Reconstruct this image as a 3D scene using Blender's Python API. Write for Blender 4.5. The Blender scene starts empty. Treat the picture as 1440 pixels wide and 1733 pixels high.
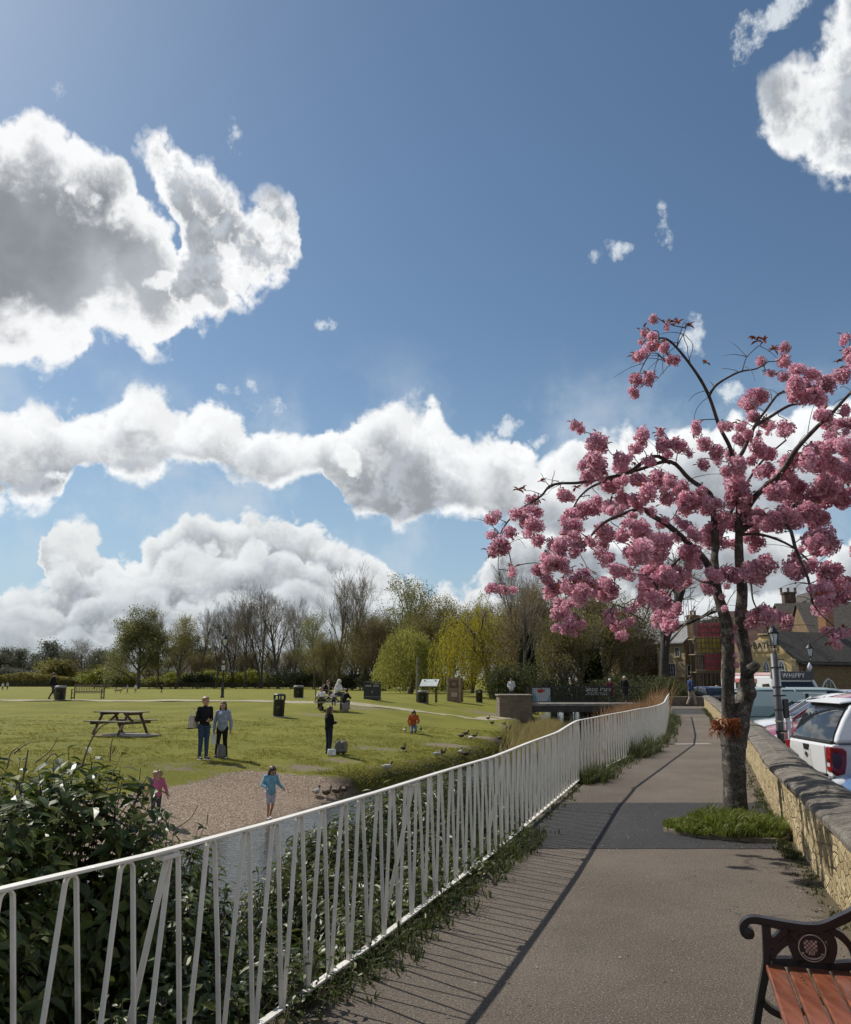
import bpy, bmesh, math, random
import numpy as np
from mathutils import Vector, Matrix, noise as mnoise
C = bpy.context.scene.collection
R = math.radians
# ------------------------------------------------------------------ camera model (measured from the photograph)
F = 1400.0; PITCH = math.atan(281 / F); HC = 1.6
cp, sp = math.cos(PITCH), math.sin(PITCH)
def ray(px, py):
    u = px - 720; v = py - 866.5
    return u, F * cp + v * sp, F * sp - v * cp
def G(px, py, z=0.0):
    x, y, w = ray(px, py); t = (z - HC) / w
    return Vector((x * t, y * t, z))
def A(px, py, Y):
    x, y, w = ray(px, py); t = Y / y
    return Vector((x * t, Y, HC + w * t))
# ------------------------------------------------------------------ materials
def srgb(r, g, b):
    f = lambda c: (c / 255 / 12.92) if c / 255 <= .04045 else ((c / 255 + .055) / 1.055) ** 2.4
    return (f(r), f(g), f(b))
MATS = {}
class NT:
    def __init__(s, tree): s.t = tree
    def n(s, kind, **kw):
        o = s.t.nodes.new(kind)
        for k, v in kw.items():
            if k.startswith('i_'):
                key = k[2:]; key = int(key) if key.isdigit() else key.replace('_', ' ')
                if hasattr(v, 'is_linked'): s.t.links.new(v, o.inputs[key])
                else: o.inputs[key].default_value = v
            else: setattr(o, k, v)
        return o
    def m(s, op, a, b=None, c=None, clamp=False):
        o = s.t.nodes.new('ShaderNodeMath'); o.operation = op; o.use_clamp = clamp
        for i, v in enumerate((a, b, c)):
            if v is None: continue
            if hasattr(v, 'is_linked'): s.t.links.new(v, o.inputs[i])
            else: o.inputs[i].default_value = v
        return o.outputs[0]
    def vm(s, op, a, b=None):
        o = s.t.nodes.new('ShaderNodeVectorMath'); o.operation = op
        for i, v in enumerate((a, b)):
            if v is None: continue
            if hasattr(v, 'is_linked'): s.t.links.new(v, o.inputs[i])
            else: o.inputs[i].default_value = v
        return o.outputs['Value'] if op in ('LENGTH', 'DOT_PRODUCT') else o.outputs[0]
    def ss(s, v, lo, hi, a=0.0, b=1.0):
        o = s.t.nodes.new('ShaderNodeMapRange'); o.interpolation_type = 'SMOOTHSTEP'
        s.t.links.new(v, o.inputs[0])
        for i, q in zip((1, 2, 3, 4), (lo, hi, a, b)): o.inputs[i].default_value = q
        return o.outputs[0]
    def mix(s, f, a, b, typ='RGBA'):
        o = s.t.nodes.new('ShaderNodeMix'); o.data_type = typ; o.clamp_factor = True
        ins = [i for i in o.inputs if i.enabled]
        for i, v in zip(ins, (f, a, b)):
            if hasattr(v, 'is_linked'): s.t.links.new(v, i)
            else: i.default_value = (v + (1,) if isinstance(v, tuple) and len(v) == 3 else v)
        return [q for q in o.outputs if q.enabled][0]
    def noise(s, vec, scale, detail=4, rough=.55, dist=0.0, dim='3D', out='Fac'):
        o = s.n('ShaderNodeTexNoise', noise_dimensions=dim)
        if vec is not None: s.t.links.new(vec, o.inputs['Vector'])
        for k, v in (('Scale', scale), ('Detail', detail), ('Roughness', rough), ('Distortion', dist)): o.inputs[k].default_value = v
        return o.outputs[out]
    def link(s, a, b): s.t.links.new(a, b)
def newmat(name):
    m = bpy.data.materials.new(name); m.use_nodes = True
    nt = NT(m.node_tree); b = m.node_tree.nodes['Principled BSDF']
    MATS[name] = m
    return m, nt, b
def mat(name, col, rough=.6, var=.25, scale=6.0, bump=0.0, bscale=None, metal=0.0, spec=.5, trans=0.0, col2=None, coord='Object', detail=5, coat=0.0):
    """generic procedural material: base colour broken up by noise, optional second colour, bump and leaf translucency"""
    m, nt, b = newmat(name)
    tc = nt.n('ShaderNodeTexCoord').outputs[coord] if coord != 'World' else nt.n('ShaderNodeNewGeometry').outputs['Position']
    n = nt.noise(tc, scale, detail, .6)
    c2 = col2 if col2 else tuple(c * (1 - var) for c in col)
    c1 = col if col2 else tuple(min(1, c * (1 + var)) for c in col)
    cc = nt.mix(nt.ss(n, .3, .7), c2, c1)
    nt.link(cc, b.inputs['Base Color'])
    b.inputs['Roughness'].default_value = rough
    b.inputs['Metallic'].default_value = metal
    b.inputs['Specular IOR Level'].default_value = spec
    b.inputs['Coat Weight'].default_value = coat
    if bump:
        bn = nt.n('ShaderNodeBump', i_Strength=bump, i_Distance=.02)
        nt.link(nt.noise(tc, bscale or scale * 4, 6, .65), bn.inputs['Height']); nt.link(bn.outputs[0], b.inputs['Normal'])
    if trans:
        t = nt.n('ShaderNodeBsdfTranslucent'); nt.link(cc, t.inputs[0])
        mx = nt.n('ShaderNodeMixShader'); mx.inputs[0].default_value = trans
        nt.link(b.outputs[0], mx.inputs[1]); nt.link(t.outputs[0], mx.inputs[2])
        nt.link(mx.outputs[0], m.node_tree.nodes['Material Output'].inputs[0])
    return m
def facemat(name, cols, rough=.6, trans=0.0, spec=.4, vscale=.6):
    """foliage: every leaf (mesh island) takes one of several colours at random"""
    m, nt, b = newmat(name)
    g = nt.n('ShaderNodeNewGeometry')
    rp = nt.n('ShaderNodeValToRGB'); nt.link(g.outputs['Random Per Island'], rp.inputs[0])
    el = rp.color_ramp.elements
    while len(el) < len(cols): el.new(.5)
    for i, c in enumerate(cols):
        el[i].position = i / max(1, len(cols) - 1); el[i].color = (*c, 1)
    cc = nt.mix(nt.ss(nt.noise(g.outputs['Position'], vscale, 2), .3, .7, 0, .45), rp.outputs[0], tuple(x * .55 for x in cols[0]))
    nt.link(cc, b.inputs['Base Color']); b.inputs['Roughness'].default_value = rough; b.inputs['Specular IOR Level'].default_value = spec
    if trans:
        t = nt.n('ShaderNodeBsdfTranslucent'); nt.link(cc, t.inputs[0])
        mx = nt.n('ShaderNodeMixShader'); mx.inputs[0].default_value = trans
        nt.link(b.outputs[0], mx.inputs[1]); nt.link(t.outputs[0], mx.inputs[2])
        nt.link(mx.outputs[0], m.node_tree.nodes['Material Output'].inputs[0])
    return m
# ------------------------------------------------------------------ mesh builder
class MB:
    def __init__(s): s.v = []; s.f = []; s.mi = []; s.cur = 0
    def add(s, vs, fs):
        o = len(s.v); s.v.extend([tuple(p) for p in vs]); s.f.extend([tuple(i + o for i in q) for q in fs]); s.mi.extend([s.cur] * len(fs))
        return s
    def box(s, c, size, rz=0.0, M=None):
        x, y, z = (q / 2 for q in size)
        ps = [Vector(p) for p in ((-x,-y,-z),(x,-y,-z),(x,y,-z),(-x,y,-z),(-x,-y,z),(x,-y,z),(x,y,z),(-x,y,z))]
        if M is None: M = Matrix.Rotation(rz, 3, 'Z')
        return s.add([M @ p + Vector(c) for p in ps], [(0,3,2,1),(4,5,6,7),(0,1,5,4),(1,2,6,5),(2,3,7,6),(3,0,4,7)])
    def bar(s, a, b, w, h, up=(0, 0, 1)):
        a = Vector(a); b = Vector(b); d = (b - a); L = d.length; d.normalize()
        u = Vector(up); sx = d.cross(u)
        if sx.length < 1e-5: sx = d.cross(Vector((1, 0, 0)))
        sx.normalize(); u = sx.cross(d)
        M = Matrix((sx, d, u)).transposed()
        return s.box((a + b) / 2, (w, L, h), M=M)
    def tube(s, pts, rad, n=6, cap=True):
        pts = [Vector(p) for p in pts]
        if not hasattr(rad, '__len__'): rad = [rad] * len(pts)
        vs = []; prev = None
        for i, p in enumerate(pts):
            d = (pts[min(i + 1, len(pts) - 1)] - pts[max(i - 1, 0)])
            if d.length < 1e-9: d = Vector((0, 0, 1))
            d.normalize()
            if prev is None:
                a = d.cross(Vector((.13, .2, 1)));
                if a.length < 1e-3: a = d.cross(Vector((1, 0, 0)))
            else: a = prev - d * prev.dot(d)
            a.normalize(); prev = a; b = d.cross(a)
            for k in range(n):
                t = 2 * math.pi * k / n
                vs.append(p + (a * math.cos(t) + b * math.sin(t)) * rad[i])
        fs = [(i * n + k, i * n + (k + 1) % n, (i + 1) * n + (k + 1) % n, (i + 1) * n + k) for i in range(len(pts) - 1) for k in range(n)]
        if cap: fs += [tuple(range(n))[::-1], tuple((len(pts) - 1) * n + k for k in range(n))]
        return s.add(vs, fs)
    def lathe(s, prof, n=12, o=(0, 0, 0), M=None):
        vs = []
        for r, z in prof:
            for k in range(n):
                t = 2 * math.pi * k / n; p = Vector((r * math.cos(t), r * math.sin(t), z))
                vs.append((M @ p if M is not None else p) + Vector(o))
        m = len(prof)
        fs = [(i * n + k, i * n + (k + 1) % n, (i + 1) * n + (k + 1) % n, (i + 1) * n + k) for i in range(m - 1) for k in range(n)]
        fs += [tuple(range(n))[::-1], tuple((m - 1) * n + k for k in range(n))]
        return s.add(vs, fs)
    def prism(s, poly, fn, t0, t1):
        """poly: 2-D outline; fn(a, b, t) -> point; extruded from t0 to t1"""
        n = len(poly); vs = [fn(a, b, t0) for a, b in poly] + [fn(a, b, t1) for a, b in poly]
        return s.add(vs, [tuple(range(n))[::-1], tuple(range(n, 2 * n))] + [(i, (i + 1) % n, n + (i + 1) % n, n + i) for i in range(n)])
    def capsule(s, a, b, ra, rb, n=10, k=4):
        a = Vector(a); b = Vector(b); d = b - a; L = d.length
        d = d.normalized() if L > 1e-6 else Vector((0, 0, 1))
        pts = []; rr = []
        for i in range(k + 1):
            t = math.pi / 2 * (1 - i / k); pts.append(a - d * ra * math.sin(t)); rr.append(max(ra * math.cos(t), ra * .05))
        for i in range(k + 1):
            t = math.pi / 2 * i / k; pts.append(b + d * rb * math.sin(t)); rr.append(max(rb * math.cos(t), rb * .05))
        return s.tube(pts, rr, n)
    def ball(s, c, r, nu=10, nv=7, M=None):
        r = Vector(r) if hasattr(r, '__len__') else Vector((r, r, r)); c = Vector(c)
        vs = [];
        for j in range(nv + 1):
            ph = math.pi * j / nv
            sr = max(math.sin(ph), .02)
            for i in range(nu):
                t = 2 * math.pi * i / nu
                p = Vector((r.x * sr * math.cos(t), r.y * sr * math.sin(t), -r.z * math.cos(ph)))
                vs.append((M @ p if M is not None else p) + c)
        fs = [(j * nu + i, j * nu + (i + 1) % nu, (j + 1) * nu + (i + 1) % nu, (j + 1) * nu + i) for j in range(nv) for i in range(nu)]
        fs += [tuple(range(nu))[::-1], tuple(nv * nu + i for i in range(nu))]
        return s.add(vs, fs)
    def leaf(s, p, d, nrm, L, W, fold=.15, droop=.2):
        """one leaf: 6 quads-ish, folded along the midrib, drooping at the tip"""
        d = Vector(d).normalized(); sd = d.cross(Vector(nrm))
        if sd.length < 1e-4: sd = d.cross(Vector((.3, 1, .2)))
        sd.normalize(); up = sd.cross(d); p = Vector(p)
        q = lambda a, w, u: p + d * (a * L) + sd * (w * W) + up * (u * L - droop * a * a * L)
        vs = [q(0,0,0), q(.3,.42,fold*.5), q(.65,.45,fold*.5), q(1,0,0), q(.65,-.45,fold*.5), q(.3,-.42,fold*.5), q(.35,0,0), q(.68,0,0)]
        return s.add(vs, [(0,6,1),(1,6,7,2),(2,7,3),(0,5,6),(5,4,7,6),(4,3,7)])
    def quad(s, p, a, b):
        p = Vector(p); a = Vector(a); b = Vector(b)
        return s.add([p - a - b, p + a - b, p + a + b, p - a + b], [(0, 1, 2, 3)])
    def build(s, name, m, parent=None, smooth=False, bevel=0.0, loc=None, remesh=0.0, sub=0, seg=2, smoothmod=0):
        me = bpy.data.meshes.new(name); me.from_pydata(s.v, [], s.f)
        ms = m if isinstance(m, (list, tuple)) else [m]
        for q in ms: me.materials.append(q)
        if len(ms) > 1: me.polygons.foreach_set('material_index', s.mi)
        if smooth: me.polygons.foreach_set('use_smooth', [True] * len(me.polygons))
        me.update()
        o = bpy.data.objects.new(name, me); C.objects.link(o)
        if parent is not None: o.parent = parent
        if loc is not None: o.location = loc
        if remesh:
            r = o.modifiers.new('Remesh', 'REMESH'); r.mode = 'VOXEL'; r.voxel_size = remesh; r.use_smooth_shade = True
            k = o.modifiers.new('Smooth', 'SMOOTH'); k.factor = .5; k.iterations = smoothmod or 3
        if bevel:
            bv = o.modifiers.new('Bevel', 'BEVEL'); bv.width = bevel; bv.segments = seg; bv.limit_method = 'ANGLE'; bv.angle_limit = R(35)
        if sub:
            q = o.modifiers.new('Sub', 'SUBSURF'); q.levels = sub; q.render_levels = sub
        return o
def empty(name, loc=(0, 0, 0), rz=0.0):
    o = bpy.data.objects.new(name, None); C.objects.link(o); o.location = loc; o.rotation_euler = (0, 0, rz); o.empty_display_size = .2
    return o
def tag(o, label=None, cat=None, group=None, kind=None):
    if label: o['label'] = label
    if cat: o['category'] = cat
    if group: o['group'] = group
    if kind: o['kind'] = kind
    return o
def thing(name, loc, label, cat, group=None, rz=0.0): return tag(empty(name, loc, rz), label, cat, group)
def copy_tree(o, parent=None):
    c = o.copy(); C.objects.link(c)
    if parent is not None: c.parent = parent
    for ch in list(o.children): copy_tree(ch, c)
    return c
def text_mesh(name, body, size, m, parent=None, M=None, extrude=.004, align='CENTER', spacing=1.0):
    cu = bpy.data.curves.new(name, 'FONT'); cu.body = body; cu.size = size; cu.extrude = extrude; cu.align_x = align; cu.align_y = 'CENTER'; cu.space_character = spacing
    to = bpy.data.objects.new(name, cu); C.objects.link(to); bpy.context.view_layer.update()
    me = bpy.data.meshes.new_from_object(to.evaluated_get(bpy.context.evaluated_depsgraph_get()))
    bpy.data.objects.remove(to); bpy.data.curves.remove(cu)
    me.materials.clear(); me.materials.append(m)
    o = bpy.data.objects.new(name, me); C.objects.link(o)
    if parent is not None: o.parent = parent
    if M is not None: o.matrix_local = M
    return o
# ------------------------------------------------------------------ camera
cam = bpy.data.cameras.new('camera'); cam.sensor_fit = 'HORIZONTAL'; cam.sensor_width = 36; cam.lens = 36 * F / 1440; cam.clip_end = 20000; cam.clip_start = .05
co = bpy.data.objects.new('camera', cam); C.objects.link(co); co.location = (0, 0, HC); co.rotation_euler = (R(90) + PITCH, 0, 0)
bpy.context.scene.camera = co
# ------------------------------------------------------------------ sun
SUN = Vector((-.78, .62, 1.02)).normalized()
sl = bpy.data.lights.new('sun', 'SUN'); sl.energy = 3.6; sl.angle = R(.53); sl.color = (1, .95, .87)
so = bpy.data.objects.new('sun', sl); C.objects.link(so); so.rotation_euler = SUN.to_track_quat('Z', 'Y').to_euler(); so.location = (-20, 20, 30)
# ------------------------------------------------------------------ world: Nishita sky with procedural cumulus placed by bearing and elevation
def build_world():
    w = bpy.data.worlds.new('World'); bpy.context.scene.world = w; w.use_nodes = True
    t = w.node_tree; t.nodes.clear(); nt = NT(t)
    sky = nt.n('ShaderNodeTexSky', sky_type='NISHITA', sun_disc=False, sun_elevation=math.asin(SUN.z), sun_rotation=math.atan2(SUN.x, SUN.y), altitude=0, air_density=1.0, dust_density=.6, ozone_density=2.0)
    tc = nt.n('ShaderNodeTexCoord').outputs['Generated']
    dirv = nt.vm('NORMALIZE', tc)
    # wobble the direction so that cloud outlines are ragged
    def wob(vec, scale, amp, detail):
        nz = nt.noise(vec, scale, detail, .62, out='Color')
        o = nt.vm('SUBTRACT', nz, (.5, .5, .5))
        sc = nt.n('ShaderNodeVectorMath', operation='SCALE'); nt.link(o, sc.inputs[0]); sc.inputs['Scale'].default_value = amp
        return nt.vm('ADD', vec, sc.outputs[0])
    def azel(v):
        sx = nt.n('ShaderNodeSeparateXYZ'); nt.link(v, sx.inputs[0])
        return nt.m('ARCTAN2', sx.outputs[0], sx.outputs[1]), nt.m('ARCSINE', sx.outputs[2])
    az0, el0 = azel(dirv)
    c2 = nt.n('ShaderNodeCombineXYZ'); nt.link(az0, c2.inputs[0]); nt.link(el0, c2.inputs[1]); q2d = c2.outputs[0]
    wn = nt.noise(q2d, 13, 4, .62, 0, '2D', 'Color'); wsep = nt.n('ShaderNodeSeparateColor'); nt.link(wn, wsep.inputs[0])
    dx_ = nt.m('SUBTRACT', wsep.outputs[0], .5); dy_ = nt.m('SUBTRACT', wsep.outputs[1], .5)
    az = nt.m('MULTIPLY_ADD', dx_, .055, az0); el = nt.m('MULTIPLY_ADD', dy_, .045, el0)
    azw = nt.m('MULTIPLY_ADD', dx_, .022, az0); elw = nt.m('MULTIPLY_ADD', dy_, .018, el0)
    AZ0, AZ1 = R(-48), R(48)
    azn = nt.m('DIVIDE', nt.m('SUBTRACT', az, AZ0), AZ1 - AZ0)
    def pa(px, py):
        d = Vector(ray(px, py)).normalized(); return math.atan2(d.x, d.y), math.asin(d.z)
    def curve(pts):
        fc = nt.n('ShaderNodeFloatCurve'); nt.link(azn, fc.inputs['Value']); cu = fc.mapping.curves[0]
        fc.mapping.use_clip = False
        ps = []
        for px, py in pts:
            a, e = pa(px, py); ps.append(((a - AZ0) / (AZ1 - AZ0), e))
        ps.sort()
        cu.points[0].location = ps[0]; cu.points[1].location = ps[-1]
        for q in ps[1:-1]: cu.points.new(*q)
        for q in cu.points: q.handle_type = 'VECTOR'
        fc.mapping.extend = 'HORIZONTAL'; fc.mapping.update()
        return fc.outputs[0]
    def layer(top, bot, ktop=1.0, kbot=1.0):
        a = nt.m('MULTIPLY', nt.m('SUBTRACT', curve(top), el), ktop); b = nt.m('MULTIPLY', nt.m('SUBTRACT', el, curve(bot)), kbot)
        return nt.m('SMOOTH_MIN', a, b, .03)
    L1 = layer([(-900,60),(-400,90),(-100,150),(0,178),(60,182),(90,190),(140,222),(190,262),(240,300),(270,345),(300,400),(330,470),(345,560),(380,640),(400,780)],
               [(-900,680),(-400,660),(-100,640),(0,632),(100,632),(145,615),(165,582),(200,588),(250,612),(290,605),(330,575),(345,570),(380,600),(400,560)])
    L2 = layer([(205,450),(222,300),(232,230),(245,195),(275,188),(330,235),(370,300),(400,305),(415,330),(445,312),(490,328),(508,370),(516,440),(530,500),(548,600)],
               [(205,220),(225,255),(250,275),(275,330),(290,400),(310,560),(340,585),(380,545),(420,535),(470,500),(508,450),(516,445),(530,420),(548,380)])
    L3 = layer([(1240,360),(1272,220),(1287,190),(1300,150),(1340,95),(1370,60),(1400,20),(1440,-60),(1600,-250),(2200,-400)],
               [(1240,130),(1272,205),(1290,270),(1320,300),(1380,330),(1440,342),(1600,350),(2200,420)])
    def blob(px, py, rx, ry, ang=0.0):
        a, e = pa(px, py); k = 1 / F
        ca, sa = math.cos(R(ang)), math.sin(R(ang))
        u = nt.m('SUBTRACT', azw, a); v = nt.m('SUBTRACT', elw, e)
        u2 = nt.m('ADD', nt.m('MULTIPLY', u, ca / (rx * k)), nt.m('MULTIPLY', v, sa / (rx * k)))
        v2 = nt.m('ADD', nt.m('MULTIPLY', u, -sa / (ry * k)), nt.m('MULTIPLY', v, ca / (ry * k)))
        r2 = nt.m('ADD', nt.m('MULTIPLY', u2, u2), nt.m('MULTIPLY', v2, v2))
        return nt.m('MULTIPLY', nt.m('SUBTRACT', 1.0, r2), min(rx, ry) * k * .8)
    wis = None
    for b in [(458,688,34,14,5),(388,656,18,9,-10),(432,656,9,11,30),(856,722,24,19,35),(925,741,28,12,15),(1035,425,36,15,8),(1126,388,12,36,8),(553,548,17,14,30),(1172,568,24,32,5),(392,232,14,24,25),(1262,76,34,18,40),(1320,12,75,26,15),(100,158,10,10,0),(1240,665,20,20,0)]:
        q = blob(*b); wis = q if wis is None else nt.m('MAXIMUM', wis, q)
    # billows: fractal noise, sampled twice so that the side of each lump towards the sun is brighter
    def ridg(v, sc, det):
        o = nt.n('ShaderNodeTexNoise', noise_dimensions='2D', noise_type='RIDGED_MULTIFRACTAL', normalize=True); nt.link(v, o.inputs['Vector'])
        for k, q in (('Scale', sc), ('Detail', det), ('Roughness', .62), ('Lacunarity', 2.1), ('Offset', .95), ('Gain', 1.6)): o.inputs[k].default_value = q
        return o.outputs[0]
    def fb(v):
        p = nt.noise(v, 12, 8, .66, 0, '2D')
        return nt.m('ADD', nt.m('MULTIPLY', p, .68), nt.m('MULTIPLY', nt.m('SUBTRACT', 1.0, ridg(v, 10, 5)), .32)), p
    n0, np0 = fb(q2d); n1, np1 = fb(nt.vm('ADD', q2d, (-.007, .009, 0)))
    ncp = nt.m('SUBTRACT', np0, .5)
    nc = nt.m('SUBTRACT', n0, NMEAN)
    relief = nt.ss(nt.m('SUBTRACT', n0, n1), -.15, .15, -1, 1)
    skyc = nt.n('ShaderNodeVectorMath', operation='MULTIPLY'); nt.link(sky.outputs[0], skyc.inputs[0]); skyc.inputs[1].default_value = (SKY * .92, SKY * 1.03, SKY * 1.04)
    K_ = 2 ** -EXPO; sc3 = lambda c: tuple(q * K_ for q in c)
    hz = nt.ss(el, R(-1), R(24), .62, 0)
    cur = nt.mix(hz, skyc.outputs[0], sc3(srgb(170, 195, 219)))
    veil = nt.m('MULTIPLY', nt.ss(nt.noise(q2d, 6.5, 6, .6, 0, '2D'), .40, .72, 0, .55), nt.m('MULTIPLY', nt.ss(el, R(3), R(9)), nt.ss(el, R(15), R(24), 1, 0)))
    cur = nt.mix(veil, cur, sc3(srgb(208, 218, 228)))
    def over(cur, d, depth, namp, lo, hi, rim, core, t0, t1, tn, rel, amax=1.0, streak=None):
        dn = nt.m('ADD', d, nt.m('MULTIPLY', nc, namp))
        al = nt.ss(dn, lo, hi, 0, amax)
        th = nt.ss(nt.m('ADD', depth, nt.m('MULTIPLY', nt.m('ADD', nt.m('MULTIPLY', nc, .45), nt.m('MULTIPLY', ncp, .55)), tn)), t0, t1)
        if streak is not None:
            th = nt.m('MULTIPLY', th, nt.m('SUBTRACT', 1.0, nt.ss(nt.m('ADD', streak, nt.m('MULTIPLY', nc, .13)), -.004, .014, 0, .85)))
        cl = nt.mix(th, sc3(srgb(*rim)), sc3(srgb(*core)) if isinstance(core, tuple) else core)
        br = nt.n('ShaderNodeVectorMath', operation='SCALE'); nt.link(cl, br.inputs[0]); nt.link(nt.m('ADD', 1.0, nt.m('MULTIPLY', relief, nt.m('MULTIPLY_ADD', th, rel * .7, rel * .3))), br.inputs['Scale'])
        return nt.mix(al, cur, br.outputs[0])
    def blobs(L_):
        q = None
        for b_ in L_: z = blob(*b_); q = z if q is None else nt.m('MAXIMUM', q, z)
        return q
    low0 = nt.ss(el, R(1), R(9), 1, 0)
    # back to front: low banks, middle band, the big clouds, wisps
    T5 = [(-700,1000),(-100,990),(0,985),(65,990),(75,905),(105,885),(160,880),(188,912),(220,930),(262,888),(300,880),(325,858),(360,862),(420,856),(455,850),(505,862),(550,878),(600,912),(660,935),(705,975),(762,990),(800,960),(826,920),(870,885),(950,875),(1200,885),(1440,900),(1700,900)]
    F1 = [(-700,1020),(0,1000),(70,962),(110,930),(165,925),(200,962),(270,947),(312,925),(350,940),(400,915),(440,900),(480,930),(545,940),(600,960),(660,975),(710,1000),(760,1015),(830,990),(900,985),(1440,1000),(1700,1000)]
    F2 = [(-700,1050),(0,1030),(60,1015),(136,1005),(187,990),(253,985),(320,1005),(400,995),(478,990),(560,985),(640,1000),(720,1020),(800,1030),(1000,1020),(1440,1040),(1700,1040)]
    F3 = [(-700,1075),(0,1060),(150,1050),(260,1040),(380,1052),(520,1040),(640,1050),(800,1060),(1000,1060),(1700,1070)]
    for tab, na, rim, core, wd_ in ((T5,.060,(236,239,240),(166,173,180),.060),(F1,.060,(229,233,235),(164,171,178),.055),(F2,.050,(218,223,226),(168,176,182),.045),(F3,.045,(206,212,216),(176,184,189),.035)):
        t_ = nt.m('SUBTRACT', curve(tab), el); cur = over(cur, t_, t_, na, -.003, .011, rim, core, .006, wd_, .11, .18)
    b4 = [(-700,850),(-100,845),(0,842),(100,838),(130,800),(170,792),(235,803),(300,780),(350,795),(400,815),(470,818),(540,800),(560,835),(580,875),(640,888),(700,884),(760,868),(800,865),(835,892),(900,908),(1000,908),(1250,905),(1300,885),(1380,860),(1440,850),(1700,860)]
    t4 = [(-700,720),(-100,705),(0,702),(30,690),(70,678),(130,690),(190,680),(260,672),(350,680),(400,700),(450,732),(500,752),(530,745),(545,712),(590,712),(645,692),(690,680),(728,684),(760,728),(800,764),(850,742),(875,742),(905,776),(950,778),(1000,742),(1060,730),(1120,742),(1180,720),(1260,690),(1340,690),(1440,668),(1700,640)]
    T4 = nt.m('SUBTRACT', curve(t4), el); B4 = nt.m('SUBTRACT', el, curve(b4)); D4 = nt.m('ADD', nt.m('SMOOTH_MIN', T4, B4, .025), .009)
    s4 = blobs([(95,800,34,24,0),(640,882,60,12,5),(590,770,22,40,0),(740,880,60,8,0),(300,720,60,24,0),(880,770,30,24,0)])
    cur = over(cur, D4, nt.m('SMOOTH_MIN', T4, nt.m('MULTIPLY_ADD', B4, 5.0, .018), .02), .050, -.003, .012, (246,248,249), (170,176,183), .012, .085, .15, .20, 1.0, s4)
    s1 = blobs([(30,318,110,18,-10),(140,345,60,13,-35),(275,470,34,12,10),(225,565,70,20,15),(100,615,110,8,0)])
    lowv = nt.ss(nt.noise(q2d, 7, 3, .5, 0, '2D'), .35, .68)
    c1_ = nt.mix(lowv, sc3(srgb(142,147,154)), sc3(srgb(180,185,191)))
    cur = over(cur, L1, L1, .042, -.003, .012, (250,251,252), c1_, .010, .075, .17, .030, 1.0, s1)
    cur = over(cur, L2, L2, .060, -.004, .018, (250,251,252), (176,182,189), .002, .055, .30, .19)
    cur = over(cur, L3, L3, .068, -.004, .022, (246,248,249), (176,182,189), .006, .075, .32, .18)
    dw_ = nt.m('ADD', wis, nt.m('MULTIPLY', nt.m('SUBTRACT', nt.noise(q2d, 42, 5, .65, 0, '2D'), .53), .05))
    colr = nt.mix(nt.ss(dw_, -.002, .016, 0, .85), cur, sc3(srgb(226, 233, 239)))
    bg = nt.n('ShaderNodeBackground'); nt.link(colr, bg.inputs[0]); bg.inputs[1].default_value = 1.0
    out = nt.n('ShaderNodeOutputWorld'); nt.link(bg.outputs[0], out.inputs[0])
    w.cycles.sampling_method = 'NONE'
SKY = .0625; EXPO = .43; NMEAN = .445
build_world()
vs = bpy.context.scene.view_settings
vs.view_transform = 'Standard'; vs.look = 'None'; vs.exposure = EXPO; vs.gamma = 1.0; vs.use_curve_mapping = False
cy = bpy.context.scene.cycles
cy.max_bounces = 7; cy.diffuse_bounces = 4; cy.glossy_bounces = 3; cy.transmission_bounces = 4; cy.transparent_max_bounces = 6; cy.sample_clamp_indirect = 6; cy.caustics_reflective = False; cy.caustics_refractive = False
# ------------------------------------------------------------------ ground plan (metres; camera above the origin)
FENCE = [(-4.6,-4.0),(-2.9,0.0),(-1.9,1.9),(-1.39,2.88),(-1.06,3.45),(-.76,4.14),(-.32,5.3),(.6,7.9),(2.38,13.4),(5.9,21.6),(7.0,24.9),(10.4,36.2)]
RIVER = [(-11,-6),(-9,3),(-7.4,9),(-5.6,13.2),(-4.4,15.8),(-3.6,17.3),(-3.0,18.6),(-2.0,22.6),(-1.2,24.3),(-.35,25.6),(1.66,30.2),(3.65,37.8),(6.9,57),(10.5,75),(16,110)]
WALL = [(.4,-3.0),(1.78,2.5),(2.87,6.18),(4.05,10.13),(6.24,16.67),(15.6,47.6)]
def interp(tab, y, ext=True):
    ys = [p[1] for p in tab]; xs = [p[0] for p in tab]
    r = np.interp(y, ys, xs)
    if ext:
        s = (xs[-1] - xs[-2]) / (ys[-1] - ys[-2]); r = np.where(np.asarray(y) > ys[-1], xs[-1] + (np.asarray(y) - ys[-1]) * s, r)
    return r
FX = lambda y: interp(FENCE, y); MX = lambda y: interp(RIVER, y); WX = lambda y: interp(WALL, y)
def dist_poly(x, y, P):
    d = np.full(np.shape(x), 1e9)
    for (ax, ay), (bx, by) in zip(P[:-1], P[1:]):
        vx, vy = bx - ax, by - ay; t = np.clip(((x - ax) * vx + (y - ay) * vy) / (vx * vx + vy * vy), 0, 1)
        d = np.minimum(d, np.hypot(x - ax - t * vx, y - ay - t * vy))
    return d
ZF = [(-50,-.42),(20,-.42),(30,-.33),(40,-.27),(48,-.05),(54,.22),(60,.18),(75,-.05),(100,-.3),(170,-.6),(260,-.8),(5000,-.8)]
WATER_Z = -1.42
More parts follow.
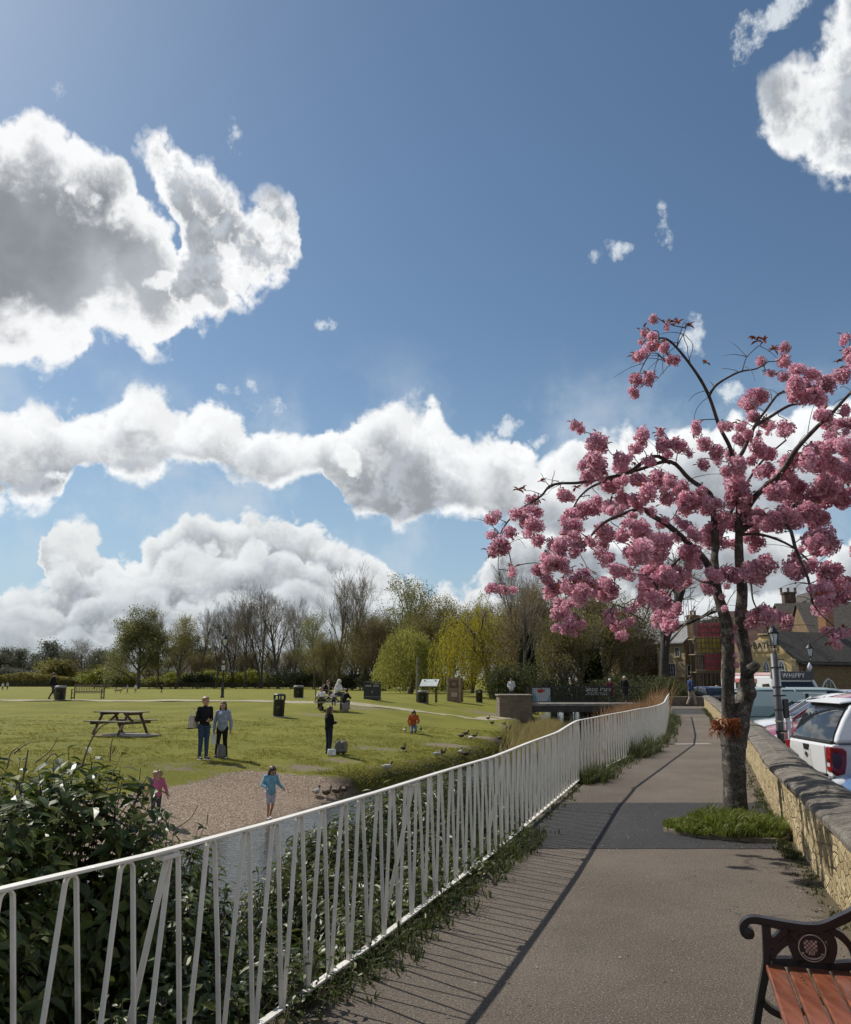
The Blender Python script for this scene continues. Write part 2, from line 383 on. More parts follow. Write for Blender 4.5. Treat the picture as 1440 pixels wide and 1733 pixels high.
def terrain(x, y):
    x = np.asarray(x, float); y = np.asarray(y, float)
    fx, mx, wx = FX(y), MX(y), WX(y)
    zf = np.interp(y, [p[0] for p in ZF], [p[1] for p in ZF])
    e = dist_poly(x, y, RIVER)
    beach = np.clip((23.3 - y) / 1.6, 0, 1) * np.clip((x + 14) / 4, 0, 1)
    es = e / np.interp(x, [-7, -3.2], [1.9, 1.0])
    zb = np.interp(es, [0, 1.9, 2.5, 3.3, 4.3, 8], [-1.44, -1.12, -.93, -.62, -.47, -.42])
    zk = np.interp(e, [0, .12, .3, .6, 3, 8, 14], [-1.62, -1.3, -1.08, -1.0, -.78, -.47, -.42])
    k = np.clip((e - 8) / 8, 0, 1)
    far = np.minimum((zb * beach + zk * (1 - beach)), 9)
    far = far + (zf - (-.42)) * np.clip((e - 3) / 8, 0, 1)
    d = fx - x
    near = np.interp(d, [-.3, .1, .6, 1.6, 2.2], [-.05, -.06, -.45, -1.45, -1.9])
    right = np.where(x > wx + .22, -.72, -.05)
    t = np.clip((y - 50) / 8, 0, 1)
    out = np.where(x < mx, far, np.where(x < fx, np.maximum(near, -1.9), right))
    und = .035 * np.sin(x * .9 + y * .35) * np.sin(y * .6 - x * .2) + .02 * np.sin(x * 2.3 + 1) * np.sin(y * 1.9)
    out = np.where(x < mx, out + und * np.clip(e / 2, 0, 1), out)
    # levelled bridge approach and the road behind the river
    return out
def tz(x, y): return float(terrain(np.array([x]), np.array([y]))[0])
def on(px, py):
    """point of the terrain under a pixel of the photograph"""
    d = Vector(ray(px, py)).normalized(); p = Vector((0, 0, HC)); t = 4.0
    while t < 400:
        q = p + d * t
        if q.z < tz(q.x, q.y): break
        t *= 1.004
    return Vector((q.x, q.y, tz(q.x, q.y)))
def noisef(x, y, s, seed=0): return mnoise.noise(Vector((x * s, y * s, seed * 7.3)))
rng = random.Random(5)
# --- terrain sheet
def grade(fine0, fine1, step, lo, hi):
    a = list(np.arange(fine0, fine1 + 1e-6, step)); s = step; p = fine1
    while p < hi: s *= 1.22; p += s; a.append(p)
    s = step; p = fine0; b = []
    while p > lo: s *= 1.22; p -= s; b.append(p)
    return np.array(b[::-1] + a)
gx = grade(-16, 14, .28, -2500, 2500); gy = grade(2, 40, .28, -60, 4000)
XX, YY = np.meshgrid(gx, gy)
ZZ = terrain(XX, YY)
nx, ny = len(gx), len(gy)
V = np.stack([XX.ravel(), YY.ravel(), ZZ.ravel()], 1)
ii = (np.arange(ny - 1)[:, None] * nx + np.arange(nx - 1)[None, :]).ravel()
FF = np.stack([ii, ii + 1, ii + nx + 1, ii + nx], 1)
me = bpy.data.meshes.new('ground'); me.from_pydata(V.tolist(), [], FF.tolist()); me.polygons.foreach_set('use_smooth', [True] * len(FF))
# ground colour masks: bare earth, shingle and a dark band along the bank edge
E_ = dist_poly(XX, YY, RIVER); es_ = E_ / np.interp(XX, [-7, -3.2], [1.9, 1.0])
left = XX < MX(YY)
shing = np.clip((2.35 - es_) / .35, 0, 1) * np.clip((23.6 - YY) / .8, 0, 1) * left
shing = np.maximum(shing, ((XX > MX(YY)) & (XX < FX(YY) - 1.2)) * 1.0)
dirt = np.zeros_like(XX)
SPOTS = []
def spot(px, py, rx, ry, a):
    a = min(1.0, a * 1.3); q = on(px, py); SPOTS.append((q.x, q.y, rx, ry, a)); np.maximum(dirt, a * np.exp(-(((XX - q.x) / rx) ** 2 + ((YY - q.y) / ry) ** 2)), out=dirt)
for s in [(520,1300,1.0,.7,.75),(575,1288,.9,.6,.6),(650,1268,1.6,.8,.55),(760,1262,1.6,1.0,.75),(830,1250,1.6,1.4,.8),(870,1232,1.2,2.5,.9),(600,1199,2.4,1.2,.9),(660,1199,2.5,.9,.75),(750,1199,3,1.2,.8),(820,1205,3,2,.9),(860,1215,2,3,.9),(200,1243,1.3,.8,.8),(540,1210,1.5,.9,.8),(640,1300,.8,.5,.5),(700,1290,.9,.5,.5),(380,1296,2.2,.6,.45),(300,1300,1.5,.5,.5)]: spot(*s)
edge = np.clip(1 - np.abs(E_ - .35) / .55, 0, 1) * left * (YY > 23) * (YY < 60)
at_ = me.color_attributes.new('cover', 'FLOAT_COLOR', 'POINT')
col = np.stack([dirt.ravel(), shing.ravel(), edge.ravel(), np.ones(dirt.size)], 1).astype(np.float32)
at_.data.foreach_set('color', col.ravel())
ground = bpy.data.objects.new('ground', me); C.objects.link(ground); tag(ground, kind='structure')
m, nt, b = newmat('meadow')
P = nt.n('ShaderNodeNewGeometry').outputs['Position']
sp_ = nt.n('ShaderNodeSeparateColor'); ca = nt.n('ShaderNodeVertexColor', layer_name='cover'); nt.link(ca.outputs[0], sp_.inputs[0])
g1 = nt.mix(nt.ss(nt.noise(P, .35, 5), .35, .65), (.185,.182,.024), (.255,.238,.036))
g2 = nt.mix(nt.ss(nt.noise(P, 14, 6, .7), .30, .62, .35, 1), (.090,.098,.013), g1)
g3 = nt.mix(nt.ss(nt.noise(P, 2.2, 5, .65), .56, .72, 0, .55), g2, (.20,.17,.055))
gr = nt.mix(nt.ss(nt.noise(P, 60, 3, .7), .3, .75, .0, .3), g3, (.075,.095,.018))
er = nt.mix(nt.noise(P, 9, 6, .7), (.13,.10,.065), (.30,.25,.17))
dm = nt.ss(nt.m('ADD', sp_.outputs[0], nt.m('MULTIPLY', nt.m('SUBTRACT', nt.noise(P, 3.2, 7, .7), .5), 2.0)), .42, .75)
c1 = nt.mix(dm, gr, er)
vo = nt.n('ShaderNodeTexVoronoi', i_Scale=26.0); nt.link(P, vo.inputs['Vector'])
stone = nt.n('ShaderNodeValToRGB'); nt.link(nt.n('ShaderNodeSeparateColor').inputs[0].node.outputs[0] if False else vo.outputs['Color'], stone.inputs[0])
e = stone.color_ramp.elements; e[0].color = (.19,.135,.095,1); e[1].color = (.62,.50,.39,1); e.new(.5).color = (.40,.30,.22,1)
gv = nt.mix(nt.ss(vo.outputs['Distance'], .25, .65, 0, .55), stone.outputs[0], (.10,.075,.05))
sm = nt.ss(nt.m('ADD', sp_.outputs[1], nt.m('MULTIPLY', nt.m('SUBTRACT', nt.noise(P, 4, 6, .7), .5), .7)), .35, .6)
c2 = nt.mix(sm, c1, gv)
c3 = nt.mix(nt.m('MULTIPLY', sp_.outputs[2], .85), c2, (.035,.030,.018))
nt.link(c3, b.inputs['Base Color']); b.inputs['Roughness'].default_value = .9; b.inputs['Specular IOR Level'].default_value = .15
bn = nt.n('ShaderNodeBump', i_Strength=.9, i_Distance=.05); hh = nt.m('ADD', nt.m('MULTIPLY', nt.noise(P, 22, 6, .75), 1.2), nt.m('MULTIPLY', nt.m('MULTIPLY', vo.outputs['Distance'], sm), -.8))
nt.link(hh, bn.inputs['Height']); nt.link(bn.outputs[0], b.inputs['Normal'])
me.materials.append(m)
# --- water
m, nt, b = newmat('river water')
P = nt.n('ShaderNodeNewGeometry').outputs['Position']
b.inputs['Base Color'].default_value = (.030,.034,.026,1); b.inputs['Roughness'].default_value = .06; b.inputs['IOR'].default_value = 1.33; b.inputs['Specular IOR Level'].default_value = .8
mp = nt.n('ShaderNodeMapping', i_Scale=(1.0, 2.2, 1)); nt.link(P, mp.inputs[0])
bn = nt.n('ShaderNodeBump', i_Strength=.35, i_Distance=.05); nt.link(nt.m('ADD', nt.noise(mp.outputs[0], 5.5, 3, .5, .6), nt.m('MULTIPLY', nt.noise(mp.outputs[0], 1.6, 2), .8)), bn.inputs['Height']); nt.link(bn.outputs[0], b.inputs['Normal'])
ys = list(np.arange(-5, 100, 2.0)); mb = MB(); vs = []
for y in ys: vs += [(MX(y) - 1.2, y, WATER_Z), (FX(y) - .3 if y < 45 else MX(y) + 9, y, WATER_Z)]
mb.add(vs, [(2*i, 2*i+1, 2*i+3, 2*i+2) for i in range(len(ys) - 1)])
tag(mb.build('water', m), kind='structure')
# --- asphalt
def asphalt(name, lo, hi, speck, edge=False):
    m, nt, b = newmat(name)
    P = nt.n('ShaderNodeNewGeometry').outputs['Position']
    c = nt.mix(nt.ss(nt.noise(P, .55, 6, .62), .32, .68), lo, hi)
    c = nt.mix(nt.ss(nt.noise(P, 2.6, 5, .7), .5, .75, 0, .45), c, tuple(q * .62 for q in lo))
    c = nt.mix(nt.ss(nt.noise(P, 75, 4, .75), .40, .64, 0, .75), c, tuple(q * .38 for q in lo))
    c = nt.mix(nt.ss(nt.noise(P, 95, 2, .5), .60, .68, 0, .75), c, speck)
    v = nt.n('ShaderNodeTexVoronoi', i_Scale=3.2); nt.link(P, v.inputs['Vector'])
    dots = nt.ss(v.outputs['Distance'], .02, .035, .75, 0)
    c = nt.mix(dots, c, (.42,.38,.35))
    v2 = nt.n('ShaderNodeTexVoronoi', i_Scale=5.3); nt.link(P, v2.inputs['Vector'])
    c = nt.mix(nt.ss(v2.outputs['Distance'], .03, .05, .6, 0), c, (.03,.025,.02))
    if edge:      # silt and moss gathered along the two edges of the path, a few damp stains and hairline cracks
        ec = nt.n('ShaderNodeSeparateColor'); ea = nt.n('ShaderNodeVertexColor', layer_name='edge'); nt.link(ea.outputs[0], ec.inputs[0])
        em = nt.m('MAXIMUM', ec.outputs[0], ec.outputs[1]); mk = nt.ss(nt.m('ADD', em, nt.m('MULTIPLY', nt.m('SUBTRACT', nt.noise(P, 5, 7, .75), .5), 1.3)), .32, .75, 0, .85)
        c = nt.mix(mk, c, nt.mix(nt.noise(P, 17, 5, .7), (.050,.042,.024), (.17,.135,.075)))
        c = nt.mix(nt.ss(nt.noise(P, .9, 7, .7), .60, .72, 0, .35), c, (.055,.046,.038))
        wv = nt.vm('ADD', P, nt.noise(P, 2.2, 5, .6, out='Color')); cv = nt.n('ShaderNodeTexVoronoi', feature='DISTANCE_TO_EDGE', i_Scale=.42); nt.link(wv, cv.inputs['Vector'])
        c = nt.mix(nt.m('MULTIPLY', nt.ss(cv.outputs['Distance'], .0015, .006, .6, 0), nt.ss(nt.noise(P, .5, 3), .45, .6)), c, (.03,.026,.022))
    nt.link(c, b.inputs['Base Color']); b.inputs['Roughness'].default_value = .85; b.inputs['Specular IOR Level'].default_value = .3
    bn = nt.n('ShaderNodeBump', i_Strength=1.0, i_Distance=.014); nt.link(nt.noise(P, 85, 4, .75), bn.inputs['Height']); nt.link(bn.outputs[0], b.inputs['Normal'])
    return m
asph = asphalt('worn brown asphalt', (.142,.113,.086), (.208,.170,.133), (.42,.37,.31), True)
dark = asphalt('dark patching asphalt', (.040,.039,.040), (.060,.057,.056), (.15,.15,.15))
def strip(name, y0, y1, z, m, li=0.0, ri=0.0, step=.25, zf=None):
    ys = np.arange(y0, y1 + 1e-6, step); vs = []; K = 25; ed = []
    for y in ys:
        for k in range(K): t = k / (K - 1); ed.append((max(0, 1 - t / .10), max(0, 1 - (1 - t) / .13), 0, 1))
        l = float(FX(y)) + li; r = float(WX(y)) + ri
        for k in range(K): vs.append((l + (r - l) * k / (K - 1), y, z))
    mb = MB(); mb.add(vs, [(i*K+k, i*K+k+1, (i+1)*K+k+1, (i+1)*K+k) for i in range(len(ys) - 1) for k in range(K - 1)])
    o = mb.build(name, m); at_ = o.data.color_attributes.new('edge', 'FLOAT_COLOR', 'POINT'); at_.data.foreach_set('color', np.array(ed, np.float32).ravel())
    return tag(o, kind='structure')
strip('path', -4, 52, 0.0, asph, -.1, .1)
# re-laid patches, each with a slightly wavy edge
def patch(y0, y1, x0, x1, z=.004):
    pts = []; n = 30
    for i in range(n): t = i / n; pts.append((x0(y0) + (x1(y0) - x0(y0)) * t, y0 + .03 * noisef(t * 9, 0, 1, y0)))
    for i in range(n + 1): t = 1 - i / n; pts.append((x0(y1) + (x1(y1) - x0(y1)) * t, y1 + .03 * noisef(t * 9, 3, 1, y1)))
    return pts
fl = lambda y: float(FX(y)); fr = lambda y: float(WX(y)) - .05
for (y0, y1) in ((8.38, 11.35), (38.5, 45.5)):
    p = patch(y0, y1, fl, fr)
    mb = MB(); mb.add([(a, c, .004) for a, c in p], [tuple(range(len(p)))]); tag(mb.build('path_patch', dark), kind='structure')
pale = mat('pale concrete strip', (.30,.27,.24), .85, .2, 12, .3)
q0 = G(1146,1260,.004); q1 = G(1206,1259,.004); mb = MB(); mb.add([q0, q1, q1 + Vector((0,.35,0)), q0 + Vector((0,.35,0))], [(0,1,2,3)]); tag(mb.build('path_strip', pale), kind='structure')
# --- car park
cpk = asphalt('car park asphalt', (.060,.058,.058), (.085,.082,.080), (.2,.2,.2))
CZf = lambda y: float(np.interp(y, [15.6, 17.2, 21.2, 24.5], [-.60, -.22, -.22, -.60]))
mb = MB(); vs = []; ys = np.arange(-4, 121, .5)
for y in ys: vs += [(float(WX(y)) + .3, y, CZf(y)), (90, y, CZf(y))]
mb.add(vs, [(2*i, 2*i+1, 2*i+3, 2*i+2) for i in range(len(ys) - 1)]); tag(mb.build('car_park', cpk), kind='structure')
# --- pale gravel footpath across the field (drapes over the ground)
gravelp = mat('pale footpath grit', (.30,.26,.17), .9, .25, 3, .4, coord='World')
def drape(name, line, wid, m, dz=.012, kind='structure'):
    mb = MB(); vs = []; n = 0; pts = []
    for (a, b_) in zip(line[:-1], line[1:]):
        k = max(2, int((Vector(b_) - Vector(a)).length / .6))
        pts += [Vector(a).lerp(Vector(b_), i / k) for i in range(k)]
    pts.append(Vector(line[-1]))
    for i, p in enumerate(pts):
        d = (pts[min(i+1, len(pts)-1)] - pts[max(i-1, 0)]).normalized(); s = Vector((-d.y, d.x))
        w = wid * (1 + .18 * noisef(p.x, p.y, .8))
        for k in (-1, -.33, .33, 1):
            q = p + s * w / 2 * k; vs.append((q.x, q.y, max(tz(q.x, q.y), tz(p.x, p.y) - .15) + dz))
    mb.add(vs, [(i*4+k, i*4+k+1, (i+1)*4+k+1, (i+1)*4+k) for i in range(len(pts) - 1) for k in range(3)])
    return tag(mb.build(name, m, smooth=True), kind=kind)
drape('footpath', [(-60,54.6),(-30,54.4),(-12,53.5),(-5,52),(0,51),(3.5,51.5),(5.2,56),(6,60)], 1.5, gravelp)
# ------------------------------------------------------------------ the white hairpin railing
white = mat('chipped white railing paint', (.69,.655,.60), .5, .10, 9, .12, 30)
m, nt, b = newmat('rusty white railing paint')
tc = nt.n('ShaderNodeTexCoord').outputs['Object']
r_ = nt.ss(nt.noise(tc, 16, 7, .7), .66, .72)
nt.link(nt.mix(r_, nt.mix(nt.ss(nt.noise(tc, 2.5, 5), .3, .7), (.62,.59,.535), (.73,.70,.64)), (.16,.085,.045)), b.inputs['Base Color']); b.inputs['Roughness'].default_value = .5
bn = nt.n('ShaderNodeBump', i_Strength=.25, i_Distance=.004); nt.link(nt.noise(tc, 60, 4), bn.inputs['Height']); nt.link(bn.outputs[0], b.inputs['Normal'])
rail_m = m
def along(P, s):
    for a, c in zip(P[:-1], P[1:]):
        L = math.hypot(c[0]-a[0], c[1]-a[1])
        if s <= L: t = s / L; return Vector((a[0]+(c[0]-a[0])*t, a[1]+(c[1]-a[1])*t, 0)), Vector((c[0]-a[0], c[1]-a[1], 0)) / L
        s -= L
    return Vector((*P[-1], 0)), Vector((P[-1][0]-P[-2][0], P[-1][1]-P[-2][1], 0)).normalized()
def length(P): return sum(math.hypot(c[0]-a[0], c[1]-a[1]) for a, c in zip(P[:-1], P[1:]))
FP = FENCE[1:]
FL = length(FP)
def rail_z(p): return float(np.interp(p.y, [0, 2.9, 5, 8, 11.6, 12.9, 13.6, 20, 25, 30, 36], [.935, .925, .915, .885, .885, .93, .945, .92, .90, .93, .95])) + .0025 * math.sin(p.y * 2.1)
fence = thing('railing_fence', (0, 0, 0), 'long white metal railing of hairpin bars between path and river', 'railing')
N = 150; pts = [along(FP, FL * i / N)[0] for i in range(N + 1)]
mb = MB()
for i in range(N):
    a, c = pts[i], pts[i + 1]
    mb.bar(a + Vector((0, 0, rail_z(a))), c + Vector((0, 0, rail_z(c))), .043, .012)
mb.build('top_rail', rail_m, fence, bevel=.003)
mb = MB()
for i in range(N):
    a, c = pts[i], pts[i + 1]
    mb.bar(a + Vector((0, 0, .055)), c + Vector((0, 0, .055)), .042, .012)
mb.build('bottom_rail', rail_m, fence, bevel=.002)
# hairpins: one strip bent over at the top, its two legs splayed at the foot
step = .245; npin = int(FL / step); rest = MB(); kp = 0
for i in range(npin):
    s = .1 + i * step; p, d = along(FP, s); z = rail_z(p) - .008
    if p.y < .6: continue
    rp = random.Random(i); mb = MB() if kp < 100 else rest
    j = lambda a: rp.uniform(-a, a)
    hw, fw = .027 + j(.004), .108 + j(.007); side = Vector((-d.y, d.x, 0)); ln = side * j(.008)
    path = []
    for t in (0, .3, .55): path.append(p - d * (fw + (hw - fw) * t) + Vector((0, 0, .06 + (z - .09) * t)))
    for a in np.linspace(180, 0, 9): path.append(p + d * (hw * math.cos(R(a))) + Vector((0, 0, z - .032 + .032 * math.sin(R(a)))) + ln)
    for t in (.55, .3, 0): path.append(p + d * (fw + (hw - fw) * t) + Vector((0, 0, .06 + (z - .09) * t)))
    w2, th = .0100, .0045; vs = []
    for k, q in enumerate(path):
        tg = (path[min(k+1, len(path)-1)] - path[max(k-1, 0)]).normalized(); nn = tg.cross(side).normalized()
        for a, c in ((-1,-1),(1,-1),(1,1),(-1,1)): vs.append(q + side * w2 * a + nn * th * c)
    mb.add(vs, [(k*4+a, k*4+(a+1)%4, (k+1)*4+(a+1)%4, (k+1)*4+a) for k in range(len(path)-1) for a in range(4)] + [(3,2,1,0), tuple(len(vs)-4+a for a in range(4))])
    if kp < 100: mb.build('hairpin_bar', white if kp % 3 else rail_m, fence)
    kp += 1
if rest.v: tag(rest.build('hairpin_bar', white, fence), kind='stuff')
for s in np.arange(0, FL, 2.62):
    p, d = along(FP, s + 3.98 - 2.62); side = Vector((-d.y, d.x, 0))
    mb = MB(); zt = rail_z(p) - .01
    mb.bar(p + side * .30 + Vector((0,0,-.45)), p + Vector((0,0,zt - .02)), .028, .009, up=d)
    mb.bar(p - d * .05 + Vector((0,0,zt-.012)), p + d * .05 + Vector((0,0,zt-.012)), .05, .018)
    mb.build('post', rail_m, fence, bevel=.003)
# ------------------------------------------------------------------ stone wall with stone coping along the car park
m, nt, b = newmat('golden rubble limestone')
P = nt.n('ShaderNodeTexCoord').outputs['Object']
mp = nt.n('ShaderNodeMapping', i_Scale=(1, 1, 1.9)); nt.link(P, mp.inputs[0])
wv = nt.noise(P, 5, 3, .6, out='Color'); wa = nt.n('ShaderNodeVectorMath', operation='MULTIPLY_ADD'); nt.link(wv, wa.inputs[0]); wa.inputs[1].default_value = (.10,.10,.10); nt.link(mp.outputs[0], wa.inputs[2])
v1 = nt.n('ShaderNodeTexVoronoi', feature='DISTANCE_TO_EDGE', i_Scale=6.4); nt.link(wa.outputs[0], v1.inputs['Vector'])
v2 = nt.n('ShaderNodeTexVoronoi', i_Scale=6.4); nt.link(wa.outputs[0], v2.inputs['Vector'])
sr = nt.n('ShaderNodeValToRGB'); sv = nt.n('ShaderNodeSeparateColor'); nt.link(v2.outputs['Color'], sv.inputs[0]); nt.link(sv.outputs[0], sr.inputs[0])
e = sr.color_ramp.elements; e[0].color = (.37,.285,.16,1); e[1].color = (.64,.535,.34,1); e.new(.5).color = (.52,.415,.24,1)
cs = nt.mix(nt.ss(nt.noise(P, 18, 6, .7), .35, .7, 0, .6), sr.outputs[0], (.25,.19,.10))
cs = nt.mix(nt.ss(nt.noise(P, 3, 5, .7), .55, .75, 0, .6), cs, (.22,.19,.13))
mps = nt.n('ShaderNodeMapping', i_Scale=(14, 14, 3.2)); nt.link(P, mps.inputs[0]); cs = nt.mix(nt.ss(nt.noise(mps.outputs[0], 1.5, 6, .75), .52, .68, 0, .7), cs, (.21,.155,.075))
jm = nt.ss(v1.outputs['Distance'], .004, .05, 1, 0)
nt.link(nt.mix(nt.m('MULTIPLY', jm, .38), cs, (.24,.185,.11)), b.inputs['Base Color']); b.inputs['Roughness'].default_value = .92; b.inputs['Specular IOR Level'].default_value = .15
bn = nt.n('ShaderNodeBump', i_Strength=1.0, i_Distance=.035); nt.link(nt.m('ADD', nt.ss(v1.outputs['Distance'], 0, .08), nt.m('MULTIPLY', nt.noise(P, 30, 6, .7), .7)), bn.inputs['Height']); nt.link(bn.outputs[0], b.inputs['Normal'])
rubble = m
m, nt, b = newmat('lichened grey coping stone')
P = nt.n('ShaderNodeTexCoord').outputs['Object']
c = nt.mix(nt.ss(nt.noise(P, 4, 6, .7), .35, .65), (.165,.148,.125), (.30,.27,.225))
mp = nt.n('ShaderNodeMapping', i_Scale=(9, 34, 9), i_Rotation=(0, 0, .28)); nt.link(P, mp.inputs[0])
c = nt.mix(nt.ss(nt.noise(mp.outputs[0], 1.6, 6, .75), .42, .62, 0, .85), c, (.055,.05,.045))
c = nt.mix(nt.ss(nt.noise(P, 38, 4, .7), .60, .70, 0, .8), c, (.42,.40,.36))
nt.link(c, b.inputs['Base Color']); b.inputs['Roughness'].default_value = .95; b.inputs['Specular IOR Level'].default_value = .15
bn = nt.n('ShaderNodeBump', i_Strength=1.0, i_Distance=.02); nt.link(nt.noise(mp.outputs[0], 1.6, 6, .75), bn.inputs['Height']); nt.link(bn.outputs[0], b.inputs['Normal'])
coping_m = m
wall = thing('stone_wall', (0, 0, 0), 'low golden stone wall with grey coping between path and car park', 'wall')
WP = WALL; WLn = length(WP); mb = MB(); n = 130; K = []
prof = []
for i in range(n + 1):
    p, d = along(WP, WLn * i / n); s = Vector((d.y, -d.x, 0))     # s points to the car park
    row = []
    for z in np.linspace(-.1, .56, 7): row.append(p + s * (.02 * noisef(p.x * 3, p.y * 3 + z * 9, 1, 3) + .03) + Vector((0, 0, z)))
    for z in np.linspace(.56, -.75, 7): row.append(p + s * (.36 + .02 * noisef(p.x * 3, z * 9, 1, 4)) + Vector((0, 0, z)))
    prof.append(row)
k = len(prof[0]); mb.add([q for r_ in prof for q in r_], [(i*k+a, i*k+a+1, (i+1)*k+a+1, (i+1)*k+a) for i in range(n) for a in range(k-1)])
mb.build('masonry', rubble, wall, smooth=True)
# coping slabs, each slightly out of line with the next
s = 0.0; i = 0; mb = MB()
while s < WLn - .3:
    rp = random.Random(900 + i); L = rp.uniform(.75, 1.15); e_ = min(s + L - .018, WLn); dz = rp.uniform(-.012, .012); dx = rp.uniform(-.015, .015)
    m_ = 6; vs = []
    for q in range(m_ + 1):
        p, d = along(WP, s + (e_ - s) * q / m_); sd = Vector((d.y, -d.x, 0))
        jz = lambda a: .007 * noisef(p.x * 4 + a, p.y * 4, 1, a)
        for (u, z) in ((-.045,.565),(-.05,.612),(-.02,.630),(.14,.662),(.30,.655),(.42,.612),(.43,.565)):
            vs.append(p + sd * (u + dx + jz(u)) + Vector((0, 0, z + dz + jz(u + 5))))
    mb.add(vs, [(q*7+a, q*7+(a+1)%7, (q+1)*7+(a+1)%7, (q+1)*7+a) for q in range(m_) for a in range(7)] + [tuple(range(7))[::-1], tuple(m_*7+a for a in range(7))])
    s += L; i += 1
mb.build('coping', coping_m, wall, bevel=.008)

# meadow grass blades near the river, where single tufts can still be made out
def tuft_sheet():
    mb = MB(); rr = random.Random(77)
    gm = facemat('meadow blade', [(.15,.155,.020),(.20,.195,.028),(.26,.24,.040),(.30,.26,.07)], .7, .4, .15, 1.2)
    n = 0
    while n < 30000:
        y = 19.5 + 22 * rr.random() ** 1.7; x = float(MX(y)) - rr.random() ** 1.4 * (6 + y * .45)
        if x < -.56 * y - 1: continue
        e = float(dist_poly(np.array([x]), np.array([y]), RIVER)[0])
        if y < 23.4 and e / float(np.interp(x, [-7, -3.2], [1.9, 1.0])) < 2.35: n += 1; continue
        k = noisef(x, y, .9, 2) + .5 * noisef(x, y, 2.7, 5)
        if e > 1.6 and k < -.05 - .25 * rr.random(): n += 1; continue
        if max(a_ * math.exp(-(((x - sx_) / rx_) ** 2 + ((y - sy_) / ry_) ** 2)) for sx_, sy_, rx_, ry_, a_ in SPOTS) > .45 + .35 * rr.random(): n += 1; continue
        z = tz(x, y); h = (.032 + .03 * max(0, k)) * rr.uniform(.6, 1.3) * (1.5 if e < .9 else (1.3 if e < 2 else 1)); a = rr.uniform(0, 6.28)
        for b_ in range(3):
            a += 2.1; s = Vector((math.cos(a + 1), math.sin(a + 1), 0)) * .012; p = Vector((x + math.cos(a) * .03, y + math.sin(a) * .03, z - .005)); t = p + Vector((math.cos(a) * h * .7, math.sin(a) * h * .7, h))
            mb.add([p - s, p + s, t], [(0, 1, 2)])
        n += 1
    tag(mb.build('meadow_grass', gm), kind='stuff')
tuft_sheet()
# daisies
mb = MB(); rr_ = random.Random(8); dz = facemat('daisy heads', [(.75,.75,.70),(.7,.68,.5)], .6)
for k in range(500):
    y = 20 + 30 * rr_.random(); x = float(MX(y)) - rr_.random() * (4 + y * .5)
    if float(dist_poly(np.array([x]), np.array([y]), RIVER)[0]) < 3: continue
    z = tz(x, y) + .04; s = .012 + .012 * rr_.random(); mb.add([(x-s,y,z),(x,y-s,z+.004),(x+s,y,z),(x,y+s,z+.004)], [(0,1,2,3)])
tag(mb.build('daisies', dz), kind='stuff')
# ------------------------------------------------------------------ cherry tree
m, nt, b = newmat('cherry bark')
P = nt.n('ShaderNodeTexCoord').outputs['Object']
mp = nt.n('ShaderNodeMapping', i_Scale=(3.4, 3.4, 20)); nt.link(nt.vm('ADD', P, nt.noise(P, 6, 4, .6, out='Color')), mp.inputs[0])
c = nt.mix(nt.ss(nt.noise(mp.outputs[0], 2.0, 7, .75), .40, .66), (.034,.028,.024), (.19,.165,.14))
c = nt.mix(nt.ss(nt.noise(P, 9, 6, .75), .52, .66, 0, .8), c, (.33,.30,.26))
c = nt.mix(nt.ss(nt.noise(P, 3.2, 4, .6), .52, .7, 0, .6), c, (.030,.024,.020))
nt.link(c, b.inputs['Base Color']); b.inputs['Roughness'].default_value = .8; b.inputs['Specular IOR Level'].default_value = .25
bn = nt.n('ShaderNodeBump', i_Strength=1.0, i_Distance=.02); nt.link(nt.m('ADD', nt.noise(mp.outputs[0], 2.2, 6, .7), nt.m('MULTIPLY', nt.noise(P, 24, 5, .7), .6)), bn.inputs['Height']); nt.link(bn.outputs[0], b.inputs['Normal'])
cherry_bark = m
twig_m = mat('cherry twig bark', (.060,.044,.038), .75, .5, 14, .4)
petal_m = facemat('double pink blossom', [(.70,.29,.41),(.84,.45,.56),(.90,.58,.67),(.95,.74,.80)], .8, .5, .10, 3.0)
bronze_m = facemat('young bronze cherry leaf', [(.15,.030,.016),(.26,.065,.030),(.34,.12,.05)], .45, .3)
def smooth_path(pts, sub=4):
    P_ = [Vector(p) for p in pts]; out = []
    for i in range(len(P_) - 1):
        p0 = P_[max(i-1, 0)]; p1 = P_[i]; p2 = P_[i+1]; p3 = P_[min(i+2, len(P_)-1)]
        for k in range(sub):
            t = k / sub
            out.append(.5 * ((2*p1) + (p2-p0)*t + (2*p0-5*p1+4*p2-p3)*t*t + (3*p1-p0-3*p2+p3)*t**3))
    out.append(P_[-1]); return out
def rad_lerp(r, n):
    k = len(r) - 1
    return [r[min(int(i/(n-1)*k), k-1)] + (r[min(int(i/(n-1)*k)+1, k)] - r[min(int(i/(n-1)*k), k-1)]) * (i/(n-1)*k - min(int(i/(n-1)*k), k-1)) for i in range(n)]
T0 = G(1245, 1392, 0)
cherry = thing('cherry_tree', (T0.x, T0.y, 0), 'pink blossoming cherry tree with forked trunk in the paved path', 'tree')
TY = T0.y
inv = Vector((-T0.x, -T0.y, 0))
def wob_tube(mb, pts, rad, n, amp, seed):
    base = len(mb.v); mb.tube(pts, rad, n)
    for i in range(base, len(mb.v)):
        v = Vector(mb.v[i]); j = (i - base) // n; j = min(j, len(pts)-1)
        k = mnoise.noise(v * 5 + Vector((seed,0,0))) * amp + mnoise.noise(Vector((v.x*14, v.y*14, v.z*9+seed))) * amp * .5
        c_ = Vector(pts[j]); mb.v[i] = tuple(c_ + (v - c_) * (1 + k))
mb = MB()
W = lambda px, r: r          # radii are metres
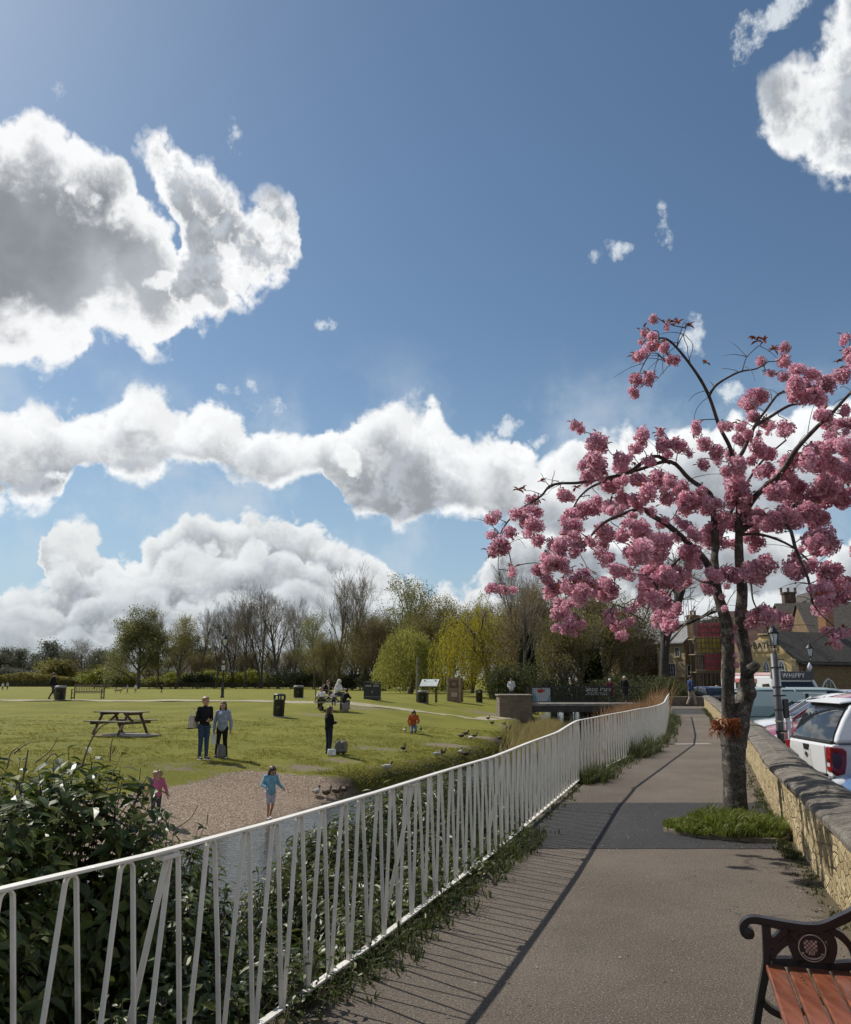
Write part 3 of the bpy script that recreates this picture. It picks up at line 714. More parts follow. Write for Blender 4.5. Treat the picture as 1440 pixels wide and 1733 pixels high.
tr = [A(1246,1402,TY),A(1244.5,1375,TY),A(1243.5,1330,TY),A(1241.5,1285,TY),A(1241,1250,TY),A(1243,1228,TY)]
tp = smooth_path(tr, 6); wob_tube(mb, [p + inv for p in tp], rad_lerp([.170,.142,.130,.128,.142,.124], len(tp)), 18, .10, 1)
ls = [A(1236,1262,TY),A(1233,1225,TY),A(1232,1200,TY),A(1232,1169,TY-.05),A(1232,1109,TY-.1),A(1231,1063,TY-.1),A(1222,1030,TY-.05),A(1211,990,TY),A(1209,938,TY+.1)]
tp = smooth_path(ls, 5); wob_tube(mb, [p + inv for p in tp], rad_lerp([.11,.085,.077,.074,.074,.072,.068,.060,.046], len(tp)), 14, .14, 4)
rs = [A(1246,1262,TY),A(1251,1226,TY),A(1257,1195,TY+.03),A(1262,1168,TY+.06),A(1264,1140,TY+.1),A(1260,1098,TY+.12),A(1252,1052,TY+.12),A(1256,1005,TY+.2),A(1251,950,TY+.2),A(1250,905,TY+.2),A(1252,850,TY+.2)]
tp = smooth_path(rs, 5); wob_tube(mb, [p + inv for p in tp], rad_lerp([.11,.112,.103,.097,.074,.072,.069,.064,.057,.050,.042], len(tp)), 14, .14, 8)
wob_tube(mb, [A(1262,1142,TY+.05)+inv, A(1270,1133,TY-.02)+inv, A(1278,1127,TY-.06)+inv, A(1281,1124,TY-.08)+inv], [.07,.062,.056,.05], 12, .1, 3)
cb = A(1262,1172,TY); mb.ball(cb + inv + Vector((.02,-.05,0)), (.085,.075,.10), 12, 8)
mb.build('trunk', cherry_bark, cherry, smooth=True)
# main limbs: traced in the photograph, each at its own depth; radii in metres
LIMBS = [
 ([(1211,995),(1197,955),(1177,931),(1133,891),(1100,871),(1084,861),(1041,875),(1014,891),(990,920)], -.2, -.9, .052, .010),
 ([(1209,945),(1210,900),(1204,850),(1200,834),(1167,811),(1134,781),(1084,794),(1034,811),(1001,824),(981,841),(971,858)], .1, .6, .045, .010),
 ([(1134,784),(1105,772),(1060,800),(987,816),(950,818),(930,823),(917,838),(900,850),(877,864),(853,891),(847,911),(860,931),(866,960)], .4, -.5, .026, .005),
 ([(853,891),(846,925),(843,955),(848,988)], -.5, -.6, .006, .004),
 ([(1252,860),(1248,820),(1247,781),(1257,764),(1277,721),(1294,697),(1317,667),(1334,662)], .2, .7, .045, .010),
 ([(1279,719),(1301,707),(1334,687),(1361,681),(1390,660),(1425,640)], .5, 1.1, .026, .008),
 ([(1248,800),(1240,775),(1234,754),(1217,721),(1200,671),(1180,634),(1150,594),(1130,575),(1117,572)], 0, -1.1, .034, .010),
 ([(1200,669),(1214,650),(1250,630),(1280,624),(1300,612)], -.6, -.9, .018, .006),
 ([(1255,630),(1257,624),(1264,604),(1284,585)], -.75, -.8, .008, .004),
 ([(1145,588),(1150,577),(1158,562),(1162,550)], -1.0, -1.0, .008, .004),
 ([(1112,598),(1125,610),(1134,618)], -1.1, -1.1, .008, .004),
 ([(1117,572),(1104,592),(1090,615),(1078,640),(1073,655)], -1.1, -1.3, .008, .004),
 ([(1253,880),(1280,838),(1321,801),(1347,761),(1384,721),(1401,707),(1440,664),(1490,620)], .2, -.7, .042, .014),
 ([(1252,900),(1275,885),(1300,871),(1334,864),(1384,821),(1440,795),(1500,790)], .2, .9, .038, .014),
 ([(1300,871),(1334,891),(1347,931),(1367,978),(1374,1015),(1385,1035),(1402,1052),(1425,1070)], -.3, -1.0, .026, .005),
 ([(1258,965),(1270,985),(1274,1015),(1287,1042),(1297,1060),(1305,1085),(1318,1100)], -.2, -.6, .014, .003),
 ([(1210,940),(1222,900),(1240,860),(1262,820),(1290,780),(1330,745)], .2, 1.4, .034, .012),
 ([(1177,931),(1150,945),(1120,980),(1105,1010),(1090,1050)], -.3, -1.2, .018, .005),
 ([(1216,985),(1190,985),(1165,975),(1145,990),(1125,1020),(1115,1050)], -.2, .9, .020, .005),
 ([(1250,905),(1290,905),(1340,925),(1380,960),(1410,985),(1440,1005)], .3, 1.2, .022, .006),
 ([(1440,664),(1470,700),(1500,760),(1520,830)], -.6, -.2, .016, .006),
]
mb = MB(); limbpts = []
for pts, d0, d1, r0, r1 in LIMBS:
    n = len(pts); W_ = [A(px, py, TY + d0 + (d1 - d0) * i / (n - 1)) for i, (px, py) in enumerate(pts)]
    tp = smooth_path(W_, 4); m_ = len(tp)
    rr = [(r0 + (r1 - r0) * (i / (m_ - 1)) ** .8) for i in range(m_)]
    wob_tube(mb, [p + inv for p in tp], rr, 8, .12, r0 * 999)
    for i, p in enumerate(tp): limbpts.append((p, rr[i]))
branch_mb = mb
# blossom positions traced from the photograph (crop coordinates, then photo pixels)
BL = []
S1 = "905,65,28;985,90,18;860,130,30;850,175,22;905,150,32;905,195,35;965,205,28;840,248,35;995,265,26;825,365,38;895,355,34;813,425,32;515,590,28;545,620,26;625,680,45;665,700,30;600,760,45;560,790,30;640,820,45;590,860,40;730,760,45;750,810,40;700,900,50;760,880,35;830,870,40;880,930,45;930,860,45;990,870,35;855,650,42;830,720,35;800,760,25;895,780,30;960,700,35;990,690,30;460,950,40;500,965,25;315,970,35;290,1030,40;330,1035,35;265,1070,40;300,1100,45;340,1110,15;85,1068,38;110,1150,32;195,1145,35;130,1215,45;95,1235,30;335,1190,35;200,1330,28;115,1430,35;160,1425,30;590,1000,45;540,1030,40;480,1080,45;520,1110,40;460,1130,35;640,980,30;700,1010,40;760,980,45;830,975,40;740,1040,35;980,975,35;400,1210,35;440,1220,45;480,1190,35;540,1210,40;600,1190,30;520,1240,30;430,1280,45;390,1310,40;340,1330,35;370,1370,35;480,1335,30;450,1290,35;650,1140,50;660,1190,35;750,1160,40;830,1110,50;800,1090,35;850,1160,40;780,1250,35;830,1240,55;870,1260,35;680,1270,40;575,1340,35;540,1380,40;560,1430,50;610,1400,30;415,1430,45;460,1420,30;680,1425,55;720,1420,35;740,1340,40;790,1360,25;910,1350,55;880,1420,45;930,1400,40;900,1470,45;960,1480,40;430,1500,38;480,1500,35;440,1555,40;480,1620,42;510,1610,25;715,1540,32;670,1590,25;740,1620,35;790,1590,30;760,1660,28;940,1590,35;990,1570,45;950,1190,40;940,1260,45;970,1080,25;1000,1360,30"
S2 = "105,265,30;70,205,28;85,90,18;235,610,35;60,700,35;130,695,40;80,740,30;200,750,25;275,700,35;330,730,40;400,750,35;270,800,35;370,595,30;440,610,35;450,660,35;490,650,30;500,500,45;560,450,40;530,550,35;580,590,35;620,600,25;550,720,45;590,740,40;560,280,35;690,205,30;680,265,38;605,335,25;670,350,35;745,320,35;740,390,50;730,450,40;820,345,35;790,400,40;810,450,40;880,390,50;860,450,40;965,340,40;690,600,35;690,640,28;870,550,40;900,590,40;920,640,35;990,530,35;985,590,35;995,155,35;1000,230,30;450,820,45;380,830,30;600,830,50;640,870,40;690,870,50;750,900,45;620,930,50;450,940,60;420,960,40;500,960,35;670,950,45;720,940,40;150,920,40;200,960,45;170,1000,40;100,890,35;60,860,35;80,975,32;250,970,40;300,1000,40;330,985,30;280,1030,35;360,1060,42;430,1090,48;490,1020,35;540,1045,45;530,1105,35;590,1090,35;640,1080,45;690,1070,50;740,1090,45;780,1030,50;820,980,45;850,1050,50;870,1080,40;900,920,55;880,870,40;940,900,40;980,970,45;900,980,45;820,720,45;870,720,45;930,700,45;980,720,45;1010,760,40;790,770,45;850,780,45;910,790,50;960,820,45;1000,840,40;730,770,45;80,1080,25;130,1070,28;190,1110,35;220,1140,35;310,1120,40;340,1160,35;290,1170,40;140,1170,25;60,1190,50;40,1260,40;180,1230,45;220,1260,35;130,1350,48;120,1390,45;200,1310,35;330,1350,38;290,1400,35;300,1440,30;380,1340,35;420,1360,45;480,1330,40;500,1360,40;560,1310,45;600,1300,40;510,1160,40;400,1200,35;530,1200,35;820,1160,50;870,1170,45;840,1220,50;900,1210,45;930,1190,35;740,1310,55;700,1320,30;800,1310,35;890,1350,55;920,1330,40;870,1430,50;900,1470,60;860,1480,35;950,1410,50;990,1410,45;980,1470,40;50,1370,50;20,1470,45;60,1480,45;90,1580,50;30,1600,30;110,1610,40;580,1540,50;545,1580,45;600,1570,40;510,1550,18;650,1570,30;700,1580,35;960,1650,30;930,1690,30;980,1650,25;1060,1650,30"
for S, ox in ((S1, 800), (S2, 1100)):
    for q in S.split(';'):
        a, c, r = map(float, q.split(',')); BL.append((ox + a / 2.99, 520 + c / 2.99, r / 2.99))
rb = random.Random(11)
for k in range(60): BL.append((rb.uniform(1445, 1640), rb.uniform(600, 1010), rb.uniform(11, 17)))    # the crown beyond the edge of the frame
for k in range(130):     # smaller sprays filling in between the traced ones
    px, py, r = BL[rb.randrange(len(BL) - 60)] if k else BL[0]
    if px > 930 and 700 < py: BL.append((px + rb.uniform(-26, 26), py + rb.uniform(-22, 24), rb.uniform(6, 11)))
def nearest_limb(px, py):
    best = None
    for p, r in limbpts:
        q = p - Vector((0, 0, HC)); f = q.y * cp + q.z * sp; u = 720 + F * q.x / f; v = 866.5 + F * (q.y * sp - q.z * cp) / f
        dd = (u - px) ** 2 + ((v - py) * (1.0 if v < py else 1.5)) ** 2
        if best is None or dd < best[0]: best = (dd, p, r)
    return best
def pompom(mb, c, r, rr):
    c = Vector(c); mb.ball(c, r * .60, 8, 5)
    n = int(70 + 700 * r)
    for i in range(n):
        z = 1 - 2 * (i + .5) / n; t = i * 2.39996 + rr.uniform(-.3, .3); s = math.sqrt(max(0, 1 - z * z))
        d = Vector((s * math.cos(t), s * math.sin(t), z))
        lump = 1 + .42 * mnoise.noise(c * 40 + d * 2.6)
        d2 = (d + Vector((rr.uniform(-.8,.8), rr.uniform(-.8,.8), rr.uniform(-.8,.8)))).normalized()
        tn = d.cross(d2).normalized(); up = (d * rr.uniform(.05, .75) + tn.cross(d) * rr.uniform(-1, 1)).normalized()
        p = c + d * r * lump * rr.uniform(.76, 1.0); L = r * rr.uniform(.28, .46); sd = tn * L * .60
        mb.add([p - sd * .5, p + sd * .5, p + up * L * .6 + sd + d * L * .14, p + up * L * .95 + d * L * .02, p + up * L * .6 - sd + d * L * .14], [(0, 1, 2, 3, 4)])
twigs = branch_mb; leaves = MB(); groups = {}
order = sorted(range(len(BL)), key=lambda i: nearest_limb(BL[i][0], BL[i][1])[0])
atpts = []
for i in order:
    px, py, r = BL[i]
    rr = random.Random(i * 7 + 1)
    dd, lp, lr = nearest_limb(px, py)
    for (u, v, pt) in atpts:
        q = ((u - px) ** 2 + ((v - py) * (1.0 if v < py else 1.6)) ** 2) * 1.5 + 260
        if q < dd: dd, lp, lr = q, pt, .004
    Y = min(max(lp.y + rr.uniform(-.55, .55), TY - 2.0), TY + 2.2)
    c = A(px, py, Y); rad = r / F * Y * 1.10; atpts.append((px, py, c))
    gi = i % 96; mbg = groups.setdefault(gi, MB())
    nb = 2 if r < 8.5 else (3 if r < 13 else 5)
    for q in range(nb):
        o3 = Vector((rr.gauss(0, .5), rr.gauss(0, .45), rr.gauss(-.05, .45))) * rad * (.75 if q else .2)
        pompom(mbg, c + inv + o3, rad * rr.uniform(.50, .74), rr)
    mid = (lp + c) / 2 + Vector((rr.uniform(-.06,.06), rr.uniform(-.06,.06), rr.uniform(-.02,.10)))
    tp = smooth_path([lp, mid, c + Vector((0, 0, rad * .9)), c], 4)
    twigs.tube([p + inv for p in tp], [.0065 - .003 * j / len(tp) for j in range(len(tp))], 5)
    if rr.random() < .55:
        for q in range(rr.randint(3, 6)):
            d = Vector((rr.uniform(-1,1), rr.uniform(-1,1), rr.uniform(-.3,1))).normalized()
            leaves.leaf(c + inv + d * rad * .75, d, (0, 0, 1), rr.uniform(.045,.085), rr.uniform(.025,.035), .3, .3)
# spare whippy twigs
for i in range(150):
    p, r = limbpts[rb.randrange(len(limbpts))]
    if r > .035: continue
    d = Vector((rb.uniform(-1,1), rb.uniform(-1,1), rb.uniform(-.3,1))).normalized(); L = rb.uniform(.12,.55); q = p; pts_ = [p + inv]
    for k in range(5): d = (d + Vector((rb.uniform(-.3,.3), rb.uniform(-.3,.3), -.14))).normalized(); q = q + d * L / 5; pts_.append(q + inv)
    twigs.tube(pts_, [.005,.0045,.004,.0035,.003,.0022], 4)
twigs.build('branch', twig_m, cherry, smooth=True)
for t in ((1140,545),(1147,547),(1195,615),(1282,578),(1293,578),(1310,592),(877,830),(885,828),(917,815),(975,826),(1418,612),(1430,625),(1278,572),(1165,552)):
    c = A(*t, min([(dd_, p_) for dd_, p_, _ in [nearest_limb(*t)]] + [((u - t[0]) ** 2 + (v - t[1]) ** 2, pt) for u, v, pt in atpts], key=lambda q: q[0])[1].y)
    for q in range(8):
        d = Vector((rb.uniform(-1,1), rb.uniform(-1,1), rb.uniform(-.2,1))).normalized(); leaves.leaf(c + inv, d, (0,0,1), rb.uniform(.05,.10), .03, .3, .3)
leaves.build('leaf', bronze_m, cherry)
mbs = MB(); c0 = A(1226,1228,TY-.16)
for i in range(190):
    a = c0 + Vector((rb.uniform(-.13,.17), rb.uniform(-.05,.05), rb.uniform(-.07,.08)))
    d = Vector((rb.uniform(-1,.5), rb.uniform(-1,.1), rb.uniform(-.9,.45))).normalized(); mbs.leaf(a + inv, d, (0,0,1), rb.uniform(.05,.10), rb.uniform(.012,.020), .3, .5)
mbs.build('leaf_sprout', facemat('rust leaf sprout', [(.20,.045,.018),(.33,.10,.04),(.42,.19,.08)], .5, .35), cherry)
mbs = MB()
for px, py in ((1243,1062),(1240,1085),(1243,1110),(1246,1125),(1222,1010),(1226,1030),(1240,1070)):
    pompom(mbs, A(px, py, TY - .15) + inv, .035, rb)
groups[96] = mbs
for gi in sorted(groups): groups[gi].build('blossom', petal_m, cherry)
# ------------------------------------------------------------------ grass island with stone edging at the foot of the tree
grass_m = facemat('lush green grass blade', [(.085,.125,.014),(.14,.19,.024),(.20,.24,.04),(.28,.26,.085)], .5, .35, .3, 2.5)
dry_m = facemat('weedy verge blade', [(.035,.055,.012),(.060,.085,.018),(.10,.115,.035),(.17,.15,.07)], .6, .3, .3, 2.0)
soil_m = mat('dark soil', (.045,.034,.022), .95, .4, 9, .6)
edge_m = mat('mossy kerb edging', (.17,.145,.10), .9, .35, 7, .5)
ctr = Vector((3.42, 9.28, 0)); nI = 44; ring = []
for k in range(nI):
    t = 2 * math.pi * k / nI; a, b_ = math.cos(t), math.sin(t)
    rx = .86 if a < 0 else .42; ry = .62 if b_ > 0 else .60
    sx = 1 if a >= 0 else 1.0
    ring.append(ctr + Vector((a * rx * (1 - .10 * abs(b_)), b_ * ry * (1 - .25 * max(0, -a)), 0)))
def inisl(p):
    d = p - ctr; rx = .86 if d.x < 0 else .42; ry = .62 if d.y > 0 else .60
    return (d.x / rx) ** 2 + (d.y / ry) ** 2
ke = thing('kerb_ring', tuple(ctr), 'thin stone edging round the grass at the tree foot', 'kerb')
mb = MB(); vs = []
for p in ring:
    o = (p - ctr); n_ = o.normalized()
    for (r_, z) in ((.035,-.02),(.035,.045),(-.02,.05),(-.02,-.02)): vs.append(o + n_ * r_ + Vector((0,0,z)))
mb.add(vs, [(i*4+a, i*4+(a+1)%4, ((i+1)%nI)*4+(a+1)%4, ((i+1)%nI)*4+a) for i in range(nI) for a in range(4)])
mb.build('edging', edge_m, ke, bevel=.006)
mb = MB(); vs = [ctr + Vector((0,0,.10))] + [ctr + (p - ctr) * .55 + Vector((0,0,.08)) for p in ring] + [p + Vector((0,0,.03)) for p in ring]
mb.add(vs, [(0, 1+i, 1+(i+1)%nI) for i in range(nI)] + [(1+i, 1+nI+i, 1+nI+(i+1)%nI, 1+(i+1)%nI) for i in range(nI)])
tag(mb.build('soil', soil_m, smooth=True), kind='structure')
def blades(mb, p, n, h, spread, rr, lean=.5, w=.006):
    for i in range(n):
        a = rr.uniform(0, 6.283); q = p + Vector((math.cos(a), math.sin(a), 0)) * spread * rr.random()
        d = Vector((math.cos(a), math.sin(a), 0)) * lean * rr.uniform(.2, 1.2) + Vector((rr.uniform(-.2,.2), rr.uniform(-.2,.2), 0)); hh = h * rr.uniform(.55, 1.15); s = Vector((-math.sin(a + .7), math.cos(a + .7), 0)) * w * rr.uniform(.7, 1.3)
        m1 = q + Vector((0,0,hh*.6)) + d * hh * .35; tp_ = q + Vector((0,0,hh * (1 - .3 * d.length))) + d * hh
        mb.add([q - s, q + s, m1 + s * .7, tp_, m1 - s * .7], [(0, 1, 2, 4), (4, 2, 3)])
mb = MB(); rr = random.Random(3); cnt = 0
while cnt < 1500:
    p = ctr + Vector((rr.uniform(-.9,.5), rr.uniform(-.66,.66), 0)); f = inisl(p)
    if f > 1.0: continue
    z = .09 - .05 * f; blades(mb, p + Vector((0,0,z)), 7, rr.uniform(.04,.14) * (1.15 - .6 * (p.x < ctr.x - .45)) * (1 + .9 * noisef(p.x, p.y, 4)), .03, rr, .8); cnt += 1
tag(mb.build('grass', grass_m), kind='stuff')
# weeds along the foot of the wall and of the railing
mb = MB()
def weed(p, n, h, s): blades(mb, p, n, h, s, rr, .9, .006)
for y0, y1, n, h in ((7.9,8.9,60,.07),(8.7,9.1,40,.13),(5.8,8.0,45,.03),(12,20,60,.04),(30,44,140,.16),(10,12.4,70,.05)):
    for k in range(n):
        y = rr.uniform(y0, y1); x = float(WX(y)) - abs(rr.gauss(0, .09)) - .01; weed(Vector((x, y, 0)), 6, h * rr.uniform(.5,1.3), .05)
for y0, y1, n, h, sp_ in ((-1,5.0,300,.06,.10),(4.6,8.6,520,.095,.11),(8.0,9.2,160,.13,.12),(13.2,15.0,340,.22,.16),(15,20.5,300,.17,.14),(17.5,19.5,360,.34,.18),(20,27,300,.20,.16),(27,35.5,420,.24,.2),(9,13,80,.05,.06)):
    for k in range(n):
        y = rr.uniform(y0, y1); x = float(FX(y)) + rr.gauss(.04, sp_); 
        if x > float(FX(y)) + .45: continue
        weed(Vector((x, y, 0)), 6, h * rr.uniform(.4,1.25) * (1 + .6 * noisef(x, y, 1.3, 4)), .06)
tag(mb.build('verge_grass', dry_m), kind='stuff')
# fallen leaves and petals on the asphalt
mb = MB(); pet = facemat('fallen petals and bits', [(.42,.30,.30),(.16,.10,.06),(.45,.40,.36),(.30,.16,.16)], .8)
for k in range(900):
    y = 2.6 + 20 * rr.random() ** 1.6; x = rr.uniform(float(FX(y)) + .25, float(WX(y)) - .03)
    if rr.random() < .45: x = float(WX(y)) - abs(rr.gauss(0, .22)) - .02
    s = rr.uniform(.004,.014); a = rr.uniform(0, 6.28); z = .006
    mb.add([(x + math.cos(a)*s, y + math.sin(a)*s, z), (x - math.sin(a)*s*.6, y + math.cos(a)*s*.6, z + .004), (x - math.cos(a)*s, y - math.sin(a)*s, z), (x + math.sin(a)*s*.6, y - math.cos(a)*s*.6, z + .006)], [(0,1,2,3)])
tag(mb.build('leaf_litter', pet), kind='stuff')
# ------------------------------------------------------------------ laurel shrubs on the near bank
laurel_m = facemat('glossy laurel leaf', [(.034,.055,.013),(.060,.092,.018),(.095,.132,.026),(.17,.185,.040)], .42, .32, .35, 1.5)
laurel2_m = facemat('lance shaped willow herb leaf', [(.034,.056,.014),(.065,.095,.019),(.11,.14,.028),(.18,.165,.042)], .45, .35, .5, 1.5)
stem_m = mat('shrub stem', (.055,.040,.026), .85, .4, 10, .4)
def shrub(name, label, zones, leaf_m, L0, L1, wr, seed, nst, group=None, lim=.16):
    """zones: (centre, radii, leaves) ellipsoids of leafy shoots"""
    rr = random.Random(seed); base = Vector(zones[0][0]); base.z = tz(base.x, base.y)
    t = thing(name, tuple(base), label, 'shrub', group)
    lf = MB(); st = MB()
    for c, r, n in zones:
        c = Vector(c); r = Vector(r)
        for k in range(n):
            d = Vector((rr.gauss(0,1), rr.gauss(0,1), rr.gauss(0,1))).normalized()
            rad = rr.uniform(.25, 1.0) ** .5
            p = c + Vector((d.x * r.x, d.y * r.y, d.z * r.z)) * rad * (1 + .25 * mnoise.noise(c + d * 3))
            if p.z < tz(p.x, p.y) - .02: continue
            if p.x > float(FX(p.y)) + lim: continue
            # a shoot with leaves round it
            ax = (Vector((d.x, d.y, d.z + .9)) + Vector((rr.uniform(-.5,.5), rr.uniform(-.5,.5), 0))).normalized(); SL = rr.uniform(.10,.26)
            nl = rr.randint(5, 8); q = p - base
            st.tube([q - ax * .12, q, q + ax * SL], [.004,.0035,.002], 3)
            for j in range(nl):
                t_ = j / (nl - 1); a = j * 2.4 + k; u = ax.cross(Vector((.3,.5,.2))).normalized(); v = ax.cross(u)
                out = (u * math.cos(a) + v * math.sin(a)) * rr.uniform(.7,1.1) + ax * rr.uniform(.0,.55) + Vector((0,0,-.25 * rr.random()))
                lf.leaf(q + ax * SL * t_, out, ax, rr.uniform(L0, L1), rr.uniform(*wr), rr.uniform(.05,.25), rr.uniform(.1,.5))
    for k in range(nst):
        c, r, n = zones[rr.randrange(len(zones))]; tp_ = Vector(c) + Vector((rr.uniform(-.8,.8)*r[0], rr.uniform(-.8,.8)*r[1], rr.uniform(.1,.95)*r[2]))
        bs = Vector((tp_.x + rr.uniform(-.4,.4), tp_.y + rr.uniform(-.4,.4), 0)); bs.z = tz(bs.x, bs.y) - .05
        md = bs.lerp(tp_, .5) + Vector((rr.uniform(-.15,.15), rr.uniform(-.15,.15), .1)); pp = smooth_path([bs, md, tp_], 4)
        st.tube([p - base for p in pp], [.016 - .012 * j / len(pp) for j in range(len(pp))], 5)
    lf.build('foliage', leaf_m, t); st.build('stem', stem_m, t, smooth=True)
    return t
g_ = 'shrubs on the bank behind the railing'
s1 = shrub('laurel_shrub', 'tall dark laurel shrub at the left edge with bare twigs on top', [((-2.35,3.9,.25),(.75,.9,.85),720),((-1.95,4.7,.45),(.55,.5,.62),420),((-2.9,5.0,.3),(.8,.8,.9),420),((-2.0,3.2,-.2),(.45,.9,.8),520)], laurel_m, .07, .125, (.036,.056), 21, 60, g_)
s2 = shrub('laurel_shrub', 'lower dark laurel shrub below the girl in pink, touching the railing', [((-1.75,5.6,-.1),(.42,.6,.62),420),((-1.35,5.0,-.35),(.42,.7,.62),460),((-1.15,4.3,-.45),(.4,.8,.6),420),((-1.9,6.4,-.4),(.4,.5,.62),260)], laurel_m, .065,.115,(.034,.052), 22, 46, g_)
s3 = shrub('leafy_shrub', 'upright narrow leaved shrub behind the middle of the railing', [((-.72,8.4,-.34),(.5,.8,.50),760),((-.18,9.9,-.22),(.5,.9,.48),760),((-.70,7.2,-.52),(.36,.8,.52),480),((-.45,6.5,-.55),(.30,.8,.52),420),((.15,8.8,-.45),(.42,1.0,.55),560),((-.1,7.6,-.6),(.35,.9,.50),420),((-1.22,7.3,-.58),(.28,.7,.48),380),((-.98,6.1,-.72),(.28,.7,.42),300),((-1.1,8.7,-.5),(.32,.8,.48),380)], laurel2_m, .07,.13,(.020,.034), 23, 90, g_)
s4 = shrub('leafy_shrub', 'farther narrow leaved shrub behind the railing, opposite the dark patch', [((.40,11.4,-.22),(.5,1.0,.48),520),((1.05,13.0,-.5),(.5,1.1,.5),380),((.95,11.4,-.6),(.4,1.0,.5),300)], laurel2_m, .07,.13,(.018,.030), 24, 40, g_)
s5 = shrub('bramble_shrub', 'low bramble trailing along the foot of the nearest railing bars', [((-.70,4.5,-.16),(.22,.6,.24),190),((-.42,5.3,-.16),(.22,.5,.2),150),((-.0,6.4,-.10),(.24,.7,.17),170),((-1.2,3.4,-.14),(.26,.8,.32),220),((.42,7.5,-.08),(.2,.6,.14),110),((.8,8.6,-.06),(.16,.5,.12),70)], laurel_m, .035,.07,(.022,.034), 25, 12, g_, .26)
# bare whips standing out of the tall shrub
for (pts, Y) in (([(138,1300),(150,1262),(165,1236),(178,1226),(190,1222)],4.6),([(12,1300),(18,1275),(30,1266),(35,1272)],4.2),([(24,1275),(40,1262),(52,1256)],4.2),([(60,1290),(85,1270),(97,1250)],4.6),([(186,1290),(188,1262),(191,1250)],5.0),([(190,1275),(196,1262)],5.0),([(235,1330),(238,1300)],5.2),([(75,1290),(90,1275),(99,1282)],4.5),([(300,1400),(322,1385),(335,1362)],6.0),([(350,1395),(352,1375)],6.0)):
    mb = MB(); pp = smooth_path([A(*p, Y) - Vector(s1.location) for p in pts], 4); mb.tube(pp, [.005 - .003 * j / len(pp) for j in range(len(pp))], 4)
    mb.build('bare_twig', MATS.get('pale twig') or mat('pale twig', (.14,.105,.065), .8, .4, 20), s1)
# ------------------------------------------------------------------ reeds on the far bank by the bridge
reed_m = facemat('dry reed', [(.18,.10,.055),(.26,.15,.08),(.33,.20,.115),(.40,.28,.17)], .8, .35, .2, 1.2)
olive_reed = facemat('olive rough grass', [(.20,.175,.06),(.29,.23,.10),(.36,.28,.14),(.18,.18,.05)], .8, .4, .2, 1.2)
def reedbed(area, n, h, m_, lean, name):
    mb = MB(); rr = random.Random(len(area) + n)
    for k in range(n):
        (x0, y0, x1, y1, w) = area[rr.randrange(len(area))]; t = rr.random(); x = x0 + (x1 - x0) * t + rr.gauss(0, w * .5); y = y0 + (y1 - y0) * t + rr.gauss(0, w * .5)
        z = max(tz(x, y), WATER_Z - .1); hh = h * rr.uniform(.6, 1.15); a = rr.gauss(lean, .3); b_ = rr.gauss(0, .22); s = Vector((.012, .004, 0)) * rr.uniform(.8, 1.6)
        p = Vector((x, y, z)); q = p + Vector((a * hh * .3, b_ * hh * .3, hh * .6)); tp_ = p + Vector((a * hh * .75, b_ * hh * .7, hh))
        mb.add([p - s, p + s, q + s, q - s, tp_], [(0,1,2,3), (3,2,4)])
    return tag(mb.build(name, m_), kind='stuff')
reedbed([(7.2,31.5,10.6,43.5,1.1),(8.6,38,11.6,47,.9)], 4600, 1.75, reed_m, .22, 'reeds')
reedbed([(3.9,31.5,5.6,44,1.1),(5.2,43,7.2,50,.9)], 3200, .82, olive_reed, .35, 'rough_grass')
# ------------------------------------------------------------------ cast iron and timber bench, bottom right
iron_m = mat('black painted cast iron', (.012,.012,.014), .32, .3, 6, .05, 60, spec=.55)
m, nt, b = newmat('varnished hardwood slat')
P = nt.n('ShaderNodeTexCoord').outputs['Object']
mp = nt.n('ShaderNodeMapping', i_Scale=(26, 1.6, 26)); nt.link(P, mp.inputs[0])
c = nt.mix(nt.ss(nt.noise(mp.outputs[0], 1.5, 6, .65, .5), .32, .68), (.145,.042,.018), (.255,.080,.034))
c = nt.mix(nt.ss(nt.noise(P, 9, 5, .7), .58, .76, 0, .6), c, (.09,.03,.016))
nt.link(c, b.inputs['Base Color']); b.inputs['Coat Weight'].default_value = .5; b.inputs['Coat Roughness'].default_value = .22
nt.link(nt.ss(nt.noise(P, 14, 6, .7), .3, .7, .28, .55), b.inputs['Roughness'])
bn = nt.n('ShaderNodeBump', i_Strength=.25, i_Distance=.003); nt.link(nt.noise(mp.outputs[0], 3, 5), bn.inputs['Height']); nt.link(bn.outputs[0], b.inputs['Normal'])
slat_m = m
crest_m = mat('crest cream paint', (.42,.38,.32), .5, .3, 40); crest_r = mat('crest maroon paint', (.13,.050,.055), .5, .3, 40); ink_m = mat('dark scratched marks', (.035,.016,.010), .8, .3, 40)
BD = Vector((.96,-.28,0)).normalized(); BL_ = Vector((-.28,-.96,0)).normalized()      # depth of the seat, and the run towards the camera
B0 = Vector((1.4,3.72,0))
bench = thing('park_bench', tuple(B0), 'black iron and varnished slat bench with round crest in its arm', 'bench')
M_ = Matrix(((BD.x, BL_.x, 0), (BD.y, BL_.y, 0), (0, 0, 1)))      # local: x depth, y run, z up
def bl(a, z, t): return M_ @ Vector((a, t, z))
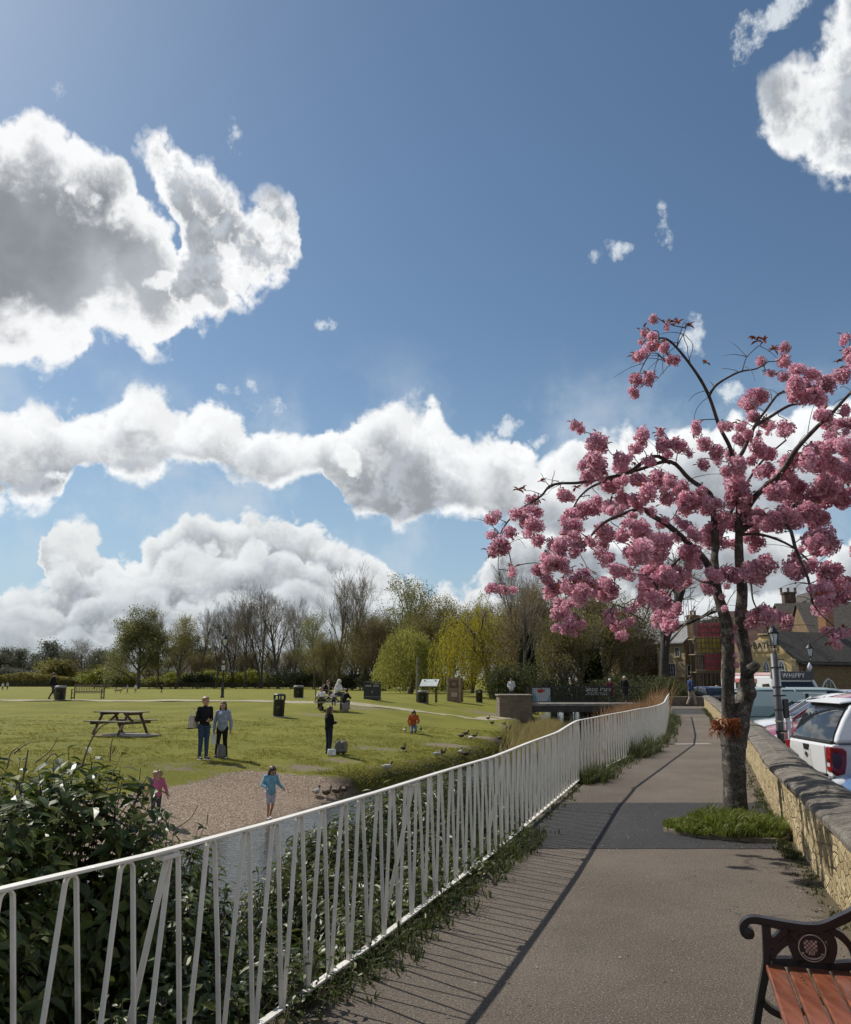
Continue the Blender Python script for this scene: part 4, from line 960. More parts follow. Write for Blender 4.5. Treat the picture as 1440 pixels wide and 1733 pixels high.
def end_frame(off, name):
    mb = MB(); T0_, T1_ = off - .024, off + .024
    P_ = lambda poly: mb.prism(poly, lambda a, z, t: bl(a, z, t), T0_, T1_)
    def ribbon(pts, w):     # a bar of given widths along a curve in the frame's plane
        pp = smooth_path([(a, z, 0) for a, z in pts], 5); n = len(pp)
        ws = rad_lerp(w if isinstance(w, list) else [w, w], n); L_, R_ = [], []
        for i, p in enumerate(pp):
            d = (pp[min(i+1, n-1)] - pp[max(i-1, 0)]).normalized(); s = Vector((-d.y, d.x, 0)); L_.append((p + s * ws[i] / 2)[:2]); R_.append((p - s * ws[i] / 2)[:2])
        for i in range(n - 1): P_([L_[i], L_[i+1], R_[i+1], R_[i]])
    ribbon([(-.045,.557),(-.062,.552),(-.074,.566),(-.071,.588),(-.052,.607),(-.02,.612),(.03,.606),(.11,.596),(.18,.593),(.235,.602),(.30,.634),(.36,.668),(.42,.72),(.46,.80),(.50,.90)], [.036,.030,.028,.026,.026,.028,.032,.036,.036,.034,.034,.034,.036,.036,.034])
    mb.lathe([(.002,T0_-.004),(.022,T0_-.002),(.022,T1_+.002),(.002,T1_+.004)], 14, M=Matrix(((BD.x,0,BL_.x),(BD.y,0,BL_.y),(0,1,0))), o=M_ @ Vector((-.052,0,.560)))
    ribbon([(.018,.60),(.015,.52),(.008,.44),(-.02,.33),(-.05,.20),(-.075,.06),(-.085,.0)], [.034,.032,.030,.028,.028,.032,.045])
    ribbon([(.03,.455),(.12,.462),(.25,.458),(.36,.470),(.44,.45)], .030)
    ribbon([(.026,.53),(.06,.55),(.10,.592)], [.024,.026,.034])
    ribbon([(.022,.465),(.045,.50),(.075,.532),(.115,.560)], [.02,.026,.032,.04])
    ribbon([(.122,.585),(.112,.55),(.118,.50),(.145,.462)], [.05,.036,.028,.04]); ribbon([(.235,.59),(.262,.55),(.258,.50),(.228,.462)], [.05,.036,.028,.04])
    ribbon([(.26,.595),(.30,.575),(.335,.53),(.352,.47)], [.03,.028,.026,.03])
    ribbon([(.41,.70),(.40,.55),(.42,.40),(.48,.2),(.54,.0)], [.034,.032,.032,.032,.045])
    ribbon([(-.025,.31),(.02,.27),(.10,.26),(.20,.33),(.31,.26),(.42,.33)], .026)
    ca = [(.185 + .060 * math.cos(a), .524 + .060 * math.sin(a)) for a in np.linspace(0, 2 * math.pi, 29)[:-1]]; P_(ca)
    return mb.build(name, iron_m, bench, bevel=.005)
end_frame(0, 'arm_frame'); end_frame(1.55, 'arm_frame')
mb = MB()
ring_ = [(.185 + .0525 * math.cos(a), .524 + .0525 * math.sin(a)) for a in np.linspace(0, 2*math.pi, 41)]; rin = [(.185 + .0485 * math.cos(a), .524 + .0485 * math.sin(a)) for a in np.linspace(0, 2*math.pi, 41)]
for i in range(40): mb.prism([ring_[i], ring_[i+1], rin[i+1], rin[i]], lambda a, z, t: bl(a, z, t), .0235, .0262)
med = mb.build('crest', crest_m, bench)
mb = MB(); mb2 = MB()
n_ = 6; sh = lambda t: .025 if t < .5 else .025 * math.sqrt(max(0, 1 - ((t - .5) / .5) ** 2))
for r_ in range(7):
    for c_ in range(n_):
        z1 = .553 - r_ * .0078; w = sh((r_ + .5) / 7); a0 = .180 - w + 2 * w * c_ / n_; a1 = .180 - w + 2 * w * (c_ + 1) / n_
        (mb if (r_ + c_) % 2 else mb2).prism([(a0, z1), (a1, z1), (a1, z1 - .0078), (a0, z1 - .0078)], lambda a, z, t: bl(a, z, t), .0235, .0268)
mb.build('shield', crest_m, med); mb2.build('shield', crest_r, med)
mb = MB(); pp = [(.185 + .034 * math.sin(a), .505 - .018 * math.cos(a)) for a in np.linspace(-1.35, 1.35, 15)]
for i in range(14):
    (a, z), (c_, y) = pp[i], pp[i+1]; mb.prism([(a, z), (c_, y), (c_, y - .006), (a, z - .006)], lambda a, z, t: bl(a, z, t), .0235, .0266)
for s_ in (-1, 1): mb.prism([(.185 + s_*.030, .505), (.185 + s_*.042, .507), (.185 + s_*.038, .497)], lambda a, z, t: bl(a, z, t), .0235, .0266)
mb.build('ribbon', crest_m, med)
for i, a in enumerate((.004,.086,.168,.250,.332)):
    mb = MB(); c_ = M_ @ Vector((a + .036, .80, .434)); mb.box((0,0,0), (.072, 1.62, .028), M=M_)
    s_ = mb.build('seat_slat', slat_m, bench, bevel=.006, loc=c_)
    if i == 1:
        mk = MB()     # scratched word-like marks in the second slat
        rk = random.Random(4); y = -.72
        for g_i in range(5):
            px_ = [(rk.uniform(-.012,.012), y + rk.uniform(0,.030)) for _ in range(4)]; y += .030
            q = smooth_path([(x_, y_, 0) for x_, y_ in px_], 5); mk.tube([M_ @ Vector((p.x, p.y, .0145)) for p in q], .0011, 4)
        mk.build('scratch', ink_m, s_)
for i, (a, z) in enumerate(((.415,.52),(.435,.60),(.455,.68),(.475,.76),(.495,.84))):
    mb = MB(); c_ = M_ @ Vector((a, .80, z)); mb.box((0,0,0), (.026, 1.62, .070), M=M_); mb.build('back_slat', slat_m, bench, bevel=.005, loc=c_)
# ------------------------------------------------------------------ people
skin_m = mat('skin', (.46,.27,.19), .55, .12, 8, spec=.35)
def cloth(name, col, rough=.85, var=.22, scale=14): return mat(name, col, rough, var, scale, .35, 60, spec=.2)
black_c = cloth('black knit', (.012,.012,.014)); jean_c = cloth('blue denim', (.035,.062,.115)); grey_c = cloth('heather grey jersey', (.27,.31,.39)); navy_c = cloth('navy cloth', (.016,.022,.042)); white_c = cloth('cream fleece', (.62,.60,.55)); orange_c = cloth('rust orange puffer', (.40,.10,.030)); pink_c = cloth('pink hooded fleece', (.50,.13,.24)); sky_c = cloth('light blue top', (.20,.40,.52)); pale_c = cloth('pale lilac shorts', (.50,.46,.52)); beige_c = cloth('stone chinos', (.30,.26,.20)); plum_c = cloth('plum coat', (.11,.018,.040)); lightg_c = cloth('pale grey hoodie', (.42,.44,.46)); dgrey_c = cloth('dark grey cloth', (.050,.052,.058)); bluej_c = cloth('blue jacket', (.030,.050,.115)); ljean_c = cloth('washed denim', (.13,.17,.24))
hair_br = mat('brown hair', (.070,.034,.018), .5, .4, 30); hair_dk = mat('dark hair', (.018,.013,.011), .5, .4, 30); hair_bl = mat('fair hair', (.27,.17,.085), .5, .35, 30); hair_gr = mat('white hair', (.60,.58,.55), .6, .2, 30)
shoe_d = mat('dark shoe', (.012,.012,.013), .5); shoe_w = mat('white shoe sole', (.6,.6,.58), .6)
eye_m = mat('eye', (.010,.008,.007), .3); lip_m = mat('lip', (.30,.10,.085), .5)
STAND = dict(head=(0,-.012,.932), neck=(0,.004,.865), chest=(0,.004,.745), waist=(0,.004,.63), pel=(0,.006,.54),
  sR=(-.100,.004,.812), sL=(.100,.004,.812), eR=(-.128,.018,.640), eL=(.128,.018,.640), wR=(-.132,-.030,.490), wL=(.132,-.030,.490),
  hR=(-.050,.004,.520), hL=(.050,.004,.520), kR=(-.055,-.008,.285), kL=(.055,-.008,.285), aR=(-.056,.012,.045), aL=(.056,.012,.045), fR=(-.060,-.085,.018), fL=(.060,-.085,.018))
def person(px_loc, rz, h, label, top, bot, hair, shoes=shoe_d, pose={}, hairlen=0, headk=1.0, vox=.008, sleeve=1.0, leg=1.0, bulk=1.0, flare=1.0, hood=None, cap=None, group=None, legbulk=1.0, skirt=0, curly=False, belly=0):
    J = dict(STAND); J.update(pose); J = {k: Vector(v) * h for k, v in J.items()}
    root = thing('person', tuple(px_loc), label, 'person', group, rz)
    mb = MB(); u = h; n = 9
    hd, hr = J['head'], .062 * h * headk
    look = Vector(pose.get('look', (0, -1, -.05))).normalized()
    Mh = look.to_track_quat('-Y', 'Z').to_matrix()
    H_ = lambda x, y, z: hd + Mh @ (Vector((x, y, z)) * hr)
    mb.ball(hd + Vector((0, .08 * hr, .12 * hr)), (hr * .88, hr * 1.02, hr * 1.05), 14, 10, Mh)
    mb.ball(H_(0, -.28, -.52), (hr * .62, hr * .66, hr * .62), 12, 8, Mh)
    mb.capsule(H_(0, -.98, .05), H_(0, -1.14, -.28), hr * .10, hr * .16, 8)           # nose
    mb.ball(H_(0, -.88, .28), (hr * .5, hr * .14, hr * .10), 8, 6, Mh); mb.ball(H_(0, -.78, -.90), (hr * .26, hr * .2, hr * .18), 8, 6, Mh)
    for s in (-1, 1): mb.ball(H_(s * .9, .05, -.08), (hr * .12, hr * .2, hr * .3), 8, 6, Mh)
    mb.capsule(J['neck'] - Vector((0, 0, .03 * u)), hd + Vector((0, .15 * hr, -.4 * hr)), .033 * u, .031 * u, n)
    mb.capsule(J['waist'], J['chest'], .068 * u, .080 * u, 12); mb.capsule(J['pel'], J['waist'], .075 * u, .066 * u, 12)
    mb.capsule(J['chest'] + Vector((0, 0, .04 * u)), J['neck'] - Vector((0, 0, .02 * u)), .07 * u, .035 * u, 12)
    for s, sg in (('R', -1), ('L', 1)):
        S, E, Wr = J['s' + s], J['e' + s], J['w' + s]
        mb.capsule(J['chest'] + Vector((0, 0, .05 * u)), S, .05 * u, .030 * u, n); mb.capsule(S, E, .028 * u, .022 * u, n); mb.capsule(E, Wr, .0225 * u, .0145 * u, n)
        d = (Wr - E).normalized(); d = (d + Vector(pose.get('hand' + s, (0, 0, -.1)))).normalized()
        pal = d.cross(Vector((1, .1, 0)) if abs(d.x) < .8 else Vector((0, 1, 0))).normalized(); sd = d.cross(pal).normalized()
        mb.capsule(Wr, Wr + d * .040 * u, .016 * u, .019 * u, n)
        for q in range(4):
            a = Wr + d * .052 * u + sd * (q - 1.5) * .0105 * u; L = (.036, .043, .040, .030)[q] * u
            b1 = a + (d + pal * .25).normalized() * L * .55; mb.capsule(a, b1, .0062 * u, .0055 * u, 6, 2); mb.capsule(b1, b1 + (d * .7 + pal * .8).normalized() * L * .5, .0055 * u, .0045 * u, 6, 2)
        a = Wr + d * .018 * u + sd * -.016 * u; b1 = a + (d * .6 - sd * .7 + pal * .3).normalized() * .03 * u; mb.capsule(a, b1, .0075 * u, .006 * u, 6, 2); mb.capsule(b1, b1 + (d + pal * .4).normalized() * .02 * u, .006 * u, .005 * u, 6, 2)
        Hp, K, An, Ft = J['h' + s], J['k' + s], J['a' + s], J['f' + s]
        mb.capsule(Hp, K, .050 * u, .033 * u, n); mb.capsule(K, An, .033 * u, .020 * u, n); mb.capsule(An, Ft, .022 * u, .018 * u, n)
    mb.build('body', skin_m, root, remesh=vox)
    # face
    for s in (-1, 1): eb = MB(); eb.ball(H_(s * .34, -.86, .12), (hr * .13, hr * .08, hr * .07), 8, 6, Mh); eb.build('eye', eye_m, root, smooth=True)
    lb = MB(); lb.ball(H_(0, -.90, -.52), (hr * .24, hr * .08, hr * .07), 8, 6, Mh); lb.build('mouth', lip_m, root, smooth=True)
    # hair
    hb = MB()
    if hair:
        hb.ball(hd + Mh @ Vector((0, .22 * hr, .30 * hr)), (hr * 1.0, hr * 1.02, hr * 1.02), 14, 10, Mh)
        hb.ball(H_(0, -.30, .86), (hr * .72, hr * .55, hr * .34), 10, 8, Mh)
        if hairlen:
            for s in (-1, 1):
                hb.capsule(H_(s * .72, .1, .3), H_(s * .86, .12, -.6 - hairlen * .5), hr * .36, hr * .36, 8)
                hb.capsule(H_(s * .86, .12, -.6 - hairlen * .5), H_(s * .80, -.05, -1.0 - hairlen), hr * .36, hr * .2, 8)
            hb.capsule(H_(0, .55, .2), H_(0, .6, -1.0 - hairlen), hr * .72, hr * .5, 10)
        if curly:
            rc = random.Random(3)
            for q in range(46):
                d = Vector((rc.gauss(0, 1), rc.gauss(.3, 1), rc.gauss(.35, .8))).normalized()
                if d.y < -.55 and d.z < .35: continue
                hb.ball(H_(d.x * 1.08, d.y * 1.08 + .15, d.z * 1.12 + .22), hr * rc.uniform(.17, .30), 7, 5)
        hb.build('hair', hair, root, remesh=max(vox, .010))
    if hood:
        q = MB(); q.ball(hd + Mh @ Vector((0, .25 * hr, .12 * hr)), (hr * 1.22, hr * 1.15, hr * 1.28), 14, 10, Mh); q.capsule(H_(0, .5, -.6), J['neck'] - Vector((0, -.02 * u, .02 * u)), hr * .95, hr * .8, 10); q.build('hood', hood, root, remesh=max(vox, .012))
    if cap:
        q = MB(); q.ball(H_(0, .12, .50), (hr * 1.06, hr * 1.1, hr * .72), 14, 8, Mh); q.ball(H_(0, -1.0, .52), (hr * .7, hr * .62, hr * .10), 12, 6, Mh); q.build('cap', cap, root, remesh=max(vox, .010))
    # clothes: each garment one continuous surface over the body
    tb = MB(); g = .010 * u * bulk; B_ = bulk
    hem = J['pel'] + (J['waist'] - J['pel']) * .15
    tb.capsule(hem, J['waist'], .084 * u * B_, .078 * u * B_, 14); tb.capsule(J['waist'], J['chest'], .078 * u * B_, .088 * u * B_, 14)
    if belly: tb.ball(J['waist'] + Vector((0, -.030 * u, .012 * u)), (.095 * u * belly, .075 * u * belly, .085 * u), 14, 10)
    tb.capsule(J['chest'] + Vector((0, 0, .03 * u)), J['neck'] - Vector((0, 0, .035 * u)), .08 * u, .046 * u, 12)
    if skirt: tb.capsule(J['waist'], J['pel'] - Vector((0, 0, skirt * u)), .08 * u * B_, .10 * u * B_, 14)
    for s in 'RL':
        S, E, Wr = J['s' + s], J['e' + s], J['w' + s]
        tb.capsule(J['chest'] + Vector((0, 0, .05 * u)), S, .055 * u, .038 * u * B_, n); tb.capsule(S, E, .029 * u + g, .024 * u + g, n)
        if sleeve > .3: tb.capsule(E, E.lerp(Wr, sleeve * .94), .024 * u + g, .018 * u + g, n)
        # a couple of folds
    tb.build('top', top, root, remesh=max(vox, .009))
    bb = MB(); Lb = legbulk
    bb.capsule(J['pel'], J['waist'] - (J['waist'] - J['pel']) * .25, .082 * u, .074 * u, 14)
    for s in 'RL':
        Hp, K, An = J['h' + s], J['k' + s], J['a' + s]
        bb.capsule(J['pel'], Hp, .078 * u, .062 * u, 12); bb.capsule(Hp, K if leg >= .5 else Hp.lerp(K, leg * 2), .058 * u * Lb, .040 * u * Lb, 12)
        if leg > .5: bb.capsule(K, K.lerp(An, (leg - .5) * 2 * .97), .040 * u * Lb, .027 * u * Lb * flare, 12)
    bb.build('trousers' if leg > .6 else 'shorts', bot, root, remesh=max(vox, .009))
    for s in 'RL':
        q = MB(); An, Ft = J['a' + s], J['f' + s]; d = (Ft - An); d.z = 0; d = d.normalized() if d.length > 1e-4 else Vector((0, -1, 0))
        bk = Vector((An.x, An.y, Ft.z)) - d * .012 * u
        q.capsule(bk + Vector((0, 0, .012 * u)), Ft + Vector((0, 0, .006 * u)), .026 * u, .021 * u, 10); q.capsule(An + Vector((0,0,-.01*u)), bk + Vector((0,0,.012*u)), .026 * u, .026 * u, 10)
        so_ = q.build('shoe', shoes, root, remesh=max(vox, .008))
        if shoes is shoe_d and h > 1.5 and vox < .01:
            q = MB(); q.capsule(bk + Vector((0,0,-.012*u)), Ft + Vector((0,0,-.012*u)), .024*u, .021*u, 10, 2); q.build('sole', shoe_w, so_, smooth=True)
    return root
g_pairs = None
w1 = person(on(343,1286), R(38), 1.74, 'person in black top and blue jeans with a tote on one shoulder', black_c, jean_c, hair_bl, pose=dict(look=(.25,-1,-.1), eR=(-.125,.03,.64), wR=(-.02,-.105,.62), eL=(.125,.02,.64), wL=(.03,-.125,.63), kL=(.045,-.012,.285), aL=(.042,-.03,.045), fL=(.05,-.125,.018), handR=(.3,-.4,.1), handL=(-.3,-.4,.2)), vox=.007)
w2 = person(on(374,1282), R(2), 1.58, 'person in pale grey sweatshirt and black flared trousers holding papers', grey_c, black_c, hair_br, hairlen=.75, bulk=1.16, flare=1.55, belly=1.0, pose=dict(look=(-.1,-1,-.02), eR=(-.150,.02,.63), wR=(-.150,-.02,.47), eL=(.150,.03,.64), wL=(.150,.01,.50), kR=(-.07,-.01,.285), aR=(-.085,.012,.045), fR=(-.10,-.08,.018), kL=(.06,-.01,.285), aL=(.075,.012,.045), fL=(.10,-.075,.018)), vox=.007)
w3 = person(on(556,1276), R(128), 1.46, 'person in black jacket and navy trousers seen from behind near two rucksacks', black_c, navy_c, hair_br, hairlen=.5, bulk=1.15, headk=1.12, pose=dict(eR=(-.12,-.03,.66), wR=(-.05,-.14,.66), eL=(.12,-.03,.66), wL=(.05,-.14,.68), look=(0,-1,-.2)), vox=.008)
kneel = dict(head=(0,-.17,.60), neck=(0,-.10,.545), chest=(0,-.05,.45), waist=(0,.0,.36), pel=(0,.03,.27), sR=(-.11,-.07,.50), sL=(.11,-.07,.50), eR=(-.17,-.12,.36), eL=(.16,-.13,.36), wR=(-.13,-.20,.24), wL=(.10,-.24,.30), hR=(-.05,.03,.26), hL=(.05,.03,.26), kR=(-.06,-.16,.06), kL=(.06,-.17,.10), aR=(-.06,.10,.035), aL=(.06,-.02,.035), fR=(-.06,.16,.02), fL=(.06,-.10,.02), look=(0,-1,-.7))
w4 = person(on(699,1241), R(8), 1.42, 'person kneeling on the grass in a rust orange jacket and pale jeans', orange_c, ljean_c, hair_dk, bulk=1.32, hairlen=.2, pose=kneel, vox=.010)
w5 = person(on(262,1392), R(20), 1.0, 'small curly haired child in pink hooded fleece behind the laurel shrub', pink_c, dgrey_c, hair_bl, headk=1.38, bulk=1.3, curly=True, pose=dict(head=(0,-.01,.90), eL=(.17,.0,.66), wL=(.21,-.06,.52), eR=(-.16,.0,.66), wR=(-.19,-.05,.53), look=(.2,-1,-.05)), vox=.007)
w6 = person(on(456,1388), R(25), 1.1, 'child in light blue top and pale shorts stepping along the shingle', sky_c, pale_c, hair_br, shoes=shoe_w, headk=1.25, bulk=1.25, hairlen=.4, leg=.42, legbulk=1.1, pose=dict(head=(.02,-.03,.915), look=(.25,-1,-.45), eR=(-.16,.02,.67), wR=(-.11,-.10,.62), eL=(.16,.0,.67), wL=(.22,-.06,.60), kR=(-.045,-.05,.30), aR=(-.03,.02,.05), fR=(-.02,-.06,.02), kL=(.05,-.02,.30), aL=(.02,.06,.06), fL=(.03,-.02,.03)), vox=.007)
stride = dict(kR=(-.05,-.08,.29), aR=(-.05,-.13,.05), fR=(-.05,-.22,.035), kL=(.05,.02,.29), aL=(.05,.15,.075), fL=(.05,.09,.02), eR=(-.12,.06,.65), wR=(-.12,.02,.50), eL=(.12,-.01,.65), wL=(.12,-.10,.52))
w7 = person(on(88,1184), R(90), 1.74, 'man in black hoodie and cap walking beside the litter bin', black_c, dgrey_c, hair_dk, cap=black_c, bulk=1.2, pose=stride, vox=.012)
# bags and things carried
canvas_m = cloth('cream canvas', (.52,.46,.38)); trim_m = mat('black webbing', (.012,.012,.012), .8)
def tote(p, rz, w, h, d, label, m_, name='tote_bag', tilt=0.0):
    t = thing(name, tuple(p), label, 'bag', None, rz); mb = MB()
    vs = []
    for z, k, dd in ((0,.9,1.0),(h*.08,1,1.15),(h*.5,1.0,1.0),(h*.85,.98,.55),(h,.95,.30)):
        for a in np.linspace(0, 2*math.pi, 17)[:-1]:
            c_, s_ = math.cos(a), math.sin(a); q = 2.6
            vs.append((w/2*k*math.copysign(abs(c_)**(2/q), c_), d/2*dd*math.copysign(abs(s_)**(2/q), s_) + tilt*z, z))
    mb.add(vs, [(i*16+a, i*16+(a+1)%16, (i+1)*16+(a+1)%16, (i+1)*16+a) for i in range(4) for a in range(16)] + [tuple(range(16))[::-1], tuple(64+a for a in range(16))])
    mb.build('bag_body', m_, t, smooth=True)
    return t
sh = Vector((-.100,.004,.80)) * 1.74; rot1 = Matrix.Rotation(R(38), 3, 'Z')
bp = w1.location + rot1 @ Vector((-.30, .10, .86))
tb_ = tote(bp, R(70), .46, .36, .12, 'cream canvas tote bag with black trim hanging from a shoulder', canvas_m)
mb = MB()
for s in (-1, 1):
    pp = smooth_path([(s*.12,.0,.35),(s*.09,.02,.5),(s*.03,.03,.60)], 5); mb.tube(pp, .010, 5)
st_ = w1.location + rot1 @ (sh + Vector((0,0,.04))) - bp; iv = Matrix.Rotation(R(-70), 3, 'Z')
for s in (-1, 1): mb.tube([(s*.14,0,.34), iv @ st_ + Vector((s*.02,0,.0))], .011, 5)
mb.build('strap', canvas_m, tb_, smooth=True)
mb = MB(); mb.box((0,0,.012), (.47,.125,.028)); mb.build('trim', trim_m, tb_, bevel=.004)
pap = thing('paper_sheet', tuple(w2.location + Vector((-.20,-.07,.52))), 'white sheets of paper held at the hip', 'paper', None, R(15)); mb = MB()
for k in range(3): mb.box((k*.008,-k*.006,.0), (.20,.0016,.28), rz=R(6*k-8))
mb.build('sheet', mat('white paper', (.72,.71,.68), .8, .08), pap)
tote(w2.location + Vector((.02,-.06,.0)), R(20), .26, .38, .22, 'slumped grey sack between the feet of the person in grey', cloth('grey canvas sack', (.16,.155,.15)), 'sack', .05)
pk = cloth('grey rucksack nylon', (.13,.125,.115)); pk2 = cloth('taupe rucksack nylon', (.20,.18,.155))
for (q, rz, m_, lb, w) in ((on(572,1277), .2, pk, 'grey rucksack with loop handle standing on the grass', .30), (on(581,1276), -.1, pk2, 'taupe rucksack standing right of the grey one', .28)):
    t = thing('rucksack', tuple(q), lb, 'bag', 'rucksacks on the grass', rz); mb = MB(); mb.capsule((0,0,.14),(0,0,.30),.14,.12,12); mb.build('bag_body', m_, t, remesh=.014)
    mb = MB(); mb.capsule((-.07,-.10,.12),(.07,-.10,.12),.07,.07,10); mb.build('pocket', m_, t, smooth=True)
    mb = MB(); mb.tube([(.05*math.cos(a), 0, .42+.05*math.sin(a)) for a in np.linspace(0, math.pi, 9)], .010, 6)
    for s in (-1, 1): mb.tube(smooth_path([(s*.08,.12,.40),(s*.09,.19,.25),(s*.08,.12,.06)], 4), .012, 5)
    mb.build('strap', trim_m, t, smooth=True)
tote(on(561,1279), .4, .26, .20, .2, 'small white carrier bag beside the rucksacks', mat('white plastic bag', (.6,.6,.6), .35), 'carrier_bag')
# ------------------------------------------------------------------ picnic tables, benches, bins
oldwood = mat('weathered dark timber', (.085,.060,.040), .85, .4, 9, .4); greywood = mat('grey weathered timber', (.19,.165,.125), .85, .35, 9, .4); teak = mat('grey brown bench timber', (.16,.125,.085), .8, .3, 9, .4)
slab_m = mat('concrete pad', (.33,.30,.25), .9, .25, 5, .3)
def picnic(loc, rz, label, topm, legm):
    t = thing('picnic_table', tuple(loc), label, 'picnic table', 'picnic tables on the meadow', rz); Lh = .92
    mb = MB()
    for k in range(6): mb.box((0, -.325 + k * .13, .745), (Lh * 2, .118, .040))
    mb.build('table_top', topm, t, bevel=.006)
    for s in (-1, 1):
        mb = MB()
        for k in (0, 1): mb.box((0, s * (.62 + k * .13), .45), (Lh * 2, .118, .040))
        mb.build('seat', topm, t, bevel=.006)
    for sx in (-1, 1):
        mb = MB(); x = sx * .62
        mb.box((x, 0, .69), (.045, .70, .085)); mb.box((x, 0, .385), (.045, 1.56, .085)); mb.build('cross_beam', legm, t, bevel=.004)
        for sy in (-1, 1):
            mb = MB(); mb.bar((x - sx * .047, sy * .27, .725), (x - sx * .047, sy * .70, 0), .045, .095, up=(1, 0, 0)); mb.build('leg', legm, t, bevel=.004)
    mb = MB()
    for sx in (-1, 1): mb.bar((sx * .60, 0, .37), (sx * .12, 0, .715), .04, .07)
    mb.build('brace', legm, t)
    return t
q = on(203,1243); picnic(q + Vector((0,0,.02)), R(-24), 'empty picnic table on a small slab in the open grass', greywood, oldwood)
sl_ = MB(); 
for i in range(10):
    pass
slab = MB(); slab.box((0,0,0), (1.7,1.0,.05)); o = slab.build('slab', slab_m, loc=q + Vector((.5,-.25,0)), bevel=.01); o.rotation_euler.z = R(-20); tag(o, kind='structure')
q2 = on(560,1203); picnic(q2, R(10), 'picnic table crowded with people and bags', greywood, oldwood)
q3 = on(685,1171); picnic(q3, R(30), 'tiny distant picnic table under the round willow', oldwood, oldwood)
def sit(z, lean=0.0): return dict(head=(0,-.03-lean,z+.40), neck=(0,-.0-lean*.8,z+.335), chest=(0,-lean*.5,z+.215), waist=(0,.0,z+.10), pel=(0,.02,z+.02), sR=(-.10,-lean*.7,z+.285), sL=(.10,-lean*.7,z+.285), eR=(-.13,-.07-lean,z+.14), eL=(.13,-.07-lean,z+.14), wR=(-.06,-.20-lean,z+.17), wL=(.06,-.20-lean,z+.17), hR=(-.05,.01,z+.02), hL=(.05,.01,z+.02), kR=(-.06,-.24,z+.04), kL=(.06,-.24,z+.04), aR=(-.06,-.22,z-.19), aL=(.06,-.22,z-.19), fR=(-.06,-.31,z-.22), fL=(.06,-.31,z-.22))
def q2at(dx, dy): 
    return Vector((q2.x + dx, q2.y + dy, q2.z))
person(q2at(.30,.25), R(60), 1.70, 'person in cream hoodie sitting up on the crowded table, reading a phone', white_c, dgrey_c, None, hood=white_c, bulk=1.3, pose=dict(sit(.50,.05), look=(0,-1,-.5)), vox=.011)
person(q2at(-.55,.72), R(-15), 1.62, 'person in cream fleece slumped forward over the crowded table', white_c, navy_c, hair_bl, bulk=1.35, pose=dict(sit(.29,.16), look=(0,-1,-.9)), vox=.011)
person(q2at(.05,.70), R(10), 1.15, 'fair haired child at the middle of the crowded table', lightg_c, navy_c, hair_bl, bulk=1.2, headk=1.3, pose=sit(.42,.05), vox=.011)
person(q2at(.75,-.55), R(150), 1.5, 'person in black with dark hair bent over at the right end of the crowded table', black_c, dgrey_c, hair_dk, bulk=1.2, pose=sit(.30,.14), vox=.012)
tote(q2at(.85,-.75), .3, .40, .42, .22, 'patterned shopping bag leaning on the legs of the crowded table', mat('patterned bag cloth', (.30,.26,.25), .8, .8, 26, col2=(.06,.05,.06)), 'shopping_bag')
tote(q2at(-.5,-.2), .1, .26, .22, .22, 'black bag under the crowded table', black_c, 'handbag')
tote(q2at(.55,.05) + Vector((0,0,.77)), .2, .34, .20, .24, 'dark holdall standing on the crowded table', dgrey_c, 'holdall')
def slat_bench(loc, rz, label, L=1.7):
    t = thing('garden_bench', tuple(loc), label, 'bench', 'timber benches by the footpath', rz)
    for sx in (-1, 1):
        x = sx * L / 2
        for (y, zt, nm) in ((.26,.98,'leg'), (-.26,.66,'leg')):
            mb = MB(); mb.box((x, y, zt / 2), (.07,.07,zt)); mb.build(nm, teak, t, bevel=.006)
        mb = MB(); mb.box((x, -.02, .675), (.085,.60,.035)); mb.build('arm_rest', teak, t, bevel=.006)
        mb = MB(); mb.box((x, 0, .12), (.05,.46,.06)); mb.build('stretcher', teak, t)
    mb = MB()
    for k in range(5): mb.box((0, -.24 + k * .11, .43), (L - .08,.09,.028))
    mb.build('seat', teak, t)
    mb = MB(); mb.box((0,.255,.95), (L - .07,.045,.11)); mb.box((0,.255,.50), (L - .07,.045,.06))
    for k in range(17): mb.box((-L/2 + .10 + k * (L - .2) / 16, .258, .71), (.035,.025,.40))
    mb.build('backrest', teak, t)
    return t
qb = on(148,1184); slat_bench(qb, R(2), 'slatted timber bench with its back to the far trees', 2.0)
bin_m = mat('black bin plastic', (.014,.015,.018), .45, .3, 5, .1); lid_m = mat('grey bin lid', (.20,.20,.19), .5); gold_m = mat('pale bin lettering', (.42,.38,.30), .5)
